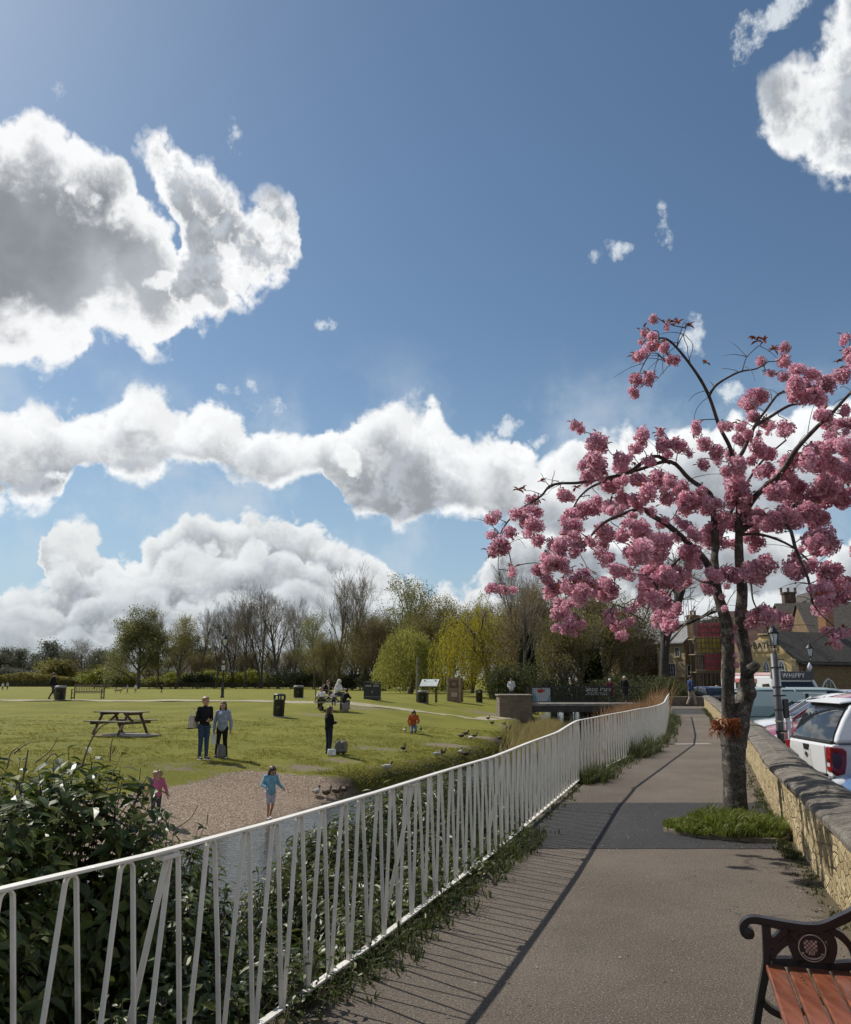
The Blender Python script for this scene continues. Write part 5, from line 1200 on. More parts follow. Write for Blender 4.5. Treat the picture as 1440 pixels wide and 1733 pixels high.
def litter(loc, label, h=1.1, r=.27, hooded=True, rz=0.0, tilt=0.0):
    t = thing('litter_bin', tuple(loc), label, 'bin', 'litter bins on the meadow', rz); t.rotation_euler.y = tilt
    mb = MB(); mb.lathe([(r*.86,.0),(r*.90,.02),(r,.06),(r*1.02,h*.70),(r*1.05,h*.71),(r*1.05,h*.745),(r*.98,h*.75)], 20); mb.build('bin_body', bin_m, t, smooth=True, bevel=.0)
    mb = MB()
    if hooded:
        for a in range(4):
            t_ = a * math.pi / 2 + .4; mb.box((r*.92*math.cos(t_), r*.92*math.sin(t_), h*.83), (.10,.06,h*.17), rz=t_)
        mb.lathe([(r*1.04,h*.90),(r*1.06,h*.91),(r*1.06,h*.955),(r*.9,h*.985),(.03,h)], 20)
    else: mb.lathe([(r*1.08,h*.75),(r*1.10,h*.80),(r*1.0,h*.86),(r*.9,h*.88),(.02,h*.885)], 20)
    mb.build('lid', bin_m if hooded else lid_m, t, smooth=False)
    mb = MB(); mb.box((0,-r*1.01,h*.42), (.16,.012,.12)); mb.build('panel', MATS.get('bin panel') or mat('bin panel', (.05,.05,.05), .5), t)
    mb = MB(); mb.lathe([(r*1.25,-.02),(r*1.25,.025),(.01,.03)], 18); mb.build('base_pad', slab_m, t)
    return t
litter(on(101,1185), 'black litter bin with grey lid beside the timber bench', 1.02, .33, False)
litter(on(471,1213), 'black dome topped litter bin standing alone in the grass, leaning slightly', 1.1, .27, True, 0, R(2))
litter(on(505,1181), 'black square litter bin behind the crowded picnic table', 1.0, .36, False)
litter(on(811,1189), 'black dome topped litter bin right of the brick monument', 1.12, .29)
litter(on(715,1190), 'black litter bin in the shade of the slanted notice board', 1.0, .33, False)
qd = on(630,1184); t = thing('double_bin', tuple(qd), 'wide black twin recycling bin with two dark openings', 'bin'); w_ = 1.15
mb = MB(); mb.box((0,0,.55), (w_,.6,1.02)); mb.build('bin_body', bin_m, t, bevel=.02)
mb = MB(); mb.box((0,0,1.16), (w_*1.04,.66,.10)); mb.box((0,0,.02), (w_*1.1,.7,.05)); mb.build('lid', bin_m, t, bevel=.02)
for s in (-1, 1): mb = MB(); mb.box((s*.27,-.303,.93), (.40,.012,.12)); mb.build('opening', lid_m, t)
mb = MB(); mb.box((0,-.303,.22), (w_*.98,.012,.025)); mb.box((0,-.303,.12), (w_*.98,.012,.025)); mb.box((0,-.303,1.16), (w_*.9,.065,.02)); mb.build('trim', lid_m, t)
mb = MB(); mb.prism([(0,.0),(.05,.06),(.02,.14),(.0,.24),(-.03,.14),(-.05,.06)], lambda a, z, q_: Vector((a, q_, .42 + z)), -.318, -.302); mb.build('emblem', lid_m, t)
# back bench beside the crowded table, with someone leaning on it
qe = on(528,1186) ; slat_bench(qe + Vector((.6,.3,0)), R(-70), 'timber bench end-on behind the crowded picnic table', 1.5)
person(qe + Vector((.75,.2,0)), R(75), 1.7, 'person in black sitting on the end-on bench behind the tables', black_c, dgrey_c, hair_br, bulk=1.15, pose=sit(.27,.12), vox=.014)
# ------------------------------------------------------------------ ducks
duck_br = mat('mottled brown plumage', (.13,.088,.050), .7, .7, 45, col2=(.035,.024,.016)); duck_dk = mat('dark plumage', (.022,.020,.018), .6, .5, 30); duck_lt = mat('pale grey plumage', (.42,.40,.37), .7, .4, 30); bill_m = mat('duck bill', (.42,.25,.045), .5); wht = mat('white feather', (.7,.69,.66), .7)
def duck(m_, hm):
    mb = MB(); mb.ball((0,.0,.17), (.095,.19,.095), 14, 10); mb.capsule((0,.12,.18),(0,.27,.22),.05,.015,8); mb.capsule((0,-.13,.20),(0,-.19,.33),.05,.034,10); mb.ball((0,-.205,.355), (.040,.052,.042), 10, 8)
    root = mb.build('duck', m_, None, remesh=.012)
    q = MB(); q.ball((0,-.265,.345), (.020,.040,.011), 8, 6); q.build('bill', bill_m, root, smooth=True)
    for s in (-1, 1):
        q = MB(); q.ball((s*.085,.03,.185), (.020,.15,.062), 10, 8); q.build('wing', m_, root, smooth=True)
        q = MB(); q.tube([(s*.04,0,.09),(s*.04,0,.015)], .009, 6); q.ball((s*.04,-.025,.008), (.028,.045,.008), 8, 5); q.build('foot', bill_m, root)
    if hm:
        q = MB(); q.ball((0,-.205,.357), (.043,.054,.044), 10, 8); q.capsule((0,-.195,.335),(0,-.175,.29),.039,.044,10); q.build('hood', hm, root, smooth=True)
    return root
protos = {}
dk = [(826,1219,1,130,'dark duck walking at the head of the file down the bank'),(833,1227,1,130,'dark duck second in the file down the bank'),(853,1228,0,120,'brown duck nearest the reeds beside a dark one'),(861,1236,1,110,'dark duck just below the brown one near the reeds'),(846,1254,0,90,'large brown duck by the rough olive grass'),(796,1253,2,200,'pale fronted duck on the bare earth facing the camera'),(803,1249,0,60,'brown duck right behind the pale fronted one'),(781,1250,1,90,'dark duck lying left of the pale fronted one'),(788,1246,1,70,'dark duck at the back of the bare earth'),(683,1272,1,160,'dark duck alone on the worn grass'),(740,1283,2,95,'pale grey duck resting on the tufty edge of the bank'),(748,1279,0,80,'brown duck beside the pale one on the tufty edge'),(779,1279,2,160,'white breasted duck preening at the top of the bank'),(789,1282,1,100,'dark duck right of the preening white breasted one'),(655,1305,2,80,'grey and white duck on the grass edge above the shingle'),(535,1349,2,150,'pale duck at the left of the four on the shingle'),(553,1350,0,140,'brown duck second of the four on the shingle'),(569,1347,0,60,'brown duck third of the four on the shingle'),(582,1346,0,40,'brown duck at the right of the four on the shingle'),(712,1238,1,180,'dark duck begging in front of the kneeling person'),(685,1240,2,20,'pale duck left of the kneeling person')]
for px, py, kd, az_, lb in dk:
    if kd not in protos: o = protos[kd] = duck((duck_br, duck_dk, duck_lt)[kd], (None, None, duck_br)[kd])
    else: o = copy_tree(protos[kd])
    o.location = on(px, py); o.rotation_euler = (0, 0, R(az_)); k = .62 + .12 * random.Random(px).random(); o.scale = (k, k, k); tag(o, lb, 'duck', 'ducks on the bank')
# ------------------------------------------------------------------ lamp post, notice board, monument, posts
lampi = mat('black lamp iron', (.012,.014,.015), .4, .3, 8); lglass = mat('pale lamp glass', (.55,.58,.60), .15, .08, 4, spec=.6)
def lamp(loc, H_, label, name='lamp_post'):
    t = thing(name, tuple(loc), label, 'street lamp'); k = H_ / 5.4
    mb = MB(); mb.lathe([(.15,0),(.15,.10),(.115,.16),(.11,.75),(.13,.80),(.075,.88),(.060,1.3),(.052,2.6),(.062,2.64),(.045,2.72),(.040,3.95),(.055,4.0),(.035,4.1),(.035,4.40)], 14, M=Matrix.Diagonal((1,1,k))); mb.build('column', lampi, t, smooth=True)
    mb = MB(); mb.tube([(-.30,0,3.75*k),(.30,0,3.75*k)], .018, 8); mb.ball((-.30,0,3.75*k), .03, 8, 6); mb.ball((.30,0,3.75*k), .03, 8, 6); mb.build('ladder_bar', lampi, t)
    z = 4.40 * k; hd = MB(); hd.lathe([(.03,z),(.11,z+.02),(.11,z+.05)], 12); 
    for a in range(6):
        q = a * math.pi / 3; hd.tube([(.105*math.cos(q), .105*math.sin(q), z+.04), (.20*math.cos(q), .20*math.sin(q), z+.50)], .011, 5)
    hd.lathe([(.21,z+.49),(.23,z+.52),(.215,z+.54)], 12); h_ = hd.build('lantern_frame', lampi, t)
    g = MB(); g.lathe([(.095,z+.05),(.19,z+.495)], 6); g.build('pane', lglass, h_)
    rf = MB(); rf.lathe([(.235,z+.53),(.16,z+.64),(.10,z+.72),(.085,z+.78),(.05,z+.80),(.03,z+.86),(.05,z+.90),(.012,z+.96),(.008,z+1.05)], 12); rf.build('lantern_roof', lampi, t, smooth=False)
    return t
ql = on(376,1181); lp_ = lamp(ql, 4.55, 'tall black Victorian style lamp post rising behind the two standing people')
mb = MB(); mb.box((0,-.075,2.15), (.26,.02,.36)); mb.box((0,-.075,2.55), (.16,.02,.18)); mb.build('notice', mat('faded notice', (.42,.44,.42), .6, .3, 8), lp_)
mb = MB(); mb.tube([(0,0,1.98),(0,0,2.0)], .06, 10); mb.build('band', lid_m, lp_)
brick_m = mat('red sandstone brick', (.21,.125,.085), .9, .35, 5, .5); brick_t = mat('buff stone', (.36,.28,.19), .9, .3, 5, .5)
qm = on(770,1188); mon = thing('brick_monument', tuple(qm), 'square brick monument with a carved panel and a pale plaque', 'monument', None, R(-14))
mh = A(770,1147,qm.y).z - qm.z; mw = 1.15
m, nt, b = newmat('monument brickwork'); P = nt.n('ShaderNodeTexCoord').outputs['Object']
bt = nt.n('ShaderNodeTexBrick', i_Scale=3.2); mp = nt.n('ShaderNodeMapping', i_Rotation=(R(90),0,0)); nt.link(P, mp.inputs[0]); nt.link(mp.outputs[0], bt.inputs['Vector']); bt.inputs['Color1'].default_value = (.20,.115,.08,1); bt.inputs['Color2'].default_value = (.27,.165,.11,1); bt.inputs['Mortar'].default_value = (.30,.24,.18,1)
nt.link(nt.mix(nt.ss(nt.noise(P, 3, 5), .3, .7, 0, .4), bt.outputs[0], (.14,.085,.06)), b.inputs['Base Color']); b.inputs['Roughness'].default_value = .9; monb = m
mb = MB(); mb.box((0,0,mh/2), (mw,mw,mh)); mb.build('pillar', monb, mon, bevel=.015)
for s in (-1, 1): mb = MB(); mb.box((s*mw*.46,-mw*.5,mh*.5), (.10,.03,mh*.98)); mb.build('quoin', brick_t, mon)
pn = MB(); pn.box((.04,-mw*.5-.005,mh*.74), (mw*.62,.03,mh*.32)); pn_ = pn.build('panel', mat('dark carved stone', (.13,.075,.055), .9, .5, 14, .8), mon)
q = MB(); q.prism([(-.20,.10),(.12,.16),(.24,.02),(.08,-.16),(-.18,-.10)], lambda a, z, t_: Vector((a + .04, t_, mh*.74 + z)), -mw*.5-.035, -mw*.5-.018); q.build('relief', mat('carved relief', (.25,.16,.11), .9, .4, 12, .6), pn_)
pq = MB(); pq.box((.06,-mw*.5-.005,mh*.31), (mw*.44,.03,mh*.19)); pl_ = pq.build('plaque', mat('pale plaque', (.42,.34,.26), .7, .15, 8), mon)
fr = MB()
for (x, z, w__, h__) in ((0,.5,1.08,.07),(0,-.5,1.08,.07),(-.52,0,.04,1.0),(.52,0,.04,1.0)): fr.box((.06 + x*mw*.44, -mw*.5-.022, mh*.31 + z*mh*.19), (w__*mw*.44,.012,h__*mh*.19 if h__ < .5 else mh*.19))
fr.build('plaque_frame', brick_m, pl_)
post_m = mat('weathered post', (.10,.085,.060), .9, .35, 10, .4)
qs = on(727,1189); nb = thing('notice_board', tuple(qs), 'slanted visitor board with a grey panel on two posts', 'sign', None, R(-18))
for s in (-1, 1):
    mb = MB(); mb.box((s*.42,.12,.80), (.07,.07,1.65)); mb.build('post', post_m, nb)
mb = MB(); mb.box((0,0,0), (1.35,.05,.80), M=Matrix.Rotation(R(-52), 3, 'X')); mb.build('board', mat('sun bleached panel', (.52,.54,.53), .35, .12, 3), nb, loc=(0,-.02,1.42))
mb = MB(); mb.box((0,0,0), (1.43,.04,.88), M=Matrix.Rotation(R(-52), 3, 'X')); mb.build('frame', post_m, nb, loc=(0,.03,1.38))
qp = on(706,1188); pole = thing('timber_pole', tuple(qp), 'tall thin grey timber pole left of the notice board', 'pole'); ph = A(706,1112,qp.y).z - qp.z
mb = MB(); mb.tube([(0,0,0),(0,0,ph)], [.10,.075], 10); mb.build('shaft', mat('grey pole timber', (.19,.175,.14), .9, .3, 8), pole); mb = MB(); mb.box((0,0,ph*.86), (.35,.05,.06)); mb.build('cross_piece', post_m, pole)
for px, py, ptop, lb in ((724,1193,1172,'short dark marker post in front of the notice board bin'),(739,1189,1165,'slim pale marker post left of the monument')):
    q = on(px, py); hh = A(px, ptop, q.y).z - q.z; t = thing('marker_post', tuple(q), lb, 'post', 'marker posts'); mb = MB(); mb.box((0,0,hh/2), (.10,.08,hh)); mb.build('shaft', post_m, t, bevel=.01)
    mb = MB(); mb.box((0,-.05,hh-.08), (.16,.03,.14)); mb.build('cap', oldwood, t)
# far walkers and a dog
far = [(4,1169,1155,white_c,dgrey_c,0,'distant person in white top at the left edge'),(12,1168,1154,lightg_c,navy_c,40,'distant person in grey top and dark trousers beside the one in white'),(215,1174,1159,lightg_c,dgrey_c,80,'distant person in grey striding behind a dog'),(229,1174,1158,white_c,beige_c,10,'distant person in pale clothes standing by the dog walker'),(273,1174,1159,black_c,black_c,70,'distant person all in black beyond the lamp post')]
for px, py, pt, a, b_, rz, lb in far:
    q = on(px, py); hh = A(px, pt, q.y).z - q.z; person(q, R(rz), max(1.1, min(hh, 1.75)), lb, a, b_, hair_dk, pose=stride if rz > 60 else {}, vox=.03, bulk=1.2)
q = on(200,1174); mb = MB(); mb.capsule((-.35,0,.42),(.30,0,.45),.14,.17,10); mb.capsule((.35,0,.5),(.55,0,.66),.10,.08,8); mb.ball((.62,0,.70),(.15,.10,.11),10,8); mb.capsule((.70,0,.68),(.82,0,.65),.06,.045,8); mb.capsule((-.42,0,.48),(-.68,0,.62),.045,.02,6)
for x, y in ((-.32,.08),(-.30,-.08),(.26,.08),(.28,-.08)): mb.capsule((x,y,.4),(x-.03,y,.22),.07,.045,8); mb.capsule((x-.03,y,.22),(x+.02,y,.03),.04,.03,8)
o = mb.build('dog', mat('golden dog coat', (.42,.31,.16), .8, .4, 9), None, remesh=.03, loc=q); o.rotation_euler.z = R(20); o.scale = (1.0,1.0,1.0); tag(o, 'distant golden dog trotting on the meadow', 'dog')
# ------------------------------------------------------------------ background trees
barkg = mat('grey tree bark', (.12,.10,.075), .9, .35, 4, .4); barkd = mat('dark tree bark', (.085,.070,.052), .9, .35, 4, .4); twigg = mat('brown twig bark', (.21,.175,.135), .9, .3, 3)
lf_spring = facemat('fresh spring leaf', [(.13,.15,.028),(.19,.21,.042),(.26,.27,.075),(.32,.32,.13)], .7, .4, .3, .25)
lf_blossom = facemat('leaf and cream blossom', [(.12,.145,.028),(.18,.20,.048),(.27,.25,.11),(.48,.42,.32)], .7, .4, .3, .25)
lf_yellow = facemat('yellow green catkin', [(.18,.17,.03),(.28,.25,.045),(.36,.31,.07),(.25,.23,.07)], .7, .4, .3, .25)
lf_willow = facemat('weeping willow leaf', [(.24,.21,.020),(.36,.31,.032),(.45,.39,.05),(.30,.27,.034)], .75, .48, .3, .3)
lf_round = facemat('pale green willow leaf', [(.20,.215,.036),(.28,.29,.055),(.36,.35,.085),(.42,.41,.14)], .75, .48, .3, .3)
lf_dark = facemat('dark evergreen leaf', [(.018,.026,.010),(.032,.043,.015),(.050,.060,.022)], .7, .15, .2, .3)
lf_olive = facemat('olive brown bud', [(.17,.155,.050),(.24,.215,.075),(.31,.27,.10),(.21,.215,.055)], .85, .45, .2, .25)
lf_brown = facemat('brown bud', [(.18,.135,.070),(.25,.19,.095),(.32,.25,.13)], .85, .45, .2, .3)
lf_haze = facemat('haze toned far crown', [(.11,.12,.085),(.14,.15,.105),(.18,.185,.13)], .9, .35, .2, .08)  # grey green leaf colours with the distance haze mixed in
lf_hedge = facemat('lime hedge leaf', [(.13,.15,.018),(.20,.22,.03),(.27,.27,.045)], .6, .4, .3, .3)
lf_mid = facemat('mid green shrub leaf', [(.040,.050,.018),(.065,.075,.027),(.10,.11,.04),(.14,.13,.06)], .75, .3, .2, .4)
def skeleton(rr, H_, trunk, spread, nmain, levels, first=.25, lean=0.0, gnarl=.10, rise=.35):
    """recursive branching; returns (branch segments, tips)"""
    segs = []; tips = []
    def grow(p, d, L, r, lv, k):
        n = 4 if lv == 0 else 3; pts = [p]; q = p; dd = d
        for i in range(n):
            dd = (dd + Vector((rr.gauss(0, gnarl), rr.gauss(0, gnarl), rr.gauss(0, gnarl) + (.0 if lv == 0 else rise * .22)))).normalized(); q = q + dd * L / n; pts.append(q)
        r1 = r * (.45 if lv else .5); segs.append((pts, [r + (r1 - r) * i / n for i in range(n + 1)], (7, 5, 4, 3, 3)[min(lv, 4)]))
        if lv >= levels: tips.append((pts[-1], dd, L)); tips.append((pts[-2], dd, L)); return
        nc = nmain if lv == 0 else rr.randint(5, 6)
        for c in range(nc):
            t = (first + (1 - first) * (c + rr.random()) / nc) if lv == 0 else rr.uniform(.25, 1.0)
            i = min(int(t * n), n - 1); b_ = pts[i].lerp(pts[i+1], t * n - i); ax = (pts[i+1] - pts[i]).normalized()
            a = c * 2.4 + rr.uniform(-.5, .5) + k; u = ax.cross(Vector((.21,.9,.3))).normalized(); v = ax.cross(u)
            ang = spread * rr.uniform(.65, 1.25) * ((1.15 - .5 * t) if lv == 0 else 1)
            nd = ax * math.cos(ang) + (u * math.cos(a) + v * math.sin(a)) * math.sin(ang)
            LL = L * (rr.uniform(.50, .72) * (1.12 - .5 * t) if lv == 0 else rr.uniform(.42, .66)); grow(b_, nd.normalized(), LL, max((r + (r1 - r) * t) * (.55 if lv == 0 else .5), .012), lv + 1, c)
        tips.append((pts[-1], dd, L * .4))
    grow(Vector((0, 0, 0)), Vector((lean, 0, 1)).normalized(), H_ * .80, trunk, 0, 0)
    return segs, tips
def tree_proto(name, seed, H_, trunk, spread, nmain, levels, bark, leaf=None, nleaf=0, lsize=.2, lspread=.8, multi=1, first=.25, rise=.35, gnarl=.10, ivy=0, minr=.022):
    rr = random.Random(seed); root = empty(name); tb = MB(); lb = MB(); tw = MB()
    for s in range(multi):
        segs, tips = skeleton(rr, H_ * rr.uniform(.88, 1), trunk, spread, nmain, levels, first, rr.uniform(-.16,.16) * (multi > 1), gnarl, rise)
        off = Vector((rr.uniform(-.6,.6), rr.uniform(-.4,.4), 0)) * (multi > 1)
        for i, (pts, r, n) in enumerate(segs):
            (tb if n >= 5 else tw).tube([p + off for p in pts], [max(q, minr) for q in r], n, cap=False)
        tips_ = tips
        for p, d, L in tips_:
            for k in range(nleaf):
                q = p + off + Vector((rr.gauss(0,1), rr.gauss(0,1), rr.gauss(0,.8))) * lspread
                a = Vector((rr.gauss(0,1), rr.gauss(0,1), rr.gauss(0,1))).normalized(); b_ = a.cross(Vector((rr.gauss(0,1), rr.gauss(0,1), rr.gauss(0,1)))).normalized(); z = lsize * rr.uniform(.5, 1.3)
                lb.add([q - a * z, q + b_ * z * .45, q + a * z, q - b_ * z * .45], [(0,1,2,3)])
        if ivy:
            for k in range(ivy):
                t = rr.random() ** .8; z = H_ * .75 * t; w = (1 - t * .75) * H_ * .12 + .3; a_ = rr.uniform(0, 6.28); r_ = w * rr.random() ** .5
                q = Vector((math.cos(a_) * r_, math.sin(a_) * r_, z)); a = Vector((rr.gauss(0,1), rr.gauss(0,1), rr.gauss(0,1))).normalized(); b_ = a.cross(Vector((rr.gauss(0,1), rr.gauss(0,1), 1))).normalized(); zz = .22 * rr.uniform(.5, 1.3)
                lb.add([q - a * zz, q + b_ * zz * .6, q + a * zz, q - b_ * zz * .6], [(0,1,2,3)])
    tb.build('trunk', bark, root, smooth=True)
    if tw.v: tw.build('branches', twigg, root)
    if lb.v: lb.build('crown', leaf, root)
    root['H'] = H_
    return root
def willow_proto(name, seed, H_, W_, n, leaf, droop):
    rr = random.Random(seed); root = empty(name); tb = MB(); lb = MB(); tw = MB()
    segs, tips = skeleton(rr, H_ * .9, .5, .75, 9, 2, .22, 0, .14, .2)
    for pts, r, k in segs: (tb if k >= 5 else tw).tube(pts, [max(q, .02) for q in r], k, cap=False)
    for s in range(n):
        a = rr.uniform(0, 6.283); rad = W_ * rr.random() ** .55; u = rad / W_; rad *= 1 + .28 * mnoise.noise(Vector((math.cos(a)*1.7, math.sin(a)*1.7, seed + 9)))
        zt = H_ * (1 - (.42 if droop else .62) * u ** 2.4) * rr.uniform(.84, 1.03) * (1 + .30 * mnoise.noise(Vector((math.cos(a)*u*2.6, math.sin(a)*u*2.6, seed)))); p = Vector((math.cos(a) * rad, math.sin(a) * rad, zt))
        L = (zt * rr.uniform(.35, .95)) if droop else zt * rr.uniform(.25, .97); k = int(L / .32); out = Vector((math.cos(a), math.sin(a), 0)); sw = rr.uniform(-.1,.1)
        for j in range(k):
            z = p.z - j * L / k; q = p + out * (.55 * math.sin(min(1, j / 5) * 1.57)) + Vector((sw * j * .3 + rr.gauss(0,.07), rr.gauss(0,.07), 0)); q.z = z
            if q.z < .3: break
            if not droop: q += Vector((rr.gauss(0,.3), rr.gauss(0,.3), rr.gauss(0,.3)))
            d = Vector((rr.gauss(0,.4), rr.gauss(0,.4), -1)).normalized(); b_ = d.cross(Vector((rr.gauss(0,1), rr.gauss(0,1), .1))).normalized()
            lb.add([q - d * .22, q + b_ * .055, q + d * .22, q - b_ * .055], [(0,1,2,3)])
    tb.build('trunk', barkg, root, smooth=True); tw.build('branches', twigg, root); lb.build('crown', leaf, root); root['H'] = H_
    return root
def bush_proto(name, seed, W_, H_, n, leaf, lsize=.16, stems=8):
    rr = random.Random(seed); root = empty(name); lb = MB(); tb = MB(); lobes = [(Vector((rr.uniform(-.6,.6)*W_, rr.uniform(-.5,.5)*W_, H_*rr.uniform(.35,.72))), W_*rr.uniform(.35,.6), H_*rr.uniform(.25,.42)) for _ in range(7)]
    for k in range(n):
        c, w, h = lobes[rr.randrange(7)]; d = Vector((rr.gauss(0,1), rr.gauss(0,1), rr.gauss(0,1))).normalized(); r_ = rr.uniform(.3,1.12) ** .6; q = c + Vector((d.x*w, d.y*w, d.z*h)) * r_ * (1 + .3 * mnoise.noise(d * 3 + c))
        if q.z < .03: q.z = rr.uniform(.03, .5)
        a = Vector((rr.gauss(0,1), rr.gauss(0,1), rr.gauss(0,1))).normalized(); b_ = a.cross(Vector((rr.gauss(0,1), rr.gauss(0,1), 1))).normalized(); z = lsize * rr.uniform(.5, 1.3)
        lb.add([q - a * z, q + b_ * z * .5, q + a * z, q - b_ * z * .5], [(0,1,2,3)])
    for k in range(stems):
        c, w, h = lobes[k % 7]; t_ = c + Vector((rr.uniform(-1,1)*w*.8, rr.uniform(-1,1)*w*.8, h * rr.uniform(.2,1.15))); tb.tube(smooth_path([(rr.uniform(-.3,.3), rr.uniform(-.3,.3), 0), t_ * .5 + Vector((0,0,.2*H_)), t_], 3), [.05,.045,.04,.034,.028,.02,.015], 4)
    lb.build('crown', leaf, root); tb.build('stems', twigg, root); root['H'] = H_
    return root
PR = {
 'bareA': tree_proto('bare_tree', 1, 20, .42, .72, 14, 4, barkd, first=.16, rise=.42, minr=.014),
 'bareB': tree_proto('bare_tree', 2, 20, .38, .60, 14, 4, barkd, first=.20, rise=.5, minr=.014),
 'bareC': tree_proto('bare_tree', 3, 20, .34, .58, 11, 4, barkd, multi=2, first=.22, rise=.5, minr=.014),
 'leafA': tree_proto('leafy_tree', 4, 18, .5, .80, 15, 3, barkg, lf_blossom, 30, .24, .85, first=.12, rise=.25),
 'leafB': tree_proto('leafy_tree', 5, 17, .40, .72, 14, 3, barkg, lf_yellow, 7, .18, .6, first=.18, rise=.4),
 'leafC': tree_proto('leafy_tree', 6, 20, .45, .76, 14, 3, barkd, lf_spring, 8, .20, .62, first=.22, rise=.38),
 'olive': tree_proto('budding_tree', 7, 17, .36, .70, 13, 3, barkd, lf_olive, 9, .17, .7, multi=2, first=.10, rise=.4),
 'brown': tree_proto('budding_tree', 8, 17, .34, .72, 13, 3, barkd, lf_brown, 7, .14, .7, multi=3, first=.06, rise=.38),
 'ivy': tree_proto('ivy_tree', 9, 13, .34, .40, 9, 3, barkd, lf_dark, 0, .2, .5, first=.45, rise=.7, ivy=5200),
 'far': tree_proto('far_tree', 10, 16, .45, .62, 13, 2, barkd, lf_haze, 22, .42, 1.25, first=.10, rise=.3),
 'old': tree_proto('old_tree', 12, 15, .50, .66, 10, 3, mat('black old bark', (.035,.029,.024), .9, .35, 4, .4), first=.30, rise=.3, gnarl=.2),
 'willow': willow_proto('willow_tree', 13, 15, 6.8, 900, lf_willow, True),
 'round': willow_proto('round_willow_tree', 14, 12, 6.0, 1500, lf_round, False),
 'bush': bush_proto('dark_bush', 15, 2.4, 2.8, 9500, lf_dark, .075), 'mbush': bush_proto('green_bush', 16, 2.2, 2.6, 9500, lf_mid, .07), 'hbush': bush_proto('lime_hedge_bush', 17, 4.5, 3.6, 4000, lf_hedge, .26),
 'gbush': bush_proto('grey_bush', 18, 4.5, 4.2, 3200, lf_haze, .36), 'obush': bush_proto('olive_bush', 19, 4.0, 5.0, 3600, lf_olive, .26),
}
used_p = set()
def plant(kind, px, top, Y, label, cat='tree', group=None, wide=1.0, rz=None, x=None):
    """kind at the photo bearing px, at distance Y, as tall as the photo's pixel row top asks for"""
    X = A(px, 1160, Y).x if x is None else x; z = tz(X, Y) if X < float(FX(Y)) + 3 else -.62
    h = A(px, top, Y).z - z; o = PR[kind]
    if kind in used_p: o = copy_tree(o)
    used_p.add(kind)
    k = h / o['H'] * 1.02; o.location = (X, Y, z - .05); o.scale = (k * wide, k * wide, k); o.rotation_euler = (0, 0, rz if rz is not None else random.Random(px * 3 + 1).uniform(0, 6.28)); tag(o, label, cat, group); return o
gt = 'trees along the far side of the meadow'
# far left skyline
for px, top, Y, k, w, lb in ((-40,1100,330,'far',1.2,'far grey green tree beyond the left edge'),(-12,1112,320,'far',1.3,'far grey tree cut by the left edge of the view'),(33,1106,325,'far',1.2,'grey green tree between the two leftmost skyline trees'),(104,1108,322,'far',1.3,'grey green tree right of the tallest left skyline tree'),(126,1114,318,'far',1.3,'low grey green tree left of the spreading bare tree'),(156,1112,322,'far',1.3,'low grey green tree right of the spreading bare tree'),(14,1104,340,'far',1.1,'leftmost grey green tree on the skyline'),(52,1112,350,'far',1.1,'low grey green tree second from the left on the skyline'),(80,1094,340,'far',1.25,'tallest rounded grey green tree on the left skyline'),(172,1106,330,'far',1.1,'dark grey tree just left of the cream blossomed tree'),(188,1108,350,'far',1.0,'dark tree half hidden behind the cream blossomed tree'),(300,1085,300,'far',1.2,'grey green tree behind the yellowish tree'),(335,1100,300,'far',1.3,'grey green tree behind the thin bare pair')): plant(k, px, top, Y, lb, 'tree', gt, w)
plant('obush', 108, 1112, 250, 'olive bushy thicket left of the bare tree by the bench', 'bush', None, 1.1); plant('bareA', 140, 1086, 240, 'spreading bare tree above the timber bench', 'tree', gt, 1.2)
for px, top, lb in ((12,1130,'grey round bush at the left edge of the meadow'),(42,1138,'small grey bush second along the left hedge line'),(66,1136,'grey bush third along the left hedge line'),(-30,1130,'grey bush beyond the left edge')): plant('gbush', px, top, 260, lb, 'bush', 'bushes on the far hedge line', 1.0)
plant('obush', 158, 1120, 236, 'olive bush under the spreading bare tree', 'bush', None, 1.2)
D0 = 182
gs = 'second row of trees behind the bare ones'
for i, (px, top, k) in enumerate(((205,1112,'olive'),(252,1110,'brown'),(285,1116,'olive'),(322,1112,'brown'),(352,1114,'olive'),(380,1108,'brown'),(405,1112,'olive'),(430,1106,'brown'),(455,1112,'olive'),(482,1106,'brown'),(510,1104,'olive'),(545,1096,'brown'),(566,1100,'olive'),(600,1086,'brown'),(632,1066,'olive'),(662,1060,'brown'),(700,1064,'olive'))):
    plant(k, px, top, 214 - (px > 560) * 40, ('olive' if k == 'olive' else 'brown') + ' second row tree ' + ('behind the cream blossomed crown','behind the slender bare trunk','left of the yellow topped trunk','right of the yellow topped tree','behind the thin bare tree','just left of the lamp lantern','right of the lamp lantern','behind the straight bare trunk','behind the many stemmed trunk','behind the domed bare tree','right of the domed bare tree','left of the tall bare twins','behind the left twin trunk','behind the right twin trunk','right of the tall twins','behind the brown budding tree','behind the tall domed tree')[i], 'tree', gs, 1.15)
plant('leafA', 234, 1049, D0, 'broad tree in fresh leaf and cream blossom', 'tree', gt, .98)
plant('bareB', 266, 1050, D0 + 6, 'slender bare tree squeezed between two leafy ones', 'tree', gt, .75)
plant('leafB', 297, 1058, D0, 'yellow topped budding tree left of the lamp post', 'tree', gt, .95)
plant('bareB', 340, 1046, D0 + 2, 'thin bare tree nearest the left of the lamp post', 'tree', gt, .62)
plant('bareA', 366, 1040, D0 + 8, 'bare tree directly behind the lamp post', 'tree', gt, .72)
plant('bareC', 394, 1052, D0 + 12, 'low bare twin tree just right of the lamp post', 'tree', gt, .85)
plant('bareB', 414, 1032, D0, 'straight bare tree at the left of the big bare group', 'tree', gt, .70)
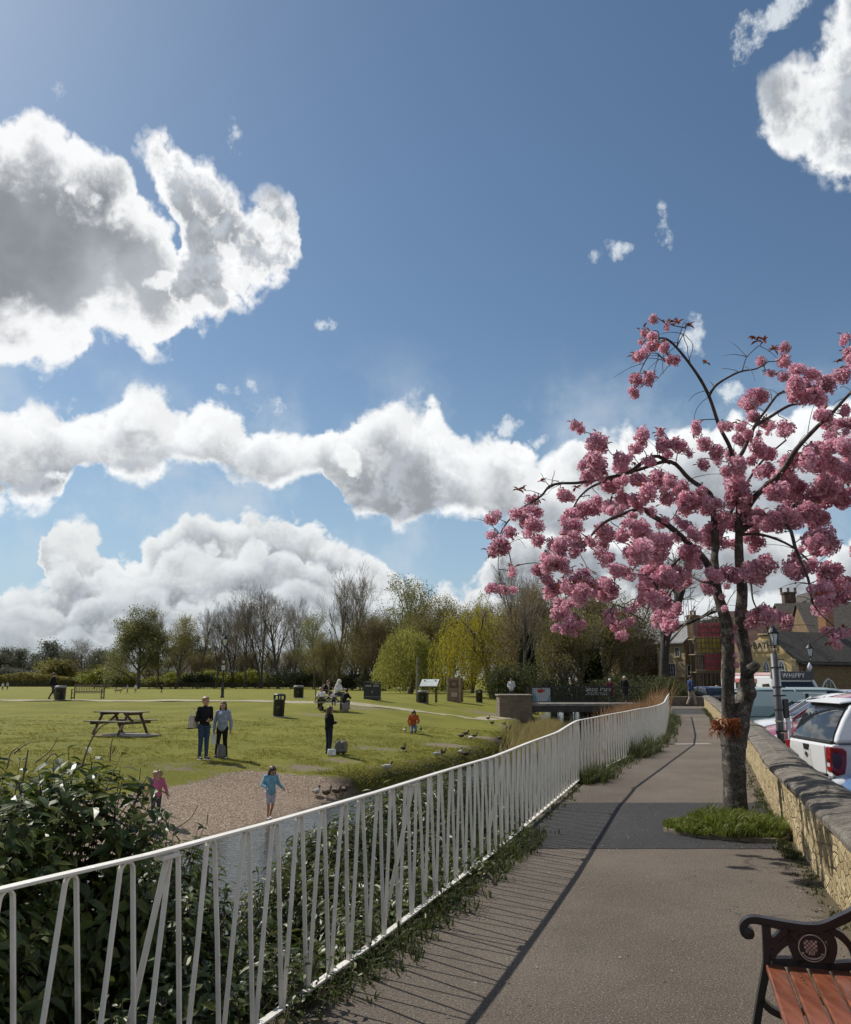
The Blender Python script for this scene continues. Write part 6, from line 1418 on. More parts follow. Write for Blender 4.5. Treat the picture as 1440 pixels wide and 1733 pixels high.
plant('bareC', 442, 1022, D0 + 4, 'many stemmed bare tree in the middle of the big bare group', 'tree', gt, .85)
plant('bareA', 470, 1016, D0, 'wide domed bare tree at the right of the big bare group', 'tree', gt, .86)
plant('bareC', 497, 1040, D0 + 14, 'bare tree behind the domed one', 'tree', gt, .7)
plant('leafC', 532, 1056, D0 - 20, 'thin budding tree left of the tall bare twins', 'tree', gt, .75)
plant('bareB', 574, 1004, 150, 'left stem of the tall bare twin trees', 'tree', gt, .74); plant('bareB', 596, 1002, 151, 'right stem of the tall bare twin trees', 'tree', gt, .74, 2.1)
plant('olive', 548, 1090, 150, 'low olive tree below the thin budding tree', 'tree', gt, 1.1)
plant('olive', 618, 1062, 146, 'olive brown tree right of the tall bare twins', 'tree', gt, 1.0)
plant('brown', 648, 1056, 142, 'brown budding tree under the pale domed one', 'tree', gt, .95)
plant('leafC', 684, 1006, 140, 'tall domed tree in pale leaf above the round willow', 'tree', gt, .95)
plant('olive', 735, 1042, 130, 'olive tree behind the round willow', 'tree', gt, 1.0); plant('olive', 765, 1040, 128, 'olive tree between the two willows', 'tree', gt, .9)
plant('leafC', 715, 1050, 136, 'pale budding tree behind the right side of the round willow', 'tree', gt, .8)
plant('round', 694, 1066, 108, 'round pale green willow with its foliage down to the grass', 'tree', gt, 1.12)
plant('leafC', 762, 1100, 94, 'small fresh green tree beside the weeping willow', 'tree', gt, 1.0)
plant('brown', 800, 1040, 112, 'brown tree behind the left of the weeping willow', 'tree', gt, .8)
plant('willow', 834, 1024, 92, 'yellow weeping willow with hanging strands', 'tree', gt, 1.22)
gr_ = 'trees behind the bridge'
plant('bareB', 880, 985, 84, 'thin bare tree rising above the ivy clad one', 'tree', gr_, .55)
plant('bareC', 905, 1000, 86, 'bare twin tree behind the ivy clad one', 'tree', gr_, .6)
plant('brown', 872, 1034, 102, 'brown twiggy tree between willow and ivy clad tree', 'tree', gr_, .85)
plant('ivy', 893, 1034, 72, 'dark ivy clad tree by the end of the bridge', 'tree', gr_, 1.0)
plant('brown', 935, 1022, 82, 'brown twiggy tree just right of the ivy clad one', 'tree', gr_, .95)
plant('brown', 985, 1010, 88, 'tallest brown twiggy tree behind the bridge sign', 'tree', gr_, 1.0, .7)
plant('olive', 958, 1060, 76, 'olive tree over the middle of the bridge', 'tree', gr_, .95)
plant('olive', 1030, 1050, 84, 'olive tree behind the couple on the bridge', 'tree', gr_, 1.0)
plant('brown', 1065, 1040, 92, 'brown twiggy tree in front of the half hidden house', 'tree', gr_, .8)
plant('ivy', 1005, 1062, 76, 'second ivy covered tree behind the couple', 'tree', gr_, 1.25, 1.4)
plant('old', 1120, 905, 66, 'big old bare tree with a leaning dark trunk by the cottage', 'tree', gr_, .95, 2.2)
gb = 'bushes by the bridge'
for px, top, Y, k, w, lb in ((868,1124,64,'mbush',.8,'green bush behind the man at the bridge wall'),(903,1146,66,'bush',.9,'dark bush behind the left bridge banner'),(965,1152,72,'bush',.9,'dark bush behind the middle of the bridge'),(1030,1140,72,'mbush',.9,'green bush behind the couple on the bridge'),(1085,1142,62,'mbush',.9,'green bush right of the couple'),(1112,1146,56,'mbush',1.0,'leafy bush at the bridge end'),(1136,1150,53,'mbush',.9,'leafy bush above the low end wall'),(1160,1160,51,'mbush',.8,'small leafy bush left of the man in blue')): plant(k, px, top, Y, lb, 'bush', gb, w)
gh = 'lime green bushes under the far trees'
for i, (px, top) in enumerate(((178,1133),(208,1142),(262,1146),(300,1138),(330,1143),(360,1136),(396,1140),(432,1136),(455,1145),(505,1146),(540,1130),(560,1140))): plant('hbush', px, top, 196, 'lime green bush %s under the far trees' % ('at the left end,','left of the blossomed trunk,','beneath the slender bare tree,','behind the yellow topped tree,','between two thin bare trunks,','left of the lamp post base,','right of the lamp post,','under the middle of the bare group,','under the domed bare tree,','right of the domed bare tree,','below the budding tree,','left of the twin trunks,')[i], 'bush', gh, 1.0)
for px, top, Y, lb in ((334,1140,178,'dark rounded bush below the thin bare tree'),(492,1134,172,'dark bush between the bare group and the twins'),(610,1138,148,'dark bush under the olive trees'),(640,1142,140,'dark bush left of the round willow'),(585,1150,152,'low dark bush at the foot of the twin trees'),(780,1150,118,'dark bush behind the brick monument'),(735,1150,118,'dark bush behind the notice board')): plant('bush', px, top, Y, lb, 'bush', 'dark bushes at the meadow edge', 1.5)
hx0, hx1 = A(-120,1160,236).x, A(760,1160,236).x; hd_ = thing('hedge', (hx0, 236, -.8), 'long olive hedge closing the far side of the meadow behind all the trees', 'hedge'); mb = MB(); rr = random.Random(6)
for k in range(26000):
    x = rr.uniform(0, hx1 - hx0); hh = 3.3 + 1.6 * noisef(x, 0, .06, 3) + .8 * noisef(x, 4, .25, 3); q = Vector((x, rr.uniform(-1.5, 1.5), hh * rr.random() ** .6)); a = Vector((rr.gauss(0,1), rr.gauss(0,1), rr.gauss(0,1))).normalized(); b_ = a.cross(Vector((rr.gauss(0,1), rr.gauss(0,1), 1))).normalized(); z = .30 * rr.uniform(.5, 1.3)
    mb.add([q - a * z, q + b_ * z * .5, q + a * z, q - b_ * z * .5], [(0,1,2,3)])
mb.build('foliage', lf_olive, hd_); mb = MB(); mb.box(((hx1-hx0)/2, .3, .9), (hx1-hx0, 1.2, 1.8)); mb.build('twig_core', barkd, hd_)
# ------------------------------------------------------------------ far post and rail fence
ffm = mat('dark fence timber', (.035,.028,.021), .9, .3, 4)
fo = thing('rail_fence', (A(160,1160,172).x, 172, -.6), 'dark timber post and rail fence along the far edge of the meadow', 'fence'); x0 = A(160,1160,172).x; x1 = A(640,1160,172).x
for r_ in (.45,.85,1.2): mb = MB(); mb.box(((x1-x0)/2, 0, r_), (x1-x0,.05,.14)); mb.build('rail', ffm, fo)
nP = int((x1-x0)/2.2)
for i in range(nP + 1): mb = MB(); mb.box((i*(x1-x0)/nP, -.06, .62), (.16,.14,1.4)); mb.build('post', ffm, fo)
# ------------------------------------------------------------------ bridge
m, nt, b = newmat('bridge brickwork'); P = nt.n('ShaderNodeTexCoord').outputs['Object']; mp = nt.n('ShaderNodeMapping', i_Rotation=(R(90),0,0)); nt.link(P, mp.inputs[0])
bt = nt.n('ShaderNodeTexBrick', i_Scale=2.6); nt.link(mp.outputs[0], bt.inputs['Vector']); bt.inputs['Color1'].default_value = (.16,.12,.085,1); bt.inputs['Color2'].default_value = (.23,.175,.125,1); bt.inputs['Mortar'].default_value = (.13,.11,.085,1)
nt.link(nt.mix(nt.ss(nt.noise(P, 1.2, 6, .7), .35, .7, 0, .6), bt.outputs[0], (.08,.07,.05)), b.inputs['Base Color']); b.inputs['Roughness'].default_value = .95; bridgeb = m
dull = mat('bridge concrete', (.24,.22,.19), .9, .3, 2, .3); bcap = mat('pier cap stone', (.20,.175,.14), .9, .3, 4, .4)
YB = 56.0; br = thing('footbridge', (A(845,1177,YB).x, YB, -.1), 'footbridge with a brick pier and dark iron railings over the river', 'bridge'); bx = lambda px: A(px, 1180, YB).x - br.location.x
mb = MB(); mb.box(((bx(900)+bx(845))/2, 1.2, -.35), (bx(900)-bx(845), 2.4, 1.78)); mb.build('pier', bridgeb, br)
mb = MB(); mb.box(((bx(900)+bx(845))/2, 1.2, .58), (bx(902)-bx(842), 2.55, .09)); mb.build('pier_cap', bcap, br, bevel=.02)
mb = MB(); mb.box(((bx(900)+bx(1150))/2, 1.3, -.02), (bx(1150)-bx(900), 2.4, .14)); mb.build('deck', dull, br)
mb = MB(); mb.box(((bx(900)+bx(1150))/2, .25, -.30), (bx(1150)-bx(900), .3, .40)); mb.box(((bx(900)+bx(1150))/2, 2.3, -.30), (bx(1150)-bx(900), .3, .40)); mb.build('girder', mat('dark girder', (.05,.045,.04), .8, .3, 3), br)
mb = MB(); mb.box((bx(1110), 1.2, -.9), (5, 2.4, 1.6)); mb.build('abutment', bridgeb, br)
irn = mat('dark railing iron', (.016,.017,.017), .5)
for y in (.12, 2.4):
    xa, xb = bx(900), bx(1135); mb = MB(); mb.box(((xa+xb)/2, y, 1.10), (xb-xa, .05,.05)); mb.box(((xa+xb)/2, y, .16), (xb-xa, .04,.04)); mb.build('hand_rail', irn, br)
    mb = MB(); n = int((xb-xa)/.125)
    for i in range(n + 1): mb.box((xa + i*(xb-xa)/n, y, .62), (.018,.018,.96) if i % 12 else (.05,.05,1.0))
    mb.build('railing_bars', irn, br)
bn_w = mat('white banner vinyl', (.55,.58,.62), .5, .05); bn_b = mat('blue banner print', (.16,.36,.50), .5); bn_r = mat('red banner print', (.50,.035,.05), .5); bn_k = mat('black banner vinyl', (.012,.013,.014), .5); bn_t = mat('white banner lettering', (.75,.76,.76), .5)
o_ = Vector(br.location); xa = A(902,1180,YB).x; xb = A(932,1180,YB).x
ban = thing('banner', (xa, YB + .22, .05), 'white and blue banner with a red splash tied inside the bridge railing', 'banner'); w_ = xb - xa
mb = MB(); mb.box((w_/2, 0, .47), (w_, .012, .88)); mb.build('sheet', bn_w, ban)
mb = MB(); mb.prism([(.02,.05),(.30,.05),(.22,.40),(.10,.60),(.02,.86)], lambda a, z, t: Vector((a, t, z)), -.010, -.007); mb.prism([(w_-.25,.05),(w_-.02,.05),(w_-.02,.5)], lambda a, z, t: Vector((a, t, z)), -.010, -.007); mb.build('print', bn_b, ban)
mb = MB(); mb.prism([(.30,.74),(.44,.86),(.52,.78),(.62,.90),(.70,.76),(.84,.84),(.80,.66),(.66,.62),(.50,.56),(.38,.62)], lambda a, z, t: Vector((a, t, z)), -.011, -.008); mb.build('splash', bn_r, ban)
xa = A(992,1180,YB).x; xb = A(1034,1180,YB).x; ban2 = thing('banner', (xa, YB + .22, .05), 'black banner reading Shop Park in white on the bridge railing', 'banner'); w_ = xb - xa
mb = MB(); mb.box((w_/2, 0, .72), (w_, .012, .62)); mb.build('sheet', bn_k, ban2)
text_mesh('lettering', 'Shop Park', .42, bn_t, ban2, Matrix.Translation((w_/2 + .05, -.012, .82)) @ Matrix.Rotation(R(90), 4, 'X'), .003)
m, nt, b = newmat('small white print on black'); P = nt.n('ShaderNodeTexCoord').outputs['Object']
wv_ = nt.noise(P, 26, 1, .4); nt.link(nt.mix(nt.ss(wv_, .46, .5), (.02,.02,.02), (.7,.7,.7)), b.inputs['Base Color'])
for z, x0_, x1_, hh in ((.58,.12,w_-.05,.055),(.47,-.02,w_-.1,.04)):
    mb = MB(); mb.box(((x0_+x1_)/2, -.009, z), (x1_-x0_,.004,hh)); mb.build('small_print', m, ban2)
person(Vector((A(866,1160,58.6).x, 58.9, -.05)), R(-8), 1.66, 'person in pale grey hoodie resting arms on the brick bridge pier', lightg_c, dgrey_c, hair_dk, bulk=1.25, pose=dict(head=(0,-.06,.90), look=(0,-1,-.3), eR=(-.14,-.05,.66), wR=(-.06,-.15,.60), eL=(.14,-.05,.66), wL=(.06,-.15,.60)), vox=.014)
person(Vector((A(1032,1160,57.0).x, 57.0, -.05)), R(12), 1.60, 'white haired person in plum coat crossing the bridge', plum_c, dgrey_c, hair_gr, bulk=1.25, skirt=.12, pose=stride, vox=.014)
person(Vector((A(1057,1160,57.4).x, 57.4, -.05)), R(-5), 1.76, 'white haired person in black coat crossing the bridge', black_c, dgrey_c, hair_gr, bulk=1.3, skirt=.10, pose=stride, vox=.014)
# ------------------------------------------------------------------ end of the path
qe_ = G(1172,1196,0)
person(G(1171,1195,0), R(115), 1.74, 'man in blue jacket and stone trousers walking at the end of the path', bluej_c, beige_c, hair_dk, cap=dgrey_c, bulk=1.25, flare=1.3, legbulk=1.15, pose=stride, vox=.011)
person(Vector((A(1213,1160,52).x, 52, -.6)), R(200), 1.75, 'person in grey standing between the parked cars behind the cherry trunk', dgrey_c, beige_c, hair_bl, bulk=1.3, vox=.014)
lw = thing('low_end_wall', (A(1135,1196,49.6).x - .3, 49.8, 0), 'low brick wall closing the end of the path', 'wall'); mb = MB(); mb.box((1.35,0,.17), (3.6,.3,.62)); mb.build('masonry', bridgeb, lw); mb = MB(); mb.box((1.35,0,.51), (3.7,.4,.07)); mb.build('coping', bcap, lw, bevel=.015)
# ------------------------------------------------------------------ vehicles
paints = {}
def paint(name, col, rough=.22, metal=.0):
    if name not in paints:
        m = mat(name, col, rough, .03, 2, coat=.8); m.node_tree.nodes['Principled BSDF'].inputs['Coat Roughness'].default_value = .05; paints[name] = m
    return paints[name]
glass = mat('tinted car glass', (.018,.022,.026), .04, .05, 2, spec=.8); tyre = mat('tyre rubber', (.018,.018,.018), .8, .2, 20); rim_m = mat('alloy rim', (.40,.41,.42), .3, .1, 6, metal=.8); chrome = mat('bright chrome', (.65,.66,.67), .12, .05, 4, metal=1.0); blackp = mat('black trim plastic', (.014,.014,.015), .5, .2, 10); redl = mat('red lens', (.28,.008,.012), .12, .25, 9, spec=.6, coat=.6); redd = mat('dark red lens', (.075,.005,.008), .15, .2, 9, coat=.6); lens = mat('clear headlamp lens', (.55,.58,.62), .08, .1, 8, spec=.7); plate_m = mat('number plate', (.55,.54,.50), .5)
def interp1(tab, x): return float(np.interp(x, [p[0] for p in tab], [p[1] for p in tab]))
def vehicle(name, loc, yaw, label, pm, L, W_, Hh, belt, bonnet, roof, group='cars in the car park', sill=.28, rack=False, cat='car', nolow=False):
    """local frame: nose at +x, z up; belt: outline of the lower body (x,z); roof: outline of the glasshouse (x,z)"""
    t = thing(name, tuple(loc), label, cat, group, yaw)
    def loft(tab, zlo, wtop, wbot, m_, nm, n=30, inset=0.0, tumble=0.0):
        xs = np.linspace(tab[0][0], tab[-1][0], n); mb = MB(); rows = []
        for x in xs:
            u = abs(2 * (x - tab[0][0]) / (tab[-1][0] - tab[0][0]) - 1); ww = wbot * (1 - .10 * u ** 6); zt = interp1(tab, x); zl = zlo(x) if callable(zlo) else zlo; hgt = max(zt - zl, .002); r = min(.10, hgt * .45)
            half = ww / 2; wt = half - tumble * hgt
            rows.append([(x,-half*.97,zl),(x,-half,zl+hgt*.35),(x,-(wt+.3*(half-wt)),zt-r),(x,-wt+r*.6,zt-r*.18),(x,-wt*.5,zt+.004*0),(x,0,zt+.012),(x,wt*.5,zt),(x,wt-r*.6,zt-r*.18),(x,(wt+.3*(half-wt)),zt-r),(x,half,zl+hgt*.35),(x,half*.97,zl)])
        k = 11; mb.add([q for r_ in rows for q in r_], [(i*k+a, (i+1)*k+a, (i+1)*k+a+1, i*k+a+1) for i in range(n-1) for a in range(k-1)] + [(i*k+k-1, (i+1)*k+k-1, (i+1)*k, i*k) for i in range(n-1)] + [tuple(range(k)), tuple((n-1)*k + a for a in range(k))[::-1]])
        return mb.build(nm, m_, t, smooth=True, bevel=.0)
    loft(belt, sill, 0, W_, pm, 'body', 36, tumble=.04)
    zb = lambda x: interp1(belt, x) - .06
    loft([(x, z) for x, z in roof], zb, 0, W_ * .96, glass, 'windows', 26, tumble=.22)
    # painted roof skin, standing 12 mm proud of the glass, and pillars
    top = [p for p in roof if p[1] > Hh - .13]; mb = MB(); xs = np.linspace(top[0][0] - .05, top[-1][0] + .05, 14); rows = []
    for x in xs:
        z = interp1(roof, x) + .014; hw = W_ * .48 - .22 * (z - zb(x)); rows.append([(x,-hw-.005,z-.085),(x,-hw+.03,z-.02),(x,-hw*.5,z+.004),(x,0,z+.016),(x,hw*.5,z+.004),(x,hw-.03,z-.02),(x,hw+.005,z-.085)])
    mb.add([q for r_ in rows for q in r_], [(i*7+a, (i+1)*7+a, (i+1)*7+a+1, i*7+a+1) for i in range(13) for a in range(6)]); mb.build('roof', pm, t, smooth=True)
    for s in (-1, 1):
        def sidept(x, zf): z = zb(x) + .05 + (interp1(roof, x) - zb(x) - .07) * zf; return Vector((x, s * (W_ * .48 - .22 * (z - zb(x)) + .006), z))
        for a, b_ in ((roof[0][0] + .03, top[0][0]), (roof[-1][0] - .06, top[-1][0])): mb = MB(); mb.bar(sidept(a, .1), sidept(b_, 1.0), .05, .075); mb.build('pillar', pm, t)
        xm = (top[0][0] + top[-1][0]) / 2; mb = MB(); mb.bar(sidept(xm, 0), sidept(xm, 1), .03, .08); mb.build('pillar', pm, t)
    for wx in (belt[0][0] + L * .19, belt[-1][0] - L * .19):
        for s in (-1, 1):
            Mw = Matrix(((1,0,0),(0,0,-s),(0,1,0))); mb = MB(); mb.lathe([(.20,-.10),(.31,-.10),(.325,-.07),(.325,.07),(.31,.10),(.20,.10)], 22, M=Mw); w_o = mb.build('wheel', tyre, t, smooth=False, loc=(wx, s*(W_/2-.10), .325))
            q = MB(); q.lathe([(.0,.085),(.05,.10),(.20,.085),(.215,.10),(.215,.05)], 16, M=Mw @ Matrix.Diagonal((1,1,-1)) if False else Mw); q.build('rim', rim_m, w_o)
    xe = belt[-1][0]; zl = interp1(belt, xe - .25) - .12
    for s in (-1, 1):
        mb = MB(); mb.ball((xe - .16, s * W_ * .37, zl), (.17,.20,.085), 12, 8); mb.build('headlight', lens, t, smooth=True)
        mb = MB(); mb.ball((belt[0][0] + .07, s * W_ * .42, interp1(belt, belt[0][0] + .2) - .20), (.09,.10,.16), 10, 8); mb.build('tail_light', redl, t, smooth=True)
        xm_ = roof[-1][0] - .35; mb = MB(); mb.ball((xm_, s * (W_ * .5 + .10), zb(xm_) + .13), (.06,.11,.07), 10, 8); mb.build('door_mirror', pm, t, smooth=True)
    mb = MB(); mb.box((xe - .01, 0, .42), (.05,.9,.16)); mb.build('grille', blackp, t, bevel=.01)
    mb = MB(); mb.box((xe + .02, 0, .36), (.02,.5,.11)); mb.box((belt[0][0] - .012, 0, .55), (.02,.5,.11)); mb.build('number_plate', plate_m, t)
    if rack:
        zr = Hh + .13
        for x in (top[0][0] + .25, top[-1][0] - .35):
            rk = MB(); rk.box((x, 0, zr), (.06, W_ * .86, .03)); rk.build('roof_bar', chrome, t, bevel=.008)
            for s in (-1, 1): q = MB(); q.box((x, s * W_ * .35, zr - .08), (.09,.06,.13)); q.build('bar_foot', blackp, t, bevel=.01)
    return t
HATCH = dict(belt=[(-2.05,.45),(-2.02,.80),(-1.85,.95),(-1.2,.98),(.6,.95),(.95,.93),(1.55,.83),(1.88,.70),(2.02,.50)], roof=[(-1.98,.93),(-1.72,1.22),(-1.45,1.42),(-.9,1.50),(-.1,1.49),(.25,1.42),(.65,1.18),(1.02,.93)])
SAL = dict(belt=[(-2.25,.50),(-2.22,.85),(-2.0,.98),(-1.3,.99),(.55,.95),(.9,.93),(1.7,.82),(2.1,.68),(2.22,.48)], roof=[(-1.75,.97),(-1.3,1.24),(-.95,1.39),(-.5,1.45),(.0,1.44),(.3,1.36),(.72,1.12),(1.05,.92)])
SUV = dict(belt=[(-2.2,.55),(-2.18,.98),(-2.0,1.10),(-1.2,1.12),(.7,1.08),(1.0,1.06),(1.75,.98),(2.08,.82),(2.2,.55)], roof=[(-2.12,1.08),(-1.98,1.40),(-1.7,1.62),(-1.2,1.69),(-.1,1.68),(.25,1.60),(.65,1.33),(1.02,1.06)])
VAN = dict(belt=[(-2.4,.5),(-2.38,1.05),(-2.2,1.12),(1.0,1.10),(1.5,1.06),(2.1,.95),(2.38,.75),(2.42,.5)], roof=[(-2.36,1.06),(-2.33,1.60),(-2.2,1.84),(-1.8,1.90),(.5,1.89),(.85,1.82),(1.3,1.45),(1.75,1.04)])
CZ = -.60
def carAt(nm, px, Y, yaw, label, pm, S, W_=1.78, **k):
    X = A(px, 1200, Y).x; b_ = S['belt']; L = b_[-1][0] - b_[0][0]
    if abs(math.cos(yaw)) > .8: X = max(X, float(WX(Y)) + .75 + L / 2)
    return vehicle(nm, (X, Y, CZ), yaw, label, pm, L, W_, max(p[1] for p in S['roof']), S['belt'], 0, S['roof'], **k)
Pi = math.pi
# the row beside the wall: nose-in cars, their centres beyond the wall
def rowcar(nm, nose_px, Y, label, pm, S, W_=1.78, yaw=Pi - .03, **k):
    X = A(nose_px, 1200, Y).x; b_ = S['belt']; L = b_[-1][0] - b_[0][0]
    return vehicle(nm, (X + b_[-1][0], Y, CZf(Y)), yaw, label, pm, L, W_, max(p[1] for p in S['roof']), S['belt'], 0, S['roof'], **k)
rowcar('parked_car', 1282, 17.7, 'crimson hatchback parked nose to the wall behind the grey pole', paint('crimson car paint', (.30,.012,.035)), HATCH)
rowcar('parked_car', 1262, 20.3, 'white saloon parked nose to the wall beyond the crimson car', paint('white car paint', (.72,.73,.74)), SAL)
rowcar('parked_car', 1252, 23.2, 'dark teal car with silver roof bars parked beyond the white saloon', paint('dark teal car paint', (.012,.10,.10)), HATCH, rack=True)
PV = dict(belt=VAN['belt'], roof=VAN['roof'])
v_ = vehicle('panel_van', (A(1252,1200,26.6).x + 2.15, 26.6, CZ), -.03, 'pale grey green panel van standing behind the row of cars', paint('pale grey green van paint', (.40,.50,.50)), 4.8, 1.9, 1.90, VAN['belt'], 0, VAN['roof'], cat='van')
vp = paint('pale grey green van paint', None)
for s in (-1, 1):
    mb = MB(); zs = [1.07,1.37,1.58,1.80]; hw = lambda z: .926 - .289*max(0, z - 1.354)
    mb.add([(x, s*hw(z), z) for x in (-2.26, .25) for z in zs], [(i, i+1, i+5, i+4) if s < 0 else (i, i+4, i+5, i+1) for i in range(3)])
    mb.build('side_panel', vp, v_)
# far rows
far_cars = [(1197,44,Pi-.1,SAL,'silver car paint',(.42,.44,.46),'silver saloon nose on beside the man in blue',1.78),(1228,38,Pi-.05,HATCH,'white car paint',(.72,.73,.74),'white hatchback seen between the path and the cherry trunk',1.78),(1192,52,Pi/2+.2,SUV,'midnight blue car paint',(.010,.016,.045),'midnight blue car behind the man in blue',1.85),(1240,33,Pi,SAL,'pale silver car paint',(.5,.52,.54),'pale silver saloon hidden mostly by the cherry trunk',1.78),
 (1378,44,Pi/2+.15,SUV,'black car paint',(.010,.010,.011),'black off roader near the bath house wall',1.85),(1400,40,Pi/2-.1,HATCH,'white car paint',None,'white hatchback in the far row right of the black off roader',1.78),(1420,38,Pi/2-.1,SUV,'lilac grey car paint',(.30,.31,.38),'lilac grey car in the far row',1.8),(1446,36,Pi/2-.1,SAL,'silver blue car paint',(.30,.36,.43),'silver blue saloon at the far right of the far row',1.78),(1480,41,Pi/2,HATCH,'silver car paint',None,'silver hatchback beyond the right edge',1.78),(1412,31,0.0,SAL,'black car paint',None,'black estate with roof bars in the middle of the car park',1.8)]
for px, Y, yaw, S, pn, col_, lb, W_ in far_cars: carAt('parked_car' if S is not VAN else 'parked_van', px, Y, yaw, lb, paint(pn, col_), S, W_, rack='roof bars' in lb, cat='van' if S is VAN else 'car')
vehicle('parked_car', (8.12, 12.35, CZ), Pi - .03, 'blue car whose wing shows over the wall at the right edge', paint('steel blue car paint', (.08,.15,.30)), 4.1, 1.78, 1.5, HATCH['belt'], 0, HATCH['roof'])
# --- white pickup with a hardtop, tail towards the wall
pw = paint('white car paint', None)
PY = 14.95; pk_ = thing('pickup_truck', (6.70 + 2.65, PY, CZ), 'white pickup with hardtop, its tailgate and red tail light facing the wall', 'pickup', None, R(180) - .03)
# local: tail at +x (faces the wall after the half turn), +y is towards ... the right-hand flank seen in the photo
Wp = 1.84; mb = MB()
side = [(-2.65,.50),(-2.62,.85),(-2.4,1.0),(-1.3,1.12),(-.9,1.13),(2.60,1.13),(2.64,1.05),(2.66,.62),(2.60,.50)]
def shell(outline, w0, w1, zmid, m_, nm, par, bev=.03):
    n = len(outline); mb = MB(); rows = []
    for f, ww in ((-1, w1), (-1.0, w0), (1.0, w0), (1, w1)): pass
    ys = [(-w0/2*.93, .97), (-w0/2, 1.0), (w0/2, 1.0), (w0/2*.93, .97)]
    return mb
mb.prism(side, lambda x, z, t: Vector((x, t * (1 - .05 * max(0, (z - .9) / .25)), z)), -Wp/2, Wp/2); body = mb.build('body', pw, pk_, bevel=.045, seg=3)
cab = [(-1.05,1.10),(-.55,1.52),(-.1,1.73),(.35,1.77),(.95,1.76),(1.02,1.12)]
mb = MB(); mb.prism(cab, lambda x, z, t: Vector((x, t * (1 - .22 * (z - 1.1)), z)), -Wp/2*.97, Wp/2*.97); mb.build('cab', pw, pk_, bevel=.04, seg=3)
top_ = [(1.00,1.135),(1.02,1.80),(1.5,1.835),(2.05,1.80),(2.20,1.74),(2.36,1.52),(2.50,1.28),(2.56,1.135)]
mb = MB(); mb.prism(top_, lambda x, z, t: Vector((x, t * (1 - .20 * (z - 1.1)), z)), -Wp/2*.985, Wp/2*.985); mb.build('hardtop', pw, pk_, bevel=.06, seg=4)
# rear glass on the sloping back of the hardtop
sl = [(2.165,1.772),(2.21,1.745),(2.37,1.525),(2.505,1.285),(2.552,1.165)]
mb = MB(); rows = []
for x, z in sl:
    n_ = Vector((.86,0,.5)).normalized() * .016; hw = Wp/2*.985*(1 - .20*(z - 1.1)) - .10
    rows.append([(x + n_.x, -hw + .012*(1 if abs(z - 1.74) < .1 else 0), z + n_.z), (x + n_.x + .03, -hw*.5, z + n_.z), (x + n_.x + .04, 0, z + n_.z), (x + n_.x + .03, hw*.5, z + n_.z), (x + n_.x, hw, z + n_.z)])
mb.add([q for r_ in rows for q in r_], [(i*5+a, i*5+a+1, (i+1)*5+a+1, (i+1)*5+a) for i in range(len(rows)-1) for a in range(4)]); rg = mb.build('rear_window', glass, pk_, smooth=True)
mb = MB(); mb.ball((2.49,.02,1.33), (.03,.085,.05), 12, 8); mb.build('latch', blackp, rg, smooth=True)
mb = MB(); mb.box((0,0,0), (.40,1.36,.030), M=Matrix.Rotation(.16, 3, 'Y')); mb.build('spoiler', pw, pk_, bevel=.016, loc=(2.14,0,1.812), seg=3)
mb = MB(); mb.box((0,0,0), (.14,1.30,.04), M=Matrix.Rotation(.5, 3, 'Y')); mb.build('brake_light_trim', blackp, pk_, bevel=.012, loc=(2.20,0,1.765))
mb = MB(); mb.box((2.585,0,1.150), (.055,Wp*.90,.035)); mb.build('seal_strip', blackp, pk_, bevel=.012)
tgm = MB(); tg_poly = [(-.70,.64),(.70,.64),(.72,1.0),(.70,1.10),(-.70,1.10),(-.72,1.0)]
tgm.prism(tg_poly, lambda y, z, t: Vector((t + (.012 if .75 < z < 1.05 else 0), y, z)), 2.645, 2.672); tg = tgm.build('tailgate', pw, pk_, bevel=.014)
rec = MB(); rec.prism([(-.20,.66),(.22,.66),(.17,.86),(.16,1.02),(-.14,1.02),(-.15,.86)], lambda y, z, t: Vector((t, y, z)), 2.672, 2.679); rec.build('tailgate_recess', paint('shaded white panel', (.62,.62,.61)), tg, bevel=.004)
mb = MB(); mb.prism([(-.12,1.075),(.12,1.075),(.09,.98),(-.09,.98)], lambda y, z, t: Vector((t, y, z)), 2.676, 2.69); mb.build('handle', blackp, tg, bevel=.006)
mb = MB(); Mx = Matrix(((0,0,1),(1,0,0),(0,1,0))); mb.lathe([(.048,0),(.048,.008),(.036,.010),(.036,0)], 20, o=(2.68,.0,.90), M=Mx); mb.box((2.684,0,.90), (.008,.13,.02)); mb.build('badge', chrome, tg)
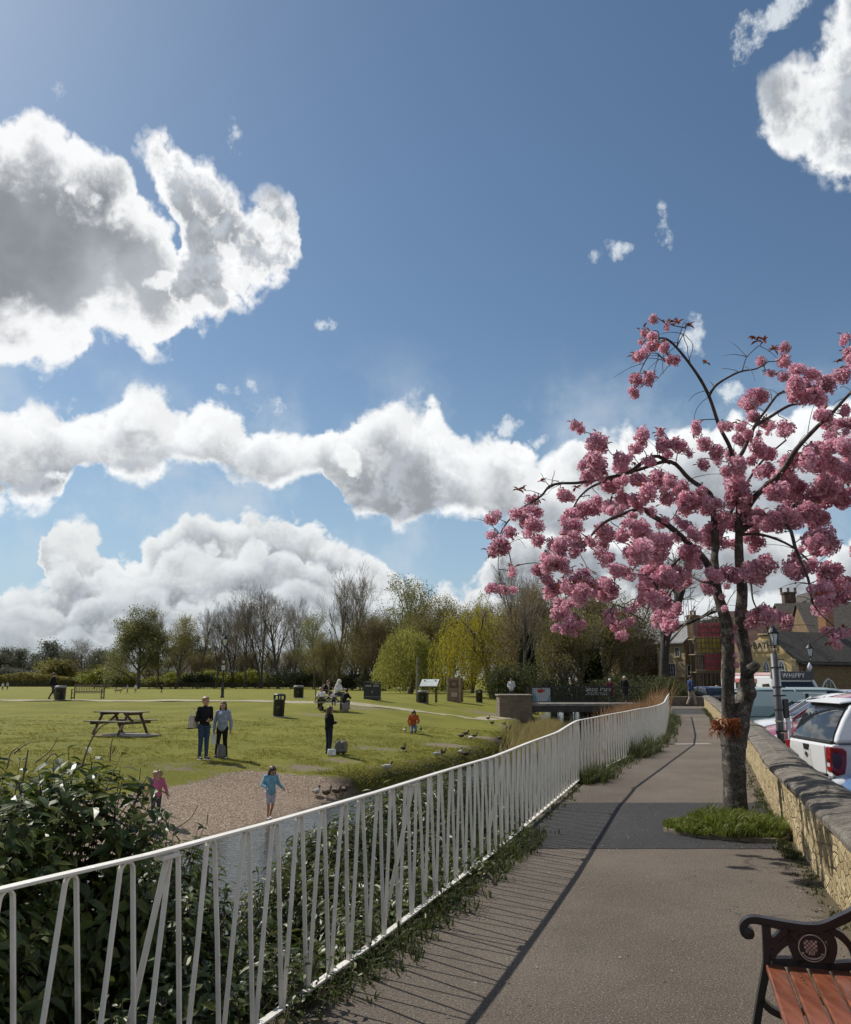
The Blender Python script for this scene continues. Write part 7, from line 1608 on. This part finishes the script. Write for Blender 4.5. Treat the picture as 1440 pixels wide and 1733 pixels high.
for s in (-1, 1):
    lt = MB(); lt.prism([(.0,1.06),(.02,.64),(.10,.60),(.26,.66),(.30,.80),(.30,1.00)], lambda a, z, t: Vector((2.672 - max(0, a - .06) * .95 - .0, s * (.765 + min(a, .15) * .98 + t), z)), -.0, .018) if False else None
    # wraps round the corner: rear face and flank
    a = MB(); poly = [(2.40,1.02),(2.46,1.07),(2.675,1.09),(2.68,.70),(2.60,.62),(2.46,.66),(2.42,.82)]
    a.prism(poly, lambda x, z, t: Vector((x, s * t, z)), .755, .932); L_ = a.build('tail_light', redl, pk_, bevel=.02, seg=3)
    d = MB(); d.prism([(2.50,.97),(2.60,1.02),(2.66,.95),(2.66,.80),(2.56,.72),(2.50,.82)], lambda x, z, t: Vector((x, s * t, z)), .930, .937); d.box((2.683, s*.845, .87), (.006,.11,.05)); d.build('lens_division', redd, L_)
    c_ = MB(); c_.box((2.683, s*.845, .80), (.006,.10,.06)); c_.build('reverse_lens', lens, L_)
    w = MB(); w.prism([(1.12,1.24),(1.20,1.58),(1.32,1.66),(1.86,1.66),(2.02,1.56),(2.18,1.28),(2.12,1.20),(1.22,1.20)], lambda x, z, t: Vector((x, s * (t + Wp/2*.985*(1 - .20*(z - 1.1))), z)), -.01, .008); w.build('side_window', glass, pk_, bevel=.006)
    w = MB(); w.prism([(-.75,1.18),(-.38,1.52),(.0,1.66),(.85,1.66),(.88,1.18)], lambda x, z, t: Vector((x, s * (t + Wp/2*.97*(1 - .22*(z - 1.1))), z)), -.01, .008); w.build('cab_window', glass, pk_, bevel=.006)
    q = MB(); q.ball((2.26, s*.905, 1.19), (.045,.02,.018), 10, 6); q.build('side_badge', blackp, pk_, smooth=True)
    q = MB(); q.box((1.75, s*.915, 1.132), (1.65,.018,.016)); q.build('join_line', blackp, pk_)
    for wx in (1.62, -1.62):
        Mw = Matrix(((1,0,0),(0,0,-s),(0,1,0))); mb = MB(); mb.lathe([(.24,-.12),(.37,-.12),(.385,-.08),(.385,.08),(.37,.12),(.24,.12)], 24, M=Mw); w_o = mb.build('wheel', tyre, pk_, loc=(wx, s*(Wp/2-.11), .385)); q = MB(); q.lathe([(0,.10),(.06,.12),(.24,.10),(.26,.12),(.26,.06)], 16, M=Mw); q.build('rim', rim_m, w_o)
        q = MB(); q.lathe([(.39,-.02),(.47,-.02),(.47,.02),(.39,.02)], 24, M=Mw, o=(wx, s*(Wp/2-.005), .40)); q.build('wheel_arch', blackp, pk_)
mb = MB(); mb.box((2.70,0,.56), (.20,1.66,.10)); mb.box((2.70,0,.47), (.14,1.2,.10)); mb.build('bumper', chrome, pk_, bevel=.03, seg=3)
mb = MB(); mb.box((2.66,0,.625), (.14,1.5,.04)); mb.build('bumper_step', blackp, pk_, bevel=.01)
# --- ice cream van
iv_y = 36.0; ix = A(1312,1160,iv_y).x
ice = thing('ice_cream_van', (ix, iv_y, CZ), 'white ice cream van with a sign board above its dark windscreen', 'van', None, R(-78)); iw = paint('white car paint', None)
mb = MB(); mb.prism([(-2.6,.35),(-2.6,2.15),(-2.5,2.28),(1.05,2.28),(1.2,2.1),(1.2,1.2),(2.1,1.05),(2.3,.9),(2.3,.35)], lambda x, z, t: Vector((x, t, z)), -.98, .98); mb.build('body', iw, ice, bevel=.05, seg=3)
mb = MB(); mb.prism([(1.16,2.06),(1.24,2.06),(1.86,1.16),(1.75,1.12)], lambda x, z, t: Vector((x, t, z)), -.84, .84); mb.build('windscreen', glass, ice, bevel=.015)
mb = MB(); mb.prism([(1.15,2.20),(1.27,2.12),(1.95,1.10),(1.80,1.08),(1.15,1.9)], lambda x, z, t: Vector((x, t, z)), -.96, -.86); mb.prism([(1.15,2.20),(1.27,2.12),(1.95,1.10),(1.80,1.08),(1.15,1.9)], lambda x, z, t: Vector((x, t, z)), .86, .96); mb.build('pillars', iw, ice)
mb = MB(); mb.box((1.20,0,2.30), (.14,1.92,.34)); sg = mb.build('sign_board', mat('dark sign board', (.045,.047,.055), .4), ice, bevel=.02)
text_mesh('lettering', 'WHIPPY', .27, bn_t, sg, Matrix.Translation((1.275, 0, 2.30)) @ Matrix.Rotation(R(90), 4, 'Z') @ Matrix.Rotation(R(90), 4, 'X'), .004, spacing=1.1)
for s in (-1, 1):
    mb = MB(); mb.box((-.65, s*.985, 1.68), (1.5,.03,.72)); wn = mb.build('serving_window', glass, ice, bevel=.01); q = MB(); q.box((-.65, s*.99, 1.28), (1.55,.05,.06)); q.build('sill', iw, wn)
    q = MB(); q.box((-.65, s*1.0, 2.10), (1.6,.03,.16)); q.build('stripe', mat('red and white print', (.55,.16,.16), .5, .5, 9), ice)
    mb = MB(); mb.prism([(.55,1.22),(.55,1.95),(1.0,1.98),(1.45,1.25)], lambda x, z, t: Vector((x, s*t, z)), .978, .99); mb.build('cab_window', glass, ice)
    q = MB(); q.box((-.6, s*.99, 1.06), (1.3,.02,.22)); q.build('menu_panel', mat('red menu print', (.48,.10,.09), .5, .6, 12), ice)
    for wx in (-1.7, 1.5): Mw = Matrix(((1,0,0),(0,0,-s),(0,1,0))); mb = MB(); mb.lathe([(.18,-.1),(.32,-.1),(.33,.08),(.30,.1),(.18,.1)], 18, M=Mw); mb.build('wheel', tyre, ice, loc=(wx, s*.88, .33))
    q = MB(); q.ball((2.22, s*.68, .85), (.10,.13,.10), 10, 8); q.build('headlight', lens, ice, smooth=True)
mb = MB(); mb.lathe([(.02,2.45),(.09,2.62),(.10,2.64),(.06,2.75),(.015,2.84)], 12, o=(1.2,.85,0)); mb.build('cone_ornament', bn_w, ice, smooth=True)
mb = MB(); mb.box((-.7,0,2.36), (3.4,1.7,.13)); mb.build('roof_band', mat('pale pink roof band', (.55,.36,.36), .5), ice, bevel=.03)
# ------------------------------------------------------------------ buildings
def stonemat(name, c1, c2, mortar, scale):
    m, nt, b = newmat(name); P = nt.n('ShaderNodeTexCoord').outputs['Object']
    sx = nt.n('ShaderNodeSeparateXYZ'); nt.link(P, sx.inputs[0]); cx = nt.n('ShaderNodeCombineXYZ'); nt.link(nt.m('ADD', sx.outputs[0], sx.outputs[1]), cx.inputs[0]); nt.link(sx.outputs[2], cx.inputs[1])
    bt = nt.n('ShaderNodeTexBrick', i_Scale=scale); nt.link(cx.outputs[0], bt.inputs['Vector']); bt.inputs['Color1'].default_value = (*c1, 1); bt.inputs['Color2'].default_value = (*c2, 1); bt.inputs['Mortar'].default_value = (*mortar, 1); bt.inputs['Mortar Size'].default_value = .015
    nt.link(nt.mix(nt.ss(nt.noise(P, .8, 6, .7), .4, .75, 0, .5), bt.outputs[0], tuple(q * .6 for q in c1)), b.inputs['Base Color']); b.inputs['Roughness'].default_value = .95; b.inputs['Specular IOR Level'].default_value = .1
    return m
ashlar = stonemat('pale ashlar limestone', (.42,.33,.20), (.50,.40,.25), (.30,.24,.16), 1.6); rubst = stonemat('brown rubble limestone', (.175,.125,.072), (.235,.17,.10), (.15,.115,.075), 2.2); yell = stonemat('honey limestone', (.52,.38,.18), (.58,.44,.23), (.40,.31,.17), 1.5)
m, nt, b = newmat('stone slate roof'); P = nt.n('ShaderNodeTexCoord').outputs['Object']
sx = nt.n('ShaderNodeSeparateXYZ'); nt.link(P, sx.inputs[0]); cx = nt.n('ShaderNodeCombineXYZ'); nt.link(nt.m('ADD', sx.outputs[0], nt.m('MULTIPLY', sx.outputs[1], .3)), cx.inputs[0]); nt.link(nt.m('MULTIPLY', sx.outputs[2], 1.4), cx.inputs[1])
bt = nt.n('ShaderNodeTexBrick', i_Scale=2.2); nt.link(cx.outputs[0], bt.inputs['Vector']); bt.inputs['Color1'].default_value = (.055,.047,.040,1); bt.inputs['Color2'].default_value = (.095,.082,.068,1); bt.inputs['Mortar'].default_value = (.025,.022,.02,1)
nt.link(nt.mix(nt.ss(nt.noise(P, 5, 6, .75), .58, .70, 0, .8), bt.outputs[0], (.20,.175,.145)), b.inputs['Base Color']); b.inputs['Roughness'].default_value = .9
bn = nt.n('ShaderNodeBump', i_Strength=.6, i_Distance=.05); nt.link(bt.outputs['Fac'], bn.inputs['Height']); nt.link(bn.outputs[0], b.inputs['Normal'])
slate = m; tile = mat('dull red tile roof', (.13,.070,.052), .9, .35, 2, .3); slateg = mat('blue grey slate roof', (.16,.16,.165), .6, .2, 2, .2); winw = mat('white window frame', (.60,.60,.57), .5, .1, 4); wglass = mat('dark window pane', (.05,.06,.07), .08, .3, 2, spec=.7)
def window(par, c, w, h, ang, arch=False, bars=(2, 3), nm='window'):
    """c: centre on the wall; ang: direction the wall faces (0 = towards -y)"""
    M3 = Matrix.Rotation(ang, 3, 'Z'); c = Vector(c); f = MB(); fn = lambda a, z, t: c + M3 @ Vector((a, t, z))
    out = [(-w/2,-h/2),(w/2,-h/2)] + ([(w/2,h*.15),(w*.30,h*.38),(0,h*.5),(-w*.30,h*.38),(-w/2,h*.15)] if arch else [(w/2,h/2),(-w/2,h/2)])
    inn = [(a*.84, z*.90) for a, z in out]; n = len(out)
    for i in range(n): f.prism([out[i], out[(i+1)%n], inn[(i+1)%n], inn[i]], fn, -.07, .03)
    for k in range(1, bars[0]): f.prism([(-w*.42+k*w*.84/bars[0]-.018,-h*.44),(-w*.42+k*w*.84/bars[0]+.018,-h*.44),(-w*.42+k*w*.84/bars[0]+.018,h*.40),(-w*.42+k*w*.84/bars[0]-.018,h*.40)], fn, -.05, .0)
    for k in range(1, bars[1]): z = -h*.45+k*h*.9/bars[1]; f.prism([(-w*.40,z-.016),(w*.40,z-.016),(w*.40,z+.016),(-w*.40,z+.016)], fn, -.048, .0)
    fo_ = f.build(nm, winw, par); p = MB(); p.prism(inn, fn, -.030, .02); p.build('pane', wglass, fo_)
    s = MB(); s.prism([(-w*.58,-h*.5-.12),(w*.58,-h*.5-.12),(w*.58,-h*.5-.005),(-w*.58,-h*.5-.005)], fn, -.13, .02); s.build('sill', ashlar, fo_)
def gable_block(par, x0, x1, y0, y1, ze, zr, wm, rm, axis='x', over=.25, z0=0.0, nm=('wall','roof')):
    mb = MB()
    if axis == 'x':
        ym = (y0 + y1) / 2; mb.prism([(y0,z0),(y1,z0),(y1,ze),(ym,zr),(y0,ze)], lambda a, z, t: Vector((t, a, z)), x0, x1); k = (zr - ze) / ((y1 - y0) / 2); th = .14; ov = over
        r_ = MB(); r_.prism([(y0-ov,ze-ov*k+.02),(ym,zr+.02),(y1+ov,ze-ov*k+.02),(y1+ov,ze-ov*k+.02+th),(ym,zr+.02+th),(y0-ov,ze-ov*k+.02+th)], lambda a, z, t: Vector((t, a, z)), x0-.15, x1+.15)
    else:
        xm = (x0 + x1) / 2; mb.prism([(x0,z0),(x1,z0),(x1,ze),(xm,zr),(x0,ze)], lambda a, z, t: Vector((a, t, z)), y0, y1); k = (zr - ze) / ((x1 - x0) / 2); th = .14; ov = over
        r_ = MB(); r_.prism([(x0-ov,ze-ov*k+.02),(xm,zr+.02),(x1+ov,ze-ov*k+.02),(x1+ov,ze-ov*k+.02+th),(xm,zr+.02+th),(x0-ov,ze-ov*k+.02+th)], lambda a, z, t: Vector((a, t, z)), y0-.15, y1+.15)
    return mb.build(nm[0], wm, par), r_.build(nm[1], rm, par)
def chimney(par, c, w, d, z0, z1, m_, pots=2, nm='chimney'):
    mb = MB(); mb.box((c[0], c[1], (z0+z1)/2), (w, d, z1-z0)); mb.box((c[0], c[1], z1-.12), (w+.18, d+.18, .16)); ch = mb.build(nm, m_, par)
    pm_ = MATS.get('chimney pot') or mat('chimney pot', (.20,.11,.07), .9)
    for k in range(pots): q = MB(); q.lathe([(.13,z1-.02),(.12,z1+.35),(.15,z1+.38),(.15,z1+.44),(.1,z1+.45)], 10, o=(c[0] + (k - (pots-1)/2) * w * .62, c[1], 0)); q.build('pot', pm_, ch)
    return ch
def aerial(par, c, h):
    mb = MB(); mb.tube([Vector(c), Vector(c) + Vector((0,0,h))], .03, 5); p = Vector(c) + Vector((0,0,h*.92)); mb.tube([p + Vector((-.7,0,0)), p + Vector((.7,0,.05))], .022, 4)
    for k in range(6): q = p + Vector((-.65 + k*.25, 0, 0)); mb.tube([q + Vector((0,-.25,0)), q + Vector((0,.25,0))], .014, 4)
    mb.build('aerial', lampi, par)
X_ = lambda px, Y: A(px, 1160, Y).x
Z_ = lambda px, py, Y: A(px, py, Y).z + .6
# bath house: gable towards the path (it faces left and a little forward), long roof to the right
YH = 60.0; bh = thing('bath_house', (X_(1350,YH), YH, CZ), 'honey stone bath house with BATHS carved on its gable and a long slate roof', 'building', None, R(27))
# local x runs along the ridge (to the right), local -x face is the lettered gable; the gable's depth runs along local y
GW = 4.9; ze = 3.5; zr_ = 5.5
a_, r_ = gable_block(bh, 0.0, 17.0, -.0, GW, ze, zr_, rubst, slate, 'x', .35)
gf = MB(); gf.prism([(0,0),(GW,0),(GW,ze),(GW/2+.4,zr_-.25),(GW/2-.4,zr_-.25),(0,ze)], lambda a, z, t: Vector((t, a, z)), -.16, .0); gf_ = gf.build('gable', yell, bh)
qn = MB()
for s, y in ((-1, .0), (1, GW)): qn.box((-.10, y, 1.75), (.30,.36,3.5))
qn.box((-.12, GW/2, zr_ - .10), (.32, 1.0, .14)); qn.build('quoin', ashlar, bh)
pn = MB(); pn.prism([(-1.1,-.36),(-.95,-.43),(.95,-.43),(1.1,-.36),(1.1,.36),(.95,.43),(-.95,.43),(-1.1,.36)], lambda a, z, t: Vector((t, GW/2 + a, 4.55 + z)), -.24, -.15); pn_ = pn.build('name_stone', ashlar, bh)
text_mesh('lettering', 'BATHS', .66, mat('dark carved lettering', (.035,.028,.02), .8), pn_, Matrix.Translation((-.25, GW/2, 4.55)) @ Matrix.Rotation(R(-90), 4, 'Z') @ Matrix.Rotation(R(90), 4, 'X'), .012, spacing=1.05)
for y in (GW*.22, GW*.5, GW*.78): window(bh, (-.16, y, 2.75), .62, 1.5, R(-90), True, (2, 2))
for x in (3.2, 7.6, 12.0): window(bh, (x, -.0, 1.25), 1.5, 1.9, 0, True, (3, 1), 'arched_window')
mb = MB(); mb.tube([(.0,-.45,ze-.33),(17,-.45,ze-.33)], .07, 8); mb.build('gutter', lampi, bh)
mb = MB(); mb.ball((1.0,-.12,2.75),(.22,.05,.22),12,8); mb.build('wall_lamp', lid_m, bh, smooth=True)
chimney(bh, (7.2, GW/2 + .3), .95, .7, 5.0, 8.3, stonemat('orange chimney brick', (.33,.17,.085), (.40,.22,.12), (.28,.2,.13), 3), 2)
# rear range behind the bath house: long brown roof with end chimneys
YR = 74.0; rr_ = thing('stone_range', (X_(1258,YR), YR, CZ), 'long brown roofed stone range behind the bath house', 'building', None, R(-6)); gable_block(rr_, 0, 7.2, 0, 8, 4.2, 8.2, rubst, tile, 'x'); gable_block(rr_, 5.0, 16.5, 1, 10, 5.8, Z_(1330,1024,YR+5), rubst, slate, 'x', z0=.0)
chimney(rr_, (9.9, 5.5), .8, .7, 7.5, Z_(1366,1014,YR+5), ashlar, 2); 
YS = 80.0; rs_ = thing('tall_house', (X_(1338,YS), YS, CZ), 'tall house with a steep roof and clustered chimney pots', 'building', None, R(-4)); gable_block(rs_, 0, 8, 0, 7, 7.0, Z_(1370,1003,YS+3), rubst, slate, 'y', z0=.0); chimney(rs_, (1.4, 2.5), 1.1, .8, 7.5, Z_(1355,998,YS), mat('sooty chimney brick', (.10,.065,.045), .9, .4, 3), 3)
YT = 68.0; rt_ = thing('slate_house', (X_(1386,YT), YT, CZ), 'house with a big dark slate roof at the right edge', 'building', None, R(-10)); gable_block(rt_, 0, 12, 0, 9, 5.2, Z_(1430,1022,YT+4), rubst, slate, 'x', z0=.0)
# cottage with the tall end chimney
YC = 84.0; ct = thing('stone_cottage', (X_(1131,YC), YC + 3.4, CZ), 'pale stone cottage with arched ground floor and a tall end chimney', 'building', None, R(-58))
cw = 3.6; ze = Z_(1150,1086,YC)
gable_block(ct, 0, cw, 0, 6.2, ze, Z_(1170,1052,YC+3), ashlar, slateg, 'x', .3)
eg = MB(); eg.prism([(0,0),(6.2,0),(6.2,ze),(3.1,Z_(1170,1052,YC+3)),(0,ze)], lambda a, z, t: Vector((t, a, z)), cw, cw + .12); eg.build('end_wall', rubst, ct)
chimney(ct, (cw + .42, 1.1), .75, 1.1, 0, Z_(1174,1044,YC+3), stonemat('brown chimney stone', (.19,.135,.08), (.24,.17,.10), (.15,.11,.07), 2), 2)
window(ct, (cw*.52, 0, ze*.52), 1.05, 1.35, 0, False, (3, 3)); window(ct, (cw*.2, 0, ze*.83), .8, .9, 0, False, (2, 2)); window(ct, (cw*.75, 0, ze*.83), .6, .9, 0, False, (2, 2)); window(ct, (cw + .12, .3, ze*.5), .5, 1.2, R(90), False, (1, 2))
for x in (cw*.24, cw*.76):
    q = MB(); q.prism([(x-.36,0),(x+.36,0),(x+.36,1.4),(x+.22,1.75),(x,1.86),(x-.22,1.75),(x-.36,1.4)], lambda a, z, t: Vector((a, t, z)), -.03, .02); q.build('archway', mat('shadowy doorway timber', (.10,.055,.03), .8, .3, 4), ct)
bl_ = MB(); bl_.box((cw*.5,-.35,2.25), (cw*.9,.7,.10)); bl_.build('balcony', ashlar, ct)
aerial(ct, (cw*.5, 3.1, Z_(1170,1052,YC+3)), 2.6); aerial(ct, (cw + .3, 1.1, Z_(1174,1044,YC+3)), 3.0)
# scaffolded building
YG = 88.0; sc_ = thing('gabled_house', (X_(1170,YG), YG, CZ), 'gabled house hidden behind the red and yellow scaffold sheeting', 'building', None, R(6)); gable_block(sc_, 1.2, 6.6, 1.6, 9, 7.4, Z_(1203,1043,YG), rubst, slateg, 'y', z0=.0)
tile_b = thing('terrace_block', (X_(1222,YG), YG - 1, CZ), 'red roofed terrace glimpsed between the cherry stems', 'building', None, R(-5)); gable_block(tile_b, 0, 7.5, 0, 8, 5.4, 8.0, rubst, tile, 'x', z0=.0)
for x in (1.5, 4.0, 6.3): window(tile_b, (x, 0, 3.9), .8, 1.2, 0)
YK = 79.0; sf = thing('scaffold', (X_(1182,YK), YK, CZ), 'scaffolding wrapped in red and yellow sheeting with boarded lifts', 'scaffolding', None, R(8)); sw = X_(1226,YK) - X_(1182,YK); pipe = mat('scaffold tube', (.16,.15,.14), .5, .2, 8, metal=.4); brd = mat('scaffold board', (.42,.34,.22), .85, .25, 3)
zk = lambda py: Z_(1200, py, YK)
mb = MB()
for k in range(6):
    for y in (0, 1.3): mb.tube([(sw*k/5, y, 0), (sw*k/5, y, zk(1048))], .035, 6)
mb.build('standards', pipe, sf)
mb = MB()
for py in (1056,1066,1072,1080,1094,1098,1106,1125,1128,1136,1140,1150): mb.tube([(-.2,-.05,zk(py)), (sw+.2,-.05,zk(py))], .032, 6)
mb.tube([(1.0,-.08,zk(1082)),(1.9,-.08,zk(1104))], .06, 6); mb.build('ledgers', pipe, sf)
for py in (1080,1106,1136):
    mb = MB(); mb.box((sw/2,.65,zk(py)-.08), (sw+.3,1.4,.06)); mb.box((sw/2,-.02,zk(py)+.08), (sw+.3,.04,.24)); mb.build('board', brd, sf)
redS = mat('red scaffold sheeting', (.52,.10,.13), .6, .3, 2.2, .5, 5); yelS = mat('yellow scaffold sheeting', (.46,.34,.06), .6, .3, 2.2, .5, 5)
def sheet(x0, x1, pt, pb, m_):
    mb = MB(); n = 24; vs = []
    for i in range(n + 1):
        x = x0 + (x1 - x0) * i / n
        for k in range(9): z = zk(pb) + (zk(pt) - zk(pb)) * k / 8; vs.append((x, -.14 + .05 * math.sin(x * 4.2 + k) + .03 * noisef(x * 3, z * 2, 1), z))
    mb.add(vs, [(i*9+k, (i+1)*9+k, (i+1)*9+k+1, i*9+k+1) for i in range(n) for k in range(8)]); mb.build('sheeting', m_, sf, smooth=True)
mb = MB()
for k in range(7): mb.tube([(sw*(k+.15)/6.4, -.24, 0), (sw*(k+.15)/6.4, -.24, zk(1047))], .04, 6)
for py in (1061,1071,1088,1097,1114,1126): mb.tube([(-.15,-.24,zk(py)), (sw+.15,-.24,zk(py))], .032, 6)
mb.build('outer_tubes', pipe, sf)
sheet(0, sw, 1054, 1077, redS); sheet(0, sw*.98, 1081, 1103, yelS); sheet(sw*.28, sw, 1107, 1134, redS)
# half hidden house behind the old tree
YQ = 90.0; hq = thing('brick_cottage', (X_(1050,YQ), YQ, CZ), 'brown cottage with a tiled roof half hidden behind the old bare tree', 'building'); hw_ = X_(1126,YQ) - X_(1050,YQ); gable_block(hq, 0, hw_, 0, 7, Z_(1090,1110,YQ), Z_(1090,1083,YQ+3), rubst, tile, 'x')
window(hq, (X_(1066,YQ)-hq.location.x, 0, Z_(1066,1121,YQ)), .75, 1.15, 0); window(hq, (X_(1109,YQ)-hq.location.x, 0, Z_(1109,1121,YQ)), .75, 1.0, 0); chimney(hq, (hw_*.4, 3.5), .7, .6, 4, Z_(1075,1070,YQ), rubst, 2)
# lamps and poles in the car park
la = lamp(Vector((X_(1316,33), 33, CZ)), 4.2, 'black lantern lamp post standing in front of the bath house gable')
lb_ = lamp(Vector((X_(1376,50), 50, CZ)), 4.2, 'thin far lamp post against the dark bath house roof')
pg = mat('grey pole paint', (.075,.075,.08), .5, .2, 12, .1); pwm = mat('white conduit', (.62,.62,.62), .5, .1, 6)
pb_ = G(1322,1262,.45); pb_ = A(1322,1262,16.4); zt = A(1307,1106,16.4).z
pl = thing('sign_pole', (pb_.x, 16.4, CZ), 'grey pole with straps and a white conduit behind the wall', 'pole'); H_ = zt - CZ
mb = MB(); mb.tube([(0,0,0),(0,0,H_)], .066, 16); mb.build('shaft', pg, pl, smooth=True)
mb = MB(); mb.tube([(.16,-.02,0),(.16,-.02,1.45)], .045, 10); mb.tube([(.24,-.03,0),(.24,-.03,1.5)], .012, 6); mb.build('conduit', pwm, pl, smooth=True)
mb = MB(); mb.tube([(.07,.02,.3),(.07,.02,H_*.93)], .032, 8); mb.build('cable_guard', pwm, pl, smooth=True)
mb = MB(); mb.box((.14,-.02,1.62), (.10,.07,.36)); mb.build('junction_box', blackp, pl, bevel=.01)
for z in (H_*.90, H_*.76, H_*.70, H_*.60, H_*.52, H_*.44, H_*.36, 1.2, 1.0):
    mb = MB(); mb.lathe([(.067,z-.012),(.078,z-.012),(.078,z+.012),(.067,z+.012)], 16); mb.box((.11,-.02,z), (.09,.03,.03)); mb.build('strap', chrome if int(z*10) % 2 else blackp, pl)
